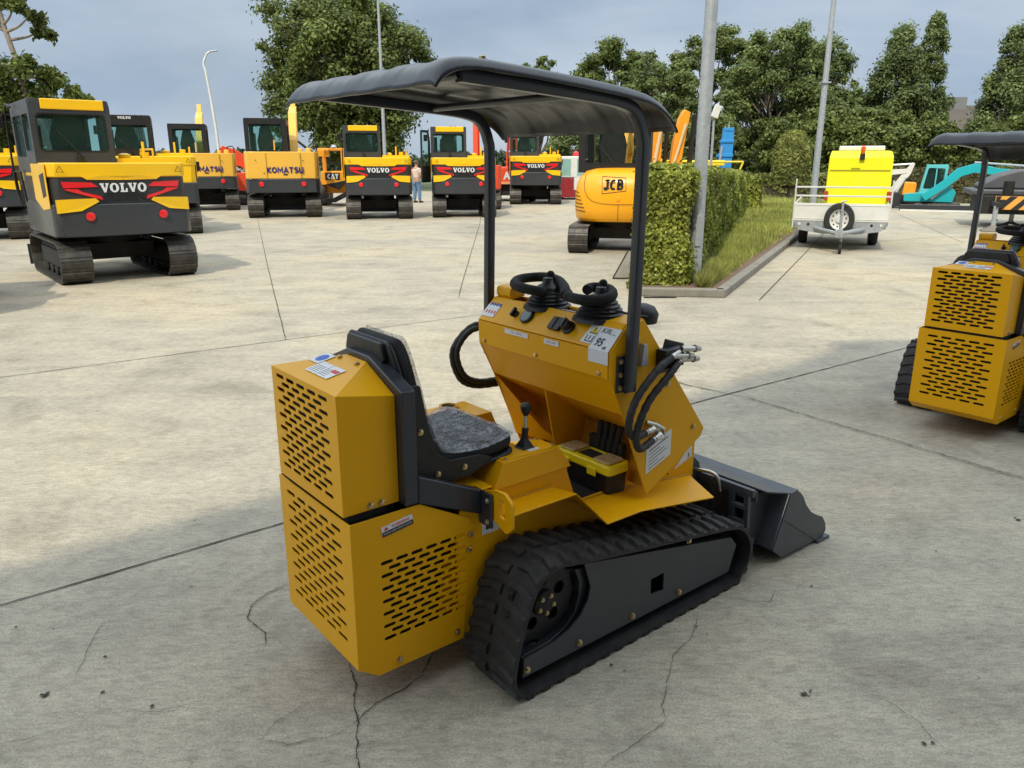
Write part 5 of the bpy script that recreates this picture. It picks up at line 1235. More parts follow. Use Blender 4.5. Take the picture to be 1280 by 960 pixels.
# local: x right (as seen from the front), y away; origin at ground below the axle
t = MB(); t.bx(-.93, .93, -1.30, 1.6, .46, .53); t.bx(-.90, -.84, -1.3, 1.6, .40, .46); t.bx(.84, .90, -1.3, 1.6, .40, .46); t.build('bed', 'galv', TR, 0, .005)
t = MB(); t.xz([(-.93, .53), (-.80, .36), (-.35, .30), (.35, .30), (.80, .36), (.93, .53)], -1.32, -1.30); t.build('front_valance', 'galv', TR, 0)
t = MB(); t.bx(-.935, .935, -1.33, -1.30, .535, .86)
for z in (.57, .82): t.bx(-.90, .90, -1.338, -1.3301, z, z + .010)
t.build('front_board', 'whitepaint', TR, 0, .003)
for s in (-1, 1):
    t = MB(); t.bx(s * .905, s * .935, -1.299, 1.6, .535, .86); t.build('side_board', 'alu', TR, 0, .003)
    t = MB(); t.bx(s * .935 - .015, s * .935 + .015, -1.35, -1.32, .40, 1.30 if s < 0 else 1.28); t.build('corner_post', 'alu', TR, 0, .003)
t = MB(); t.bx(-.92, .92, -1.345, -1.315, 1.14, 1.17); t.bx(-.92, .92, -1.345, -1.315, .98, 1.01); t.build('ladder_rail', 'alu', TR, 0, .003)
t = MB()
t.xz([(-.37, .40), (.37, .40), (.37, .34), (-.37, .34)], -1.5, -1.34); t.cyl((-.55, -1.2, .40), (-.03, -2.0, .36), .04, .04, 8); t.cyl((.55, -1.2, .40), (.03, -2.0, .36), .04, .04, 8); t.box((0, -2.05, .37), (.14, .35, .12)); t.lathe([(.05, 0), (.06, .1)], (0, -2.18, .33), (0, 0, 1), 12)
t.build('drawbar', 'galv', TR, 30, .003)
def wheel(par, x, y, z, r, w, ax, rim='galv'):
    t = MB(); t.lathe([(r * .62, -w / 2), (r * .93, -w / 2), (r, -w * .32), (r, w * .32), (r * .93, w / 2), (r * .62, w / 2)], (x, y, z), ax, 28, True); w_ = t.build('wheel', 'rubber', par, 35)
    t = MB(); t.lathe([(0, -w * .36), (r * .20, -w * .36), (r * .24, -w * .18), (r * .40, -w * .20), (r * .56, -w * .34), (r * .63, -w * .47), (r * .63, w * .47), (r * .56, w * .34), (r * .40, w * .20), (r * .24, w * .18), (r * .20, w * .36), (0, w * .36)], (x, y, z), ax, 28); rm_ = t.build('rim', rim, w_, 35)
    A = Vector(ax).normalized(); u = A.orthogonal().normalized(); v = A.cross(u); t = MB()
    for k in range(10):
        a = 2 * math.pi * k / 10; p = Vector((x, y, z)) + (u * math.cos(a) + v * math.sin(a)) * r * .46
        t.lathe([(r * .06, -w * .29), (r * .06, w * .29)], p, ax, 8)
    t.build('rim_hole', 'dark', rm_, 0); return w_
for s in (-1, 1): wheel(TR, s * .74, 0, .30, .30, .19, (s * -1, 0, 0)); 
for s in (-1, 1):
    t = MB(); t.tube([(s * .74, .38 * math.cos(R(a)) * -1, .32 + .36 * math.sin(R(a))) for a in range(0, 181, 15)], .02, 6); t.build('mudguard', 'blackplastic', TR, 40)
wheel(TR, -.02, -1.44, .58, .30, .17, (0, 1, 0), 'whitepaint')
t = MB(); t.cyl((.02, -1.60, .25), (.02, -1.60, .92), .025, .025, 10); t.cyl((-.02, -1.62, .90), (.10, -1.62, .93), .012, .012, 8); t.build('jockey_stand', 'galv', TR, 30)
wheel(TR, .05, -2.0, .11, .11, .06, (1, 0, 0), 'galv')
t = MB(); t.cyl((.05, -2.0, .11), (.05, -1.98, .40), .022, .022, 8); t.build('jockey_stand', 'galv', TR, 30)
for x in (-.80, -.62, .80, .62):
    t = MB(); t.lathe([(.028, 0), (.02, .01)], (x, -1.325, .47), (0, -1, 0), 10); t.build('reflector', 'whitepaint' if abs(x) > .7 else 'dark', TR, 30)
taz = R(68)
TR.scale = (.89, 1, 1); TR.location = (6.66, 15.95, 0); TR.rotation_euler = (0, 0, taz - math.pi / 2)
YB = tag(empty('equipment_housing'), 'bright lemon yellow equipment housing with amber beacon standing on the flatbed trailer', 'equipment housing')
t = MB(); pr_ = [(-.92, .0), (.92, .0), (.92, .50), (.85, 1.18), (.75, 1.24), (-.75, 1.24), (-.85, 1.18)]
t.add([(-.66, -.75, 0), (.66, -.75, 0), (.64, -.70, .95), (-.64, -.70, .95), (-.60, -.55, 1.03), (.60, -.55, 1.03), (-.62, .9, 1.05), (.62, .9, 1.05), (-.66, 1.1, 0), (.66, 1.1, 0)],
      [(0, 1, 2, 3), (3, 2, 5, 4), (4, 5, 7, 6), (6, 7, 9, 8), (0, 3, 4, 6, 8), (1, 9, 7, 5, 2), (0, 8, 9, 1)])
hs_ = t.build('housing', 'lemon', YB, 25, .025, 3)
MT['gapyellow'] = surf('dull_yellow_gap', (.35, .33, .01), .6)
for q in ((-.60, .60, -.722, -.712, .735, .750), (-.655, .655, -.77, -.74, .20, .225), (-.18, .0, -.728, -.72, .77, .78)):
    t = MB(); t.bx(*q); t.build('panel_seam', 'gapyellow', hs_, 0)
t = MB(); t.bx(-.46, .46, -.45, .6, 1.035, 1.11); t.build('roof_hatch', 'whitepaint', YB, 0, .02)
t = MB(); t.lathe([(.045, .99), (.05, 1.0), (.045, 1.09), (.02, 1.11)], (.02, -.72, 0), (0, 0, 1), 14); bc = t.build('beacon', surf('amber_lamp', (.75, .12, .01), .2, coat=.5), YB, 35)
t = MB(); t.bx(-.03, .07, -.76, -.69, .90, .99); t.build('beacon_bracket', 'dark', bc, 0, .005)
for s in (-1, 1):
    t = MB(); t.bx(s * .63 - .045, s * .63 + .045, -.80, -.755, .29, .43); t.build('tail_light', surf('dull_red_lamp', (.42, .04, .03), .3), YB, 0, .006)
t = MB(); t.box((-.25, -.80, .05), (.25, .06, .08)); t.build('hitch_hook', 'galv', YB, 0, .01)
off = Matrix.Rotation(taz - math.pi / 2, 3, 'Z') @ Vector((.26, .15, 0)); YB.location = TR.location + off + Vector((0, 0, .532)); YB.rotation_euler = TR.rotation_euler; YB.scale = (1.0, 1, 1.06)
YB.scale = (.89, 1, 1.24)
# ------------------------------------------------------------------ machines at the right
tg = tag(empty('mini_excavator'), 'small turquoise excavator with orange tail and arched boom reaching right', 'excavator')
# local x right, seen from the side
t = MB(); t.bx(-.62, .82, -.55, .55, .02, .26); t.build('crawler_track', 'shoe', tg, 0, .08, 3)
t = MB(); t.bx(-1.05, 1.45, -1.15, -1.05, .03, .22); t.build('dozer_blade', 'exgrey', tg, 0, .01)
t = MB(); t.bx(-1.02, 1.4, -1.17, -1.151, .0, .06); t.build('blade_edge', 'whitepaint', tg, 0)
t = MB(); t.xz(rnd_poly([(-.95, .30), (.55, .28), (.62, .62), (.30, .95), (-.1, .62), (-.95, .56)], .05), -.5, .5); t.build('lower_body', 'teal', tg, 30, .015)
t = MB(); t.xz(rnd_poly([(-1.02, .50), (-.62, .48), (-.60, .92), (-.98, .94)], .06), -.45, .45); t.build('tail_cover', 'orangemach', tg, 30, .02)
c = empty('cab'); c.parent = tg
t = MB(); t.xz(rnd_poly([(-.50, .55), (.28, .55), (.30, 1.50), (-.36, 1.52)], .05), -.30, -.27, [rnd_poly([(-.40, .72), (.20, .72), (.22, 1.40), (-.30, 1.42)], .06)])
t.xz(rnd_poly([(-.50, .55), (.28, .55), (.30, 1.50), (-.36, 1.52)], .05), .42, .45, [rnd_poly([(-.40, .72), (.20, .72), (.22, 1.40), (-.30, 1.42)], .06)])
t.bx(-.37, .30, -.27, .42, 1.47, 1.53); t.bx(-.06, -.02, -.295, -.275, .72, 1.40); t.build('cab_frame', 'lightteal', c, 30, .008)
for y_ in (-.285, .43):
    t = MB(); t.bx(-.40, .22, y_, y_ + .005, .70, 1.43); t.build('window', 'glassg', c, 0)
seat_in_cab(c, -.12, .0, .62)
t = MB(); beam_pts = [(-.35, .42), (.25, .90), (.62, 1.28), (1.05, 1.42), (1.75, 1.30), (2.55, 1.28)]
b_ = MB(); beam(b_, beam_pts, [.24, .26, .30, .30, .22, .14], -.16, .04); t.add([(v[1], v[0] - .55, v[2]) for v in b_.v], b_.f); t.build('boom', 'teal', tg, 20, .01)
t = MB(); b_ = MB(); beam(b_, [(2.75, 1.46), (2.35, 1.22), (1.95, .85), (1.62, .50)], [.10, .26, .22, .16], -.12, .0); t.add([(v[1], v[0] - .55, v[2]) for v in b_.v], b_.f); t.build('dipper_arm', 'teal', tg, 20, .01)
t = MB(); t.xz([(1.50, .62), (1.95, .50), (2.0, .2), (1.75, .10), (1.42, .02), (1.55, .2)], -.80, -.40); t.build('digging_bucket', 'teal', tg, 20, .01)
t = MB(); t.cyl((-.12, -.62, .40), (.62, -.62, 1.12), .05, .05, 10); t.cyl((1.02, -.6, 1.60), (2.6, -.6, 1.48), .035, .035, 10); t.build('hydraulic_cylinder', 'galv', tg, 30)
t = MB(); t.box((2.32, -.73, 1.22), (.16, .01, .12), Matrix.Rotation(R(-40), 3, 'Y')); t.build('sticker', 'inkyellow', tg, 0)
tg.location = (14.75, 27.6, 0); tg.rotation_euler = (0, 0, R(-26))
# white digger behind the trailer
wd = tag(empty('mini_excavator'), 'white armed digger with orange base and dark bucket right behind the trailer', 'excavator')
t = MB(); t.bx(-.9, .30, -.5, .5, .03, .38); t.build('crawler_track', 'shoe', wd, 0, .08, 3)
t = MB(); t.bx(-.95, .02, -.45, .45, .42, .74); t.build('body', 'orangemach', wd, 0, .04, 3)
b_ = MB(); beam(b_, [(-.9, .55), (-.75, 1.15), (-.2, 1.22), (.62, 1.30)], [.22, .22, .20, .16], -.1, .08); t = MB(); t.add([(v[1], v[0] - .6, v[2]) for v in b_.v], b_.f); t.build('boom', 'whitepaint', wd, 20, .01)
b_ = MB(); beam(b_, [(.82, 1.58), (.66, 1.25), (.36, .80), (.10, .42)], [.10, .24, .22, .14], -.08, .06); t = MB(); t.add([(v[1], v[0] - .6, v[2]) for v in b_.v], b_.f); t.build('dipper_arm', 'whitepaint', wd, 20, .01)
t = MB(); t.cyl((-.5, -.6, 1.47), (.75, -.6, 1.55), .03, .03, 8); t.cyl((.62, -.72, 1.1), (.35, -.72, .5), .04, .04, 8); t.build('hydraulic_cylinder', 'alu', wd, 30)
t = MB(); t.xz(rnd_poly([(-.25, .52), (.45, .58), (.62, .40), (.58, .10), (.25, .02), (-.05, .10)], .05), -.95, -.35); t.build('digging_bucket', 'exgrey', wd, 20, .02)
t = MB(); t.bx(.5, 1.2, -.4, .4, .05, .35); t.build('counterweight_block', 'dark', wd, 0, .04)
wd.location = (13.95, 29.6, 0); wd.rotation_euler = (0, 0, R(-25))
# crane truck rear with striped beam and stabilisers
cr = tag(empty('crane_truck'), 'dark crane truck with black and yellow striped beam and two lowered feet', 'crane')
# x along the striped beam
t = MB(); t.bx(0, 2.6, -.04, .04, .48, .80); bmn = t.build('striped_beam', surf('hazard_yellow', (.80, .38, .05), .5, dirt=.3, dirtcol=(.4, .25, .1)), cr, 0, .005)
t = MB()
for k in range(-1, 8):
    x0_ = k * .34; pts = [(x0_, .482), (x0_ + .16, .482), (x0_ + .46, .798), (x0_ + .30, .798)]
    pts = [(min(2.59, max(.01, a)), b) for a, b in pts]
    t.xz(pts, -.0445, -.0405)
t.build('stripe', 'ink', bmn, 0)
t = MB(); t.xz(rnd_poly([(-.45, .95), (2.9, .95), (2.9, 1.55), (.55, 1.42), (.15, 1.30)], .08), .9, 2.6); t.bx(-.5, 2.8, .5, 2.8, .80, .94); t.build('cover_hood', surf('grey_tarpaulin', (.075, .078, .088), .5, dirt=.4, dirtcol=(.14, .14, .15)), cr, 30, .04, 3)
t = MB(); t.bx(-.3, 2.6, .3, 2.6, .35, .80); t.build('chassis', 'dark', cr, 0, .02)
t = MB(); t.cyl((.25, .12, .80), (.25, .12, 1.16), .12, .12, 14); t.cyl((.68, .12, .80), (.68, .12, 1.04), .09, .09, 14); t.bx(.1, .82, .02, .22, .78, .84); t.build('stabiliser_head', 'blackplastic', cr, 30)
for x, y in ((-.05, -.8), (.52, .9)):
    t = MB(); t.cyl((x, y, .10), (x, y, .60), .055, .055, 12); st_ = t.build('stabiliser_leg', 'galv', cr, 30)
    t = MB(); t.lathe([(.34, 0), (.34, .025), (.14, .10), (.07, .14)], (x, y, .002), (0, 0, 1), 4 if x < 0 else 12); t.tube([(x - .42, y - .1, .02), (x - .40, y - .1, .16), (x - .30, y - .1, .18)], .018, 6); t.tube([(x + .42, y - .1, .02), (x + .40, y - .1, .16), (x + .30, y - .1, .18)], .018, 6); t.build('stabiliser_foot', surf('worn_steel', (.20, .17, .14), .6, metal=.3, dirt=.5), st_, 20)
t = MB(); t.box((-.02, -.3, .62), (.09, 1.2, .10)); t.box((.3, .3, .6), (.5, .1, .1)); t.box((.12, -.06, .62), (.18, .04, .2)); t.build('stabiliser_arm', 'dark', cr, 0)
wheel(cr, 1.6, 1.2, .42, .42, .28, (0, 1, 0)); wheel(cr, 2.7, 1.2, .42, .42, .28, (0, 1, 0))
cr.location = (11.95, 19.5, 0); cr.rotation_euler = (0, 0, R(-25))

# ------------------------------------------------------------------ wheeled machine at the left edge (one tyre in view, throws a shadow)
wl = tag(empty('dumper'), 'machine at the extreme left edge showing only the edge of one black tyre', 'dumper')
t = MB(); t.bx(-1.9, -.05, -.5, .75, .55, 1.35); t.bx(-1.9, -.25, .1, 1.7, .9, 1.5); t.build('body', 'exyellow', wl, 0, .08, 3)
t = MB(); t.bx(-1.6, -.3, -.3, .0, 1.35, 2.05); t.build('roll_bar', 'blackplastic', wl, 0, .03)
for x, y in ((-.13, 0), (-1.8, 0), (-.13, 1.5), (-1.8, 1.5)): wheel(wl, x, y, .36, .36, .26, (1, 0, 0), 'dark')
wl.location = (-5.93, 8.22, 0); wl.rotation_euler = (0, 0, R(22))

# ------------------------------------------------------------------ posts
def lamp_post(x, y, h, r0, r1, label, head=None, lean=(0, 0)):
    e = tag(empty('lamp_post', (x, y, 0)), label, 'lamp post')
    t = MB(); n = 10; t.tube([(lean[0] * k / n, lean[1] * k / n, h * k / n) for k in range(n + 1)], [r0 + (r1 - r0) * k / n for k in range(n + 1)], 20); t.build('pole', 'galv', e, 60)
    return e
lp1 = lamp_post(2.42, 10.22, 8.5, .092, .055, 'thick galvanised lamp post at the near end of the clipped hedge')
t = MB(); t.bx(-.04, .04, -.108, -.088, .55, .95); t.build('access_door', 'galv', lp1, 0, .004)
t = MB(); t.bx(-.35, .35, -.2, .2, 8.5, 8.62); t.build('lamp_head', 'galv', lp1, 0, .03)
lp2 = lamp_post(9.15, 24.0, 9.5, .105, .05, 'slimmer grey lamp post rising behind the trailer')
t = MB(); t.bx(-.13, .13, -.13, .13, 3.82, 3.86); t.build('clamp_band', 'galv', lp2, 0); t = MB(); t.bx(-.35, .35, -.2, .2, 9.5, 9.62); t.build('lamp_head', 'galv', lp2, 0, .03)
lp3 = tag(empty('lamp_post', (-18.6, 50, 0)), 'curved white street lamp against the sky between the mustard excavators', 'lamp post')
t = MB(); t.tube(spline([(.35, 0, 0), (.30, 0, 3.5), (.05, 0, 6.6), (-.05, 0, 7.3), (.18, 0, 7.85), (.42, 0, 8.02)], 8), [.085] * 12 + [.07] * 17 + [.055] * 12, 12); t.build('pole', 'whitepaint', lp3, 60)
t = MB(); t.box((.62, 0, 8.04), (.48, .16, .08), Matrix.Rotation(R(-8), 3, 'Y')); t.build('lamp_head', 'galv', lp3, 0, .03)
lp4 = tag(empty('lamp_post', (-6.35, 40, 0)), 'tall thin grey lamp post with two lamps in front of the big oak', 'lamp post')
t = MB(); t.cyl((0, 0, 0), (0, 0, 9.25), .10, .055, 14); t.build('pole', 'galv', lp4, 60)
t = MB(); t.bx(-.25, .45, -.03, .03, 9.2, 9.26); t.build('cross_arm', 'galv', lp4, 0)
for x in (-.22, .5):
    t = MB(); t.lathe([(.10, 9.15), (.24, 9.20), (.24, 9.27), (.08, 9.36)], (x, 0, 0), (0, 0, 1), 14); t.build('lamp_head', 'whitepaint', lp4, 30)
fl_ = tag(empty('floodlight', (5.02, 20.0, 0)), 'small white floodlight on a slim mast right of the thick lamp post', 'floodlight')
t = MB(); t.cyl((0, 0, 0), (0, 0, 2.65), .035, .03, 8); t.build('mast', 'galv', fl_, 30); t = MB(); t.box((.03, -.05, 2.80), (.16, .12, .30), Matrix.Rotation(R(18), 3, 'Y')); t.build('lamp_head', 'whitepaint', fl_, 0, .01)
fl_.location = (4.98, 20.0, 0)

# leaning tin sheet near the hedge foot
ls = tag(empty('leaning_plate', (1.66, 11.05, 0)), 'small grey plate leaning at the foot of the hedge, behind the right canopy post', 'plate')
t = MB(); t.add([(-.22, -.1, 0), (.25, -.1, 0), (.22, .12, .36), (.02, .16, .36)], [(0, 1, 2, 3)]); o = t.build('plate', 'kerb', ls, 0); so = o.modifiers.new('s', 'SOLIDIFY'); so.thickness = .012
t = MB(); t.cyl((-.22, -.1, .01), (.02, .16, .37), .012, .012, 8); t.cyl((-.22, -.1, .01), (.25, -.1, .01), .012, .012, 8); t.build('plate_edge', 'dark', ls, 0)

# ------------------------------------------------------------------ vegetation
rng = np.random.default_rng(5)
def leaf_mesh(name, pos, size, mat, parent=None, nrm=None, aspect=1.5, squash=None):
    n = len(pos); d = rng.normal(size=(n, 3))
    if nrm is not None: d = d * .5 + nrm * 1.0
    d /= np.linalg.norm(d, axis=1)[:, None]
    a = rng.normal(size=(n, 3)); u = np.cross(d, a); u /= np.linalg.norm(u, axis=1)[:, None]; v = np.cross(d, u)
    s = (size * rng.uniform(.6, 1.35, n))[:, None]
    u = u * s * .5; v = v * s * .5 * aspect
    fold = d * s * .12
    P_ = np.stack([pos - v, pos + u * .9 + fold, pos + v, pos - u * .9 + fold], 1).reshape(-1, 3)
    me = bpy.data.meshes.new(name); me.vertices.add(4 * n); me.vertices.foreach_set('co', P_.ravel().astype(np.float32))
    me.loops.add(4 * n); me.loops.foreach_set('vertex_index', np.arange(4 * n, dtype=np.int32))
    me.polygons.add(n); me.polygons.foreach_set('loop_start', np.arange(0, 4 * n, 4, dtype=np.int32)); me.polygons.foreach_set('loop_total', np.full(n, 4, dtype=np.int32))
    me.update(calc_edges=True); me.materials.append(MT[mat]); o = bpy.data.objects.new(name, me); COL.objects.link(o); o.parent = parent; return o
def unit(n):
    a = rng.normal(size=(n, 3)); return a / np.linalg.norm(a, axis=1)[:, None]
def tree(name, label, x, y, h, rad, base, mat, kind='round', leaves=26000, lsize=.22, nclump=90,  bark='bark', group=None, seedv=1, cat='tree', trunk_r=None, gap=.0, zr=None):
    """blobs of leaves carried on real limbs"""
    global rng
    nclump = int(nclump * 2.3); leaves = int(leaves * 2.1); lsize *= .70
    rng = np.random.default_rng(seedv); e = tag(empty(name, (x, y, 0)), label, cat, group)
    r0 = trunk_r or h * .028; t = MB(); cz = (base + h) / 2; hz = (h - base) / 2
    tips = []
    lean = rng.normal(0, .25, 2)
    tp = spline([(0, 0, -.1), (lean[0] * .3, lean[1] * .3, h * .25), (lean[0], lean[1], h * .55), (lean[0] * 1.3, lean[1] * 1.3, h * (.9 if kind == 'spire' else .72))], 6)
    t.tube(tp, [r0 * (1 - .8 * k / (len(tp) - 1)) for k in range(len(tp))], 10)
    cl = []
    for k in range(nclump):
        d = unit(1)[0]; q = rng.uniform(.35, 1) ** .5
        if kind == 'spire':
            f = rng.uniform(0, 1) ** .85; zz = base + (h - base) * f; rr_ = rad * (1.02 - f) ** .55 * min(1, .55 + f * 2.2)
            ang = rng.uniform(0, 2 * math.pi); qq = rng.uniform(.2, 1) ** .5
            c_ = np.array([math.cos(ang) * rr_ * qq, math.sin(ang) * rr_ * qq, zz]); cr_ = rad * rng.uniform(.13, .27) * (1.2 - .65 * f)
        else:
            c_ = np.array([d[0] * rad * q, d[1] * rad * q, cz + d[2] * hz * q])
            if kind == 'oak':
                lump = 1 + .16 * math.sin(3.1 * math.atan2(d[1], d[0]) + seedv) + .12 * math.sin(5 * d[2] + 2 * d[0]); c_[:2] *= lump
            cr_ = rad * rng.uniform(.09, .20)
        cl.append((c_, cr_))
    P_ = []; N_ = []
    tot_ = sum(c[1] ** 2 for c in cl)
    for c_, cr_ in cl:
        n = int(leaves * cr_ ** 2 / tot_ * rng.uniform(.7, 1.3)); d = unit(n); q = np.clip(np.abs(rng.normal(.62, .33, n)), 0, 1.7)[:, None]
        sc_ = np.array([1.1, 1.1, .78 if kind != 'spire' else 1.25]); P_.append(c_ + d * q * cr_ * sc_); N_.append(d + np.array([0, 0, .5]))
    P_ = np.concatenate(P_); N_ = np.concatenate(N_)
    if zr is not None: keep = P_[:, 2] > zr; P_ = P_[keep]; N_ = N_[keep]
    # limbs
    order = sorted(range(len(cl)), key=lambda i: -cl[i][1])[:min(44, nclump)]
    for i in order:
        c_ = Vector(cl[i][0]); f = min(.95, max(.22, (c_.z - base * .3) / h * .8)); k0 = min(len(tp) - 2, int(f * (len(tp) - 1))); st_ = tp[k0]
        if (c_ - st_).length < .3: continue
        mid = st_.lerp(c_, .5) + Vector((rng.normal(0, .2), rng.normal(0, .2), -.12 * (c_ - st_).length + .2)); rb_ = r0 * (1 - .8 * k0 / len(tp)) * .42
        pts = spline([st_, mid, c_], 4); t.tube(pts, [rb_ * (1 - .85 * k / (len(pts) - 1)) + .012 for k in range(len(pts))], 6)
    t.build('trunk', bark, e, 60); leaf_mesh('crown', P_, lsize, mat, e, N_)
    return e
tree('oak_tree', 'big spreading oak in the middle left with its crown behind the canopy', -10.0, 50, 11.6, 4.9, 1.7, 'leafoak', 'oak', 62000, .22, 150, seedv=3, trunk_r=.38)
tree('tree', 'dense leafy tree at the left edge of the picture behind the excavators', -29.4, 45, 7.4, 3.4, 1.2, 'leafoak', 'oak', 30000, .21, 90, seedv=11, trunk_r=.25)
# tall thin tree with bare pale stem and separate tufts
bt = tag(empty('tree', (-26.3, 44, 0)), 'gaunt tall tree at the upper left with a bare pale trunk and tufts of leaves', 'tree')
rng = np.random.default_rng(21); t = MB()
stem = spline([(.4, 0, 0), (.3, 0, 3), (.15, 0, 5.6), (-.35, 0, 8.2), (-.75, 0, 10.2), (-1.6, 0, 12)], 6); t.tube(stem, [.22 * (1 - .7 * k / (len(stem) - 1)) for k in range(len(stem))], 10)
tuft = [(-.1, 9.8, .9), (1.3, 8.4, .75), (1.5, 8.8, .6), (.8, 9.2, .5), (-1.6, 10.4, 1.0), (-2.6, 9.6, .9), (.5, 10.9, .7), (1.55, 10.9, .55), (-1.1, 9.0, .8), (-3.0, 10.9, 1.1), (.6, 6.4, 1.0), (1.5, 5.9, .9), (2.5, 5.2, .6), (3.2, 4.9, .35), (-.4, 5.8, 1.1), (.6, 5.0, 1.2), (1.8, 4.6, 1.0), (-1.2, 4.9, 1.2), (.3, 4.0, 1.2), (1.5, 3.9, .9), (-2.4, 6.2, 1.3), (-2.6, 4.6, 1.3), (-3.3, 7.2, 1.0)]
P_ = []; 
for x, z, r_ in tuft:
    y = rng.uniform(-1, 1); n = int(1100 * r_ * r_) + 150; d = unit(n); m3 = max(2, int(r_ * 7)); sub_ = unit(m3) * rng.uniform(.2, .8, (m3, 1)) * r_ * np.array([1, 1, .65]); ids = rng.integers(0, m3, n); P_.append(np.array([x, y, z]) + sub_[ids] + rng.normal(0, .17 * max(.7, r_), (n, 3)))
    k0 = min(range(len(stem)), key=lambda k: abs(stem[k].z - (z - .7))); pts = spline([stem[k0], stem[k0].lerp(Vector((x, y, z)), .55) + Vector((0, 0, -.1)), (x, y, z + .1)], 4); t.tube(pts, [.075 * (1 - .8 * k / (len(pts) - 1)) + .012 for k in range(len(pts))], 6)
t.build('trunk', 'barkpale', bt, 60); leaf_mesh('crown', np.concatenate(P_), .19, 'leafoak', bt)
# the belt of trees right of the canopy
GT = 'trees in the belt behind the yard'
belt = [
 ('tree', 'small round treetop showing just above the canopy roof, left of the belt', 2.0, 62, 9.5, 1.7, 4.0, 'leafmid', 'round', 9000, .20, 34, 31),
 ('tree', 'dark broad tree at the left end of the belt, first right of the small treetop', 8.0, 62, 10.6, 3.6, 1.0, 'leafoak', 'oak', 26000, .22, 70, 32),
 ('tree', 'light green rounded tree between the two dark trees, left of the thick lamp post', 10.2, 57, 9.0, 3.0, .6, 'leafmid', 'round', 22000, .21, 60, 33),
 ('tree', 'dark tree with the highest top just left of the thick lamp post', 15.9, 66, 12.2, 3.6, 1.0, 'leafoak', 'oak', 24000, .22, 70, 34),
 ('tree', 'broad green tree immediately right of the thick lamp post', 18.6, 58, 10.9, 3.9, .6, 'leafmid', 'oak', 34000, .21, 80, 35),
 ('tree', 'rounded green tree just behind the top of the slimmer lamp post', 22.2, 60, 10.6, 3.1, .6, 'leafpoplar', 'round', 24000, .20, 80, 36),
 ('tree', 'bushy lower tree right of the slimmer lamp post', 23.6, 57, 6.6, 2.6, .4, 'leafpoplar', 'round', 22000, .20, 70, 37),
 ('tree', 'left one of the twin pointed tops over the yellow housing', 26.3, 56, 10.2, 3.0, .2, 'leafpoplar', 'spire', 20000, .19, 80, 38),
 ('tree', 'right one of the twin pointed tops, beside the house roof', 28.4, 56, 10.9, 2.0, .2, 'leafpoplar', 'spire', 22000, .19, 85, 39),
 ('tree', 'pointed tree right of the house roof, above the turquoise excavator', 30.6, 50, 9.5, 2.7, .2, 'leafpoplar', 'spire', 24000, .19, 85, 40),
 ('tree', 'airy topped tree at the right edge of the picture', 33.0, 50, 10.0, 3.4, .2, 'leafpoplar', 'spire', 26000, .19, 95, 41),
 ('tree', 'dark low tree filling the gap under the twin pointed tops', 25.6, 51, 4.8, 3.0, .1, 'leafoak', 'round', 16000, .21, 50, 42),
 ('tree', 'dark low tree behind the clipped column shaped tree', 19.6, 52, 5.0, 3.6, .1, 'leafoak', 'round', 20000, .21, 60, 43),
 ('tree', 'dark low tree behind the turquoise excavator boom', 30.4, 47, 4.2, 3.4, .1, 'leafoak', 'round', 18000, .21, 60, 44),
 ('tree', 'low dark tree behind the blue crane boom', 12.4, 53, 4.9, 3.0, .1, 'leafoak', 'round', 16000, .21, 50, 45),
 ('tree', 'low green tree seen under the canopy beside the small white truck', 4.9, 56, 3.9, 2.6, .1, 'leafmid', 'round', 12000, .21, 40, 46),
 ('tree', 'low dark tree between the slimmer lamp post and the yellow housing', 22.2, 51, 4.8, 3.2, .1, 'leafoak', 'round', 16000, .21, 50, 47),
]
for n_, lb, x, y, h, r_, b_, mt, kd, nl, ls_, nc, sd in belt: tree(n_, lb, x, y, h, r_, b_, mt, kd, nl, ls_, nc, group=GT, seedv=sd)
# far line of trees on the horizon at the left
rng = np.random.default_rng(77); P_ = []
for k in range(120):
    x = -110 + k * 1.35 + rng.normal(0, .5); r_ = rng.uniform(1.3, 2.6); z = rng.uniform(.8, 2.2)
    if k % 11 == 0: z += 1.2
    n = 260; d = unit(n); P_.append(np.array([x, 150 + rng.normal(0, 4), z]) + d * r_ * rng.uniform(.3, 1, (n, 1)))
ft = leaf_mesh('far_treeline', np.concatenate(P_), .62, 'leaffar'); tag(ft, 'distant low line of trees on the horizon behind the excavators', 'trees', None, 'stuff')
rng = np.random.default_rng(78)
sm = tree('tree', 'small distant tree poking above the row right of the curved street lamp', -34.5, 120, 4.6, 2.2, .4, 'leaffar', 'round', 5000, .4, 22, seedv=61)
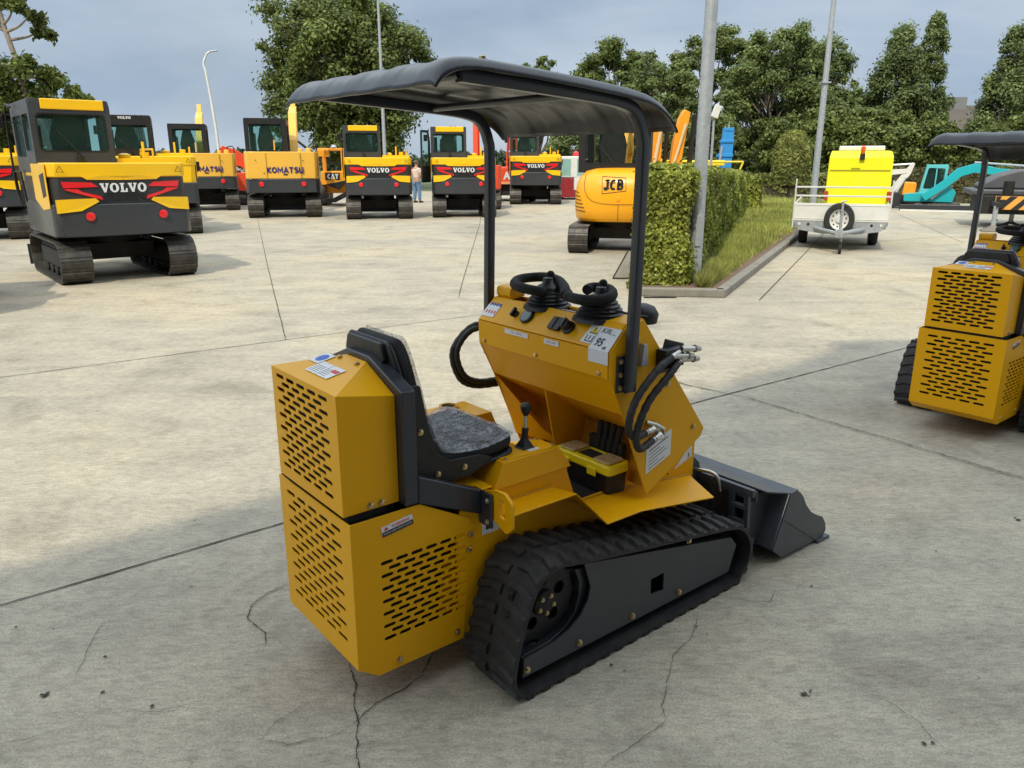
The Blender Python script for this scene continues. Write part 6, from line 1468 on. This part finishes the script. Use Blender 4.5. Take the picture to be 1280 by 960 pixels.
# clipped hedges
def hedge_box(name, label, pts, h0, h1, mat, dens, ls0, ls1, group=None, w=None, core=.05):
    """pts: plan quad a b c d (a,b near end left/right; c,d far end right/left)"""
    global rng
    rng = np.random.default_rng(len(label)); e = tag(empty(name, (pts[0][0], pts[0][1], 0)), label, 'hedge', group)
    a, b_, c, d = [np.array(p, float) for p in pts]; O_ = np.array([a[0], a[1], 0])
    P_ = []; N_ = []; S_ = []
    def face(p, q, hp, hq, nrm, k=1):
        L = np.linalg.norm(q - p); n = int(L * (hp + hq) / 2 * dens * k); u = rng.uniform(0, 1, n); 
        pos = p[None, :] * (1 - u)[:, None] + q[None, :] * u[:, None]; hh = hp * (1 - u) + hq * u; z = rng.uniform(0, 1, n) * hh
        jit = rng.normal(0, .028, n) + .03 * np.sin(pos[:, 0] * 5 + z * 7) + .03 * np.sin(pos[:, 1] * 3.3 - z * 4)
        P_.append(np.column_stack([pos[:, 0] + nrm[0] * jit, pos[:, 1] + nrm[1] * jit, z])); N_.append(np.tile([nrm[0], nrm[1], .25], (n, 1)))
        S_.append(ls0 + (ls1 - ls0) * np.clip((pos[:, 1] - a[1]) / max(1e-3, (d[1] - a[1])), 0, 1))
    def nr(p, q): v = q - p; v = np.array([v[1], -v[0]]); return v / np.linalg.norm(v)
    face(a, b_, h0, h0, nr(a, b_), 1.5); face(b_, c, h0, h1, nr(b_, c)); face(c, d, h1, h1, nr(c, d), .5); face(d, a, h1, h0, nr(d, a), .6)
    L = np.linalg.norm(d - a); wd = np.linalg.norm(b_ - a); n = int(L * wd * dens * 1.2); u = rng.uniform(0, 1, n); v = rng.uniform(0, 1, n)
    pos = (a[None] * (1 - u)[:, None] + d[None] * u[:, None]) * (1 - v)[:, None] + (b_[None] * (1 - u)[:, None] + c[None] * u[:, None]) * v[:, None]
    hh = h0 * (1 - u) + h1 * u + rng.normal(0, .03, n) + (rng.uniform(0, 1, n) > .96) * .06 - .05 * (np.minimum(v, 1 - v) < .06)
    P_.append(np.column_stack([pos, hh])); N_.append(np.tile([0, 0, 1.], (n, 1))); S_.append(np.full(n, (ls0 + ls1) / 2))
    t = MB(); cc = (a + b_ + c + d) / 4
    q = [tuple(p + (cc - p) / np.linalg.norm(cc - p) * core * 2.2 - O_[:2]) for p in (a, b_, c, d)]
    t.add([(q[0][0], q[0][1], 0), (q[1][0], q[1][1], 0), (q[2][0], q[2][1], 0), (q[3][0], q[3][1], 0), (q[0][0], q[0][1], h0 - core), (q[1][0], q[1][1], h0 - core), (q[2][0], q[2][1], h1 - core), (q[3][0], q[3][1], h1 - core)],
          [(0, 3, 2, 1), (4, 5, 6, 7), (0, 1, 5, 4), (1, 2, 6, 5), (2, 3, 7, 6), (3, 0, 4, 7)])
    t.build('twigs', 'hedgecore', e, 0)
    P_ = np.concatenate(P_) - O_; leaf_mesh('foliage', P_, np.concatenate(S_), mat, e, np.concatenate(N_)); return e
hedge_box('hedge', 'long clipped light green hedge running back from the thick lamp post', [(1.58, 9.98), (2.22, 9.86), (7.35, 25.0), (6.2, 25.2)], 1.50, 1.24, 'leafhedge', 3300, .036, .075)
hedge_box('hedge', 'short low clipped hedge piece just past the far end of the long hedge', [(7.2, 25.9), (8.05, 25.7), (8.7, 28.0), (7.8, 28.2)], 1.10, 1.05, 'leafhedge', 500, .085, .09)
hedge_box('hedge', 'brown green clipped hedge behind the turquoise excavator', [(14.0, 34.6), (14.05, 34.0), (24.5, 29.0), (24.8, 29.8)], 1.32, 1.36, 'beech', 330, .10, .10)
hedge_box('hedge', 'dark clipped hedge behind the grass verge, left of the column shaped tree', [(8.6, 36.6), (8.65, 36.0), (17.5, 36.0), (17.5, 36.6)], 1.05, 1.05, 'leaftopi', 260, .11, .11)
# column shaped clipped tree
rng = np.random.default_rng(90); tt_ = tag(empty('clipped_tree', (11.72, 33.5, 0)), 'column shaped clipped tree with rounded top at the end of the grass verge', 'tree')
n = 9000; z = rng.uniform(.25, 1, n); a_ = rng.uniform(0, 2 * math.pi, n); rr_ = .74 * np.minimum(1, np.sqrt(np.clip(1 - ((z - .62).clip(0) / .40) ** 2, 0, 1))) * (.72 + .28 * np.clip(z / .55, 0, 1)) * (1 + rng.normal(0, .035, n))
P_ = np.column_stack([np.cos(a_) * rr_, np.sin(a_) * rr_, .0 + z * 2.85]); leaf_mesh('crown', P_, .10, 'leaftopi', tt_, np.column_stack([np.cos(a_), np.sin(a_), .3 * np.ones(n)]))
t = MB(); t.lathe([(.30, .55), (.56, .9), (.66, 1.8), (.58, 2.35), (.3, 2.7), (.05, 2.78)], (0, 0, 0), (0, 0, 1), 16); t.build('twigs', 'hedgecore', tt_, 60)
t = MB(); t.cyl((0, 0, 0), (0, 0, 1.2), .09, .06, 8); t.build('trunk', 'bark', tt_, 60)

# ------------------------------------------------------------------ person (seen from behind, turned a little to the right)
PS = tag(empty('person', (-3.92, 32.6, 0)), 'person in pale t-shirt and blue jeans standing between two excavators, back to the camera', 'person')
def skin(name, verts, edges, radii, mat, parent, lv=2):
    me = bpy.data.meshes.new(name); me.from_pydata(verts, edges, []); o = bpy.data.objects.new(name, me); COL.objects.link(o); o.parent = parent
    o.modifiers.new('skin', 'SKIN'); me = o.data
    if not me.skin_vertices: me.attributes  # layer is made with the modifier below if missing
    try:
        sv = me.skin_vertices[0].data
    except Exception:
        bm = bmesh.new(); bm.from_mesh(me); bm.verts.layers.skin.verify(); bm.to_mesh(me); bm.free(); sv = me.skin_vertices[0].data
    for k, r_ in enumerate(radii):
        sv[k].radius = (r_, r_) if not isinstance(r_, tuple) else r_
        sv[k].use_root = k == 0
    sb = o.modifiers.new('sub', 'SUBSURF'); sb.levels = sb.render_levels = lv
    me.materials.append(MT[mat]); return o
V_ = [(0, 0, .92), (0, .0, 1.10), (0, -.01, 1.28), (0, 0, 1.40), (0, .01, 1.47), (0, .03, 1.57), (0, .03, 1.68)]
E_ = [(k, k + 1) for k in range(6)]; R_ = [(.14, .10), (.13, .09), (.16, .10), (.12, .08), .05, (.075, .09), (.06, .075)]
for s in (-1, 1):
    b0 = len(V_)
    V_ += [(s * .17, 0, 1.38), (s * .23, -.02, 1.12), (s * .20, .14, .98), (s * .15, .20, .97)]; E_ += [(3, b0), (b0, b0 + 1), (b0 + 1, b0 + 2), (b0 + 2, b0 + 3)]; R_ += [.055, .042, .033, .026]
    # palm and five fingers
    pv = b0 + 3
    for f, (dx, dz, l) in enumerate(((-.03, .02, .05), (-.018, -.005, .08), (-.006, -.012, .085), (.006, -.012, .08), (.018, -.005, .065))):
        q = len(V_); V_ += [(s * .15 - s * abs(dx) * .3 + dx, .20 + l * .5, .97 + dz), (s * .13 + dx, .20 + l, .955 + dz)]; E_ += [(pv, q), (q, q + 1)]; R_ += [.010, .007]
    b0 = len(V_)
    V_ += [(s * .09, 0, .86), (s * .10, .02 + (.03 if s > 0 else -.02), .50), (s * .11, .0 + (.05 if s > 0 else -.04), .09), (s * .12, .13 + (.05 if s > 0 else -.04), .035)]
    E_ += [(0, b0), (b0, b0 + 1), (b0 + 1, b0 + 2), (b0 + 2, b0 + 3)]; R_ += [.095, .062, .042, .035]
skin('body', V_, E_, R_, 'skin', PS)
# shirt, jeans, shoes, hair follow the body
skin('t_shirt', [(0, 0, .96), (0, 0, 1.12), (0, -.01, 1.28), (0, 0, 1.42), (-.17, 0, 1.38), (-.215, -.01, 1.20), (.17, 0, 1.38), (.215, -.01, 1.20)], [(0, 1), (1, 2), (2, 3), (3, 4), (4, 5), (3, 6), (6, 7)], [(.185, .135), (.175, .125), (.19, .125), (.135, .095), .078, .068, .078, .068], 'tshirt', PS)
skin('jeans', [(0, 0, .95), (-.09, 0, .84), (-.10, 0, .50), (-.11, -.04, .10), (.09, 0, .84), (.10, .05, .50), (.11, .05, .10)], [(0, 1), (1, 2), (2, 3), (0, 4), (4, 5), (5, 6)], [(.165, .125), .118, .088, .075, .118, .088, .075], 'denim', PS)
for s in (-1, 1):
    t = MB(); t.lathe([(.045, 0), (.05, .03), (.045, .07), (.03, .10)], (s * .11, .05 if s > 0 else -.04, 0), (0, 0, 1), 12); t.box((s * .12, .12 if s > 0 else .04, .035), (.09, .22, .07)); t.build('shoe', 'dark', PS, 40, .02)
t = MB(); t.lathe([(.045, 1.55), (.088, 1.60), (.098, 1.66), (.088, 1.71), (.05, 1.745), (.01, 1.755)], (0, .015, 0), (0, 0, 1), 16); t.build('hair', 'hair', PS, 60)
t = MB(); t.lathe([(.004, 0), (.012, .01), (.014, .03)], (.0, .115, 1.60), (0, .3, 1), 8)
for s in (-1, 1): t.lathe([(.012, 0), (.004, .01)], (s * .032, .105, 1.635), (0, 1, 0), 8); t.lathe([(.018, -.01), (.010, .012)], (s * .088, .03, 1.61), (s, 0, 0), 8)
t.bx(-.025, .025, .10, .112, 1.555, 1.563); t.build('face', 'skin', PS, 40)
PS.rotation_euler = (0, 0, R(-35)); PS.scale = (.97,) * 3

# ------------------------------------------------------------------ setting
t = MB(); t.add([(-400, -60, 0), (400, -60, 0), (400, 46, 0), (-400, 46, 0)], [(0, 1, 2, 3)]); tag(t.build('yard_pavement', 'concrete', None, 0), kind='structure')
t = MB(); t.add([(-900, -200, -.03), (900, -200, -.03), (900, 1200, -.03), (-900, 1200, -.03)], [(0, 1, 2, 3)]); tag(t.build('ground', surf('meadow', (.09, .12, .04), .9, dirt=.8, dirtcol=(.14, .13, .06), scale=.2), None, 0), kind='structure')
def ribbon(pts, w0, w1, name, z=.004, mat='joint', jag=.0, n=1, seedv=0):
    r_ = random.Random(seedv); P_ = []
    for (a, b_) in zip(pts[:-1], pts[1:]):
        L = math.hypot(b_[0] - a[0], b_[1] - a[1]); m = max(1, int(L / .012)) if (jag and name == 'crack') else max(1, int(L / .06)) if jag else max(1, int(L / .25))
        for k in range(m):
            u = k / m; P_.append((a[0] + (b_[0] - a[0]) * u, a[1] + (b_[1] - a[1]) * u))
    P_.append(pts[-1]); q = []; d = 0; e = 0
    for i, p in enumerate(P_):
        d = d * .72 + r_.uniform(-jag, jag); a = P_[max(0, i - 1)]; b_ = P_[min(len(P_) - 1, i + 1)]; v = Vector((b_[0] - a[0], b_[1] - a[1])).normalized(); nn = Vector((-v.y, v.x))
        w = r_.uniform(w0, w1) * (1 if 2 < i < len(P_) - 3 else .5); c = Vector(p) + nn * d; q.append((c + nn * w / 2, c - nn * w / 2))
    t = MB(); vs = []
    for a, b_ in q: vs += [(a.x, a.y, z), (b_.x, b_.y, z)]
    t.add(vs, [(2 * i, 2 * i + 1, 2 * i + 3, 2 * i + 2) for i in range(len(q) - 1)]); return tag(t.build(name, mat, None, 0), kind='structure')
JN = [[(-14, -1.45), (-3.96, 5.72), (-2.12, 7.03), (1.0, 9.2)], [(-2.12, 7.03), (-3.8, 12.0), (-7.35, 22.65), (-11, 33.5)], [(-6, -.65), (-1.92, 2.54), (-1.06, 3.22), (1.39, 5.16), (3.67, 6.8), (7.5, 9.5), (14, 14.2)], [(.4, 6.8), (1.31, 5.5), (1.64, 5.2)], [(-.66, 9.4), (-.70, 11.26), (-.87, 21.15), (-1.2, 33)], [(4.0, 14.5), (12, 18.5), (20, 22)], [(-20, 19), (-3, 19.6), (9, 19.2)], [(9.3, 16), (13, 27)]]
for i, l in enumerate(JN): ribbon(l, .006, .012, 'expansion_joint', .004 + .0004 * i, 'joint', .0016, seedv=i)
def G(u, v):
    F_, Y_ = 960., 203.; th_ = math.atan((480 - Y_) / F_); s_, c_ = math.sin(th_), math.cos(th_)
    x = (u - 640) / F_; y = -(v - 480) / F_; d = (x, c_ + y * s_, -s_ + y * c_); k = -1.6 / d[2]; return (d[0] * k, d[1] * k)
CK = [[(436, 826), (444, 855), (441, 880), (447, 905), (446, 935), (450, 960), (455, 990)], [(441, 905), (460, 890), (485, 872), (510, 860), (528, 846), (545, 815)], [(438, 908), (410, 922), (385, 926), (360, 931), (320, 926)], [(448, 932), (470, 930), (490, 924)], [(360, 731), (335, 742), (318, 755), (310, 772), (322, 785), (334, 792), (331, 808)], [(132, 778), (118, 795), (108, 820), (94, 850)], [(375, 885), (345, 905), (325, 928)], [(230, 948), (240, 955), (228, 968)],
      [(895, 745), (930, 752), (960, 754), (968, 740)], [(872, 768), (862, 800), (842, 820), (828, 885), (832, 900), (800, 930), (775, 945), (755, 960)], [(1095, 872), (1120, 885), (1150, 905), (1180, 940)], [(0, 932), (40, 925), (70, 915)], [(880, 590), (910, 612)], [(160, 890), (200, 892), (250, 880)]]
for i, l in enumerate(CK):
    big_ = i in (0, 1, 4); ribbon([G(*p) for p in l], .001 if not big_ else .0015, .0026 if not big_ else .0055, 'crack', .0045 + .0003 * i, 'joint', .0035, seedv=50 + i)
ribbon([G(930, 497), G(1000, 518), G(1100, 547), G(1280, 600), G(1500, 660)], .003, .013, 'crack', .0095, 'joint', .004, seedv=91)
# bits of grit lying about
r_ = random.Random(4); t = MB()
def pebble(mb, x, y, s_):
    vs = [Vector((math.cos(a) * s_ * r_.uniform(.6, 1.2), math.sin(a) * s_ * r_.uniform(.6, 1.2), .001)) for a in [k * math.pi / 3 for k in range(6)]] + [Vector((0, 0, s_ * r_.uniform(.3, .8)))]
    mb.add([(v.x + x, v.y + y, v.z + .004) for v in vs], [(k, (k + 1) % 6, 6) for k in range(6)])
for k in range(260):
    d = r_.uniform(2, 13); a = R(r_.uniform(48, 132)); pebble(t, d * math.cos(a), d * math.sin(a), r_.choice([.002, .003, .003, .004, .006]))
for u, v, s_ in ((1003, 868, .016), (1010, 871, .012), (1275, 651, .02), (1268, 648, .012), (1012, 866, .01), (52, 872, .018), (58, 868, .012), (133, 822, .012), (128, 867, .012), (188, 885, .012), (870, 785, .008), (1158, 932, .014), (1165, 930, .01), (240, 735, .008)): x, y = G(u, v); [pebble(t, x + r_.uniform(-.5, .5) * s_, y + r_.uniform(-.5, .5) * s_, s_ * q_) for q_ in (.55, .35)]
tag(t.build('grit', surf('dark_grit', (.05, .047, .042), .9), None, 0), 'dark bits of grit scattered over the concrete', 'grit', None, 'stuff')
# kerbed verge
K0, K1, K2, K3 = (1.45, 9.50), (2.62, 9.36), (6.55, 17.6), (12.4, 30.2)
def kerb(a, b_, w=.13, h=.10, name='kerb'):
    v = Vector((b_[0] - a[0], b_[1] - a[1])); L = v.length; v.normalize(); nn = Vector((-v.y, v.x)); t = MB(); n = max(1, int(L / 1.0))
    for k in range(n):
        p = Vector(a) + v * L * (k + .5) / n; t.box((p.x + nn.x * w / 2, p.y + nn.y * w / 2, h / 2), (L / n - .012, w, h), math.atan2(v.y, v.x))
    return tag(t.build(name, 'kerb', None, 0, .012), kind='structure')
kerb(K0, K1); kerb(K1, K2); kerb(K2, K3)
t = MB(); t.xy([(1.60, 9.63), (2.56, 9.50), (6.42, 17.62), (12.2, 30.3), (12.0, 36), (8.9, 36), (6.3, 25.5), (1.65, 10.6)], .002, .075); tag(t.build('verge_soil', 'soil', None, 0), kind='structure')
# drain channel beside the kerb
t = MB()
for a, b_ in ((K1, K2), (K2, K3)):
    v = Vector((b_[0] - a[0], b_[1] - a[1])).normalized(); nn = Vector((v.y, -v.x)); 
    for w in (.40,):
        t.add([(a[0] + nn.x * w, a[1] + nn.y * w, .0082), (b_[0] + nn.x * w, b_[1] + nn.y * w, .0082), (b_[0] + nn.x * (w + .012), b_[1] + nn.y * (w + .012), .0082), (a[0] + nn.x * (w + .012), a[1] + nn.y * (w + .012), .0082)], [(0, 1, 2, 3)])
tag(t.build('gutter_joint', 'joint', None, 0), kind='structure')
t = MB(); t.bx(1.62, 2.02, 9.34, 9.40, .004, .010)
for k in range(9): pass
dg = tag(t.build('drain_grate', 'dark', None, 0), 'dark slotted drain grate at the foot of the kerb below the hedge end', 'drain grate')
# grass tufts
rng = np.random.default_rng(14); N = 52000
poly = [(2.0, 10.0), (2.60, 9.62), (6.38, 17.65), (12.15, 30.3), (11.9, 35.8), (8.7, 35.8), (7.3, 25.2), (2.45, 10.6)]
xs = []; 
while len(xs) < N:
    u = rng.uniform(0, 1) ** 1.5; y = 9.7 + u * 26
    # left and right border of the strip at this y
    xl = np.interp(y, [9.6, 10.6, 25.2, 35.8], [2.35, 2.5, 7.5, 8.9]); xr = np.interp(y, [9.6, 17.65, 30.3, 35.8], [2.5, 6.38, 12.1, 12.0])
    x = rng.uniform(xl, xr); den = .5 + .5 * math.sin(x * 2.1 + y * .9) * math.sin(y * 1.7 - x)
    e_ = min(1, (xr - x) / .45, (x - xl) / .35 + .3)
    if rng.uniform() < (.35 + .65 * den) * e_ ** 1.2: xs.append((x, y))
xy = np.array(xs); hgt = rng.uniform(.05, .17, N) * (1 + .5 * np.sin(xy[:, 0] * 1.3 + xy[:, 1])); wdt = .006 + .0006 * (xy[:, 1] - 9)
a_ = rng.uniform(0, 2 * math.pi, N); ln = rng.normal(0, .35, (N, 2)) * hgt[:, None]
b0 = np.column_stack([xy[:, 0] - np.cos(a_) * wdt, xy[:, 1] - np.sin(a_) * wdt, np.full(N, .07)]); b1 = np.column_stack([xy[:, 0] + np.cos(a_) * wdt, xy[:, 1] + np.sin(a_) * wdt, np.full(N, .07)]); tp = np.column_stack([xy + ln, .07 + hgt])
P_ = np.stack([b0, b1, tp], 1).reshape(-1, 3); me = bpy.data.meshes.new('grass'); me.vertices.add(3 * N); me.vertices.foreach_set('co', P_.ravel().astype(np.float32)); me.loops.add(3 * N); me.loops.foreach_set('vertex_index', np.arange(3 * N, dtype=np.int32)); me.polygons.add(N); me.polygons.foreach_set('loop_start', np.arange(0, 3 * N, 3, dtype=np.int32)); me.polygons.foreach_set('loop_total', np.full(N, 3, dtype=np.int32)); me.update(calc_edges=True); me.materials.append(MT['grass'])
o = bpy.data.objects.new('grass', me); COL.objects.link(o); tag(o, 'dry yellow green grass on the verge between hedge and kerb', 'grass', None, 'stuff')
# house roof among the trees
hs = tag(empty('house', (41.2, 76, 0)), 'house with grey brown tiled roof and chimney seen between the pointed trees at the right', 'house')
t = MB(); t.bx(-5, 5, -4, 4, 0, 3.4); t.yz([(-4, 3.4), (4, 3.4), (0, 6.4)], -4.95, 4.95); t.build('wall', 'render', hs, 0)
t = MB(); t.add([(-5.3, -4.5, 3.15), (5.3, -4.5, 3.15), (5.3, 0, 6.7), (-5.3, 0, 6.7), (-5.3, 4.5, 3.15), (5.3, 4.5, 3.15)], [(0, 1, 2, 3), (3, 2, 5, 4)]); rf = t.build('roof', 'roof', hs, 0); so = rf.modifiers.new('s', 'SOLIDIFY'); so.thickness = .15
t = MB(); t.bx(-.2, .9, -.5, .3, 6.2, 7.4); t.build('chimney', 'render', rf, 0)
t = MB(); t.bx(-5.32, 5.32, -4.62, -4.52, 2.95, 3.15); t.build('gutter', 'whitepaint', rf, 0)
for x_ in (-2.5, 1):
    t = MB(); t.bx(x_, x_ + 1.2, -4.03, -4.005, 1.2, 2.5); t.build('window', 'glassd', hs, 0)
# the hall behind the camera; its eaves throw the shade over the foreground
HH = 12.0; EL = R(50); SA = math.atan2(-.94, -.33)      # azimuth towards the sun
sh = HH / math.tan(EL); so_ = Vector((math.cos(SA) * sh, math.sin(SA) * sh))
edge = [(-14, -6.2), (-2.6, 2.25), (-1.82, 2.907), (-1.48, 3.244), (-1.16, 3.453), (0, 4.787), (1.319, 5.217), (1.907, 5.889), (2.253, 6.141), (2.79, 6.649), (3.047, 7.0), (3.49, 7.136), (3.865, 7.171), (22, 7.4)]
ed = [(-15, -7.0), (-1.16, 3.55), (0, 4.70), (1.25, 5.22), (2.85, 6.60), (2.98, 7.0), (22, 7.35)]
up_ = [(x + so_.x, y + so_.y) for x, y in ed]
hall = tag(empty('hall', (0, -20, 0)), 'tall dark clad hall behind the viewer whose shade covers the foreground', 'building')
foot = up_ + [(up_[-1][0], -34), (up_[0][0], -34)]
t = MB(); t.xy([(x, y + 20) for x, y in foot], 0, HH - .05); t.build('wall', 'hall', hall, 0)
t = MB(); t.xy([(x, y + 20) for x, y in foot], HH - .048, HH); t.build('roof', 'exgrey', hall, 0)
a, b_ = Vector(up_[0]), Vector(up_[1]); v = (b_ - a).normalized(); nn = Vector((-v.y, v.x))
for k in range(3):
    p = a + v * (3 + k * 5); t = MB(); t.fr([(0, 0), (3.6, 0), (3.6, 4.4), (0, 4.4)], (p.x + nn.x * .02, p.y + nn.y * .02 + 20, 0), (v.x, v.y, 0), (0, 0, 1), -.01, .01); t.build('door', 'whitepaint', hall, 0)

# ------------------------------------------------------------------ world, sun, camera
w = bpy.data.worlds.new('World'); scene.world = w; w.use_nodes = True; nt = w.node_tree; nt.nodes.clear()
out = nt.nodes.new('ShaderNodeOutputWorld'); bg_ = nt.nodes.new('ShaderNodeBackground'); nt.links.new(bg_.outputs[0], out.inputs[0])
sk = nt.nodes.new('ShaderNodeTexSky'); sk.sky_type = 'NISHITA'; sk.sun_disc = False; sk.sun_elevation = EL; sk.sun_rotation = math.pi / 2 - SA; sk.air_density = 1.3; sk.dust_density = 2.2; sk.ozone_density = 1.5
tc = nt.nodes.new('ShaderNodeTexCoord'); mp = node(nt, 'ShaderNodeMapping'); mp.inputs['Scale'].default_value = (1, 1, 3.2); mp.inputs['Rotation'].default_value = (0, 0, .5); nt.links.new(tc.outputs['Generated'], mp.inputs[0])
cn = noise(nt, 1.5, 7, .55, mp.outputs[0], .5); cr2 = ramp(nt, cn.outputs[0], [(.36, .72), (.62, .96)])
cn2 = noise(nt, 2.6, 5, .5, mp.outputs[0], .3); cc_ = ramp(nt, cn2.outputs[0], [(.34, (4.6, 6.0, 8.0)), (.66, (7.8, 9.0, 10.4))])
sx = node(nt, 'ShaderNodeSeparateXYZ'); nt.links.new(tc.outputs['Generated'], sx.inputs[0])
hz = ramp(nt, sx.outputs[2], [(.0, (1.15, 1.12, 1.08)), (.19, (1, 1, 1)), (.55, (3.1, 2.85, 2.52)), (1, (3.7, 3.4, 2.95))])  # added brightness overhead, out of view, to fill the shade
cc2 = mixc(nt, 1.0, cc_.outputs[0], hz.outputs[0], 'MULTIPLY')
for n_ in (cc_,): pass
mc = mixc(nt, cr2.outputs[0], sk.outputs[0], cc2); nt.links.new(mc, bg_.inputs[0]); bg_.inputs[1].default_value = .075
sl = bpy.data.lights.new('sun', 'SUN'); sl.energy = 3.0; sl.angle = R(.7); sl.color = (1, .90, .68); so = bpy.data.objects.new('sun', sl); COL.objects.link(so)
dirv = Vector((math.cos(SA) * math.cos(EL), math.sin(SA) * math.cos(EL), math.sin(EL))); so.rotation_euler = dirv.to_track_quat('Z', 'Y').to_euler(); so.location = (0, 0, 30)
cam = bpy.data.cameras.new('camera'); co = bpy.data.objects.new('camera', cam); COL.objects.link(co); scene.camera = co
cam.sensor_width = 36; cam.lens = 960 / 1280 * 36; cam.clip_end = 3000; cam.clip_start = .05; co.location = (0, 0, 1.6); co.rotation_euler = (R(90) - math.atan((480 - 203) / 960), 0, 0)
vs_ = scene.view_settings; vs_.view_transform = 'Standard'; vs_.look = 'None'; vs_.exposure = 0; vs_.gamma = 1
scene.render.engine = 'CYCLES'
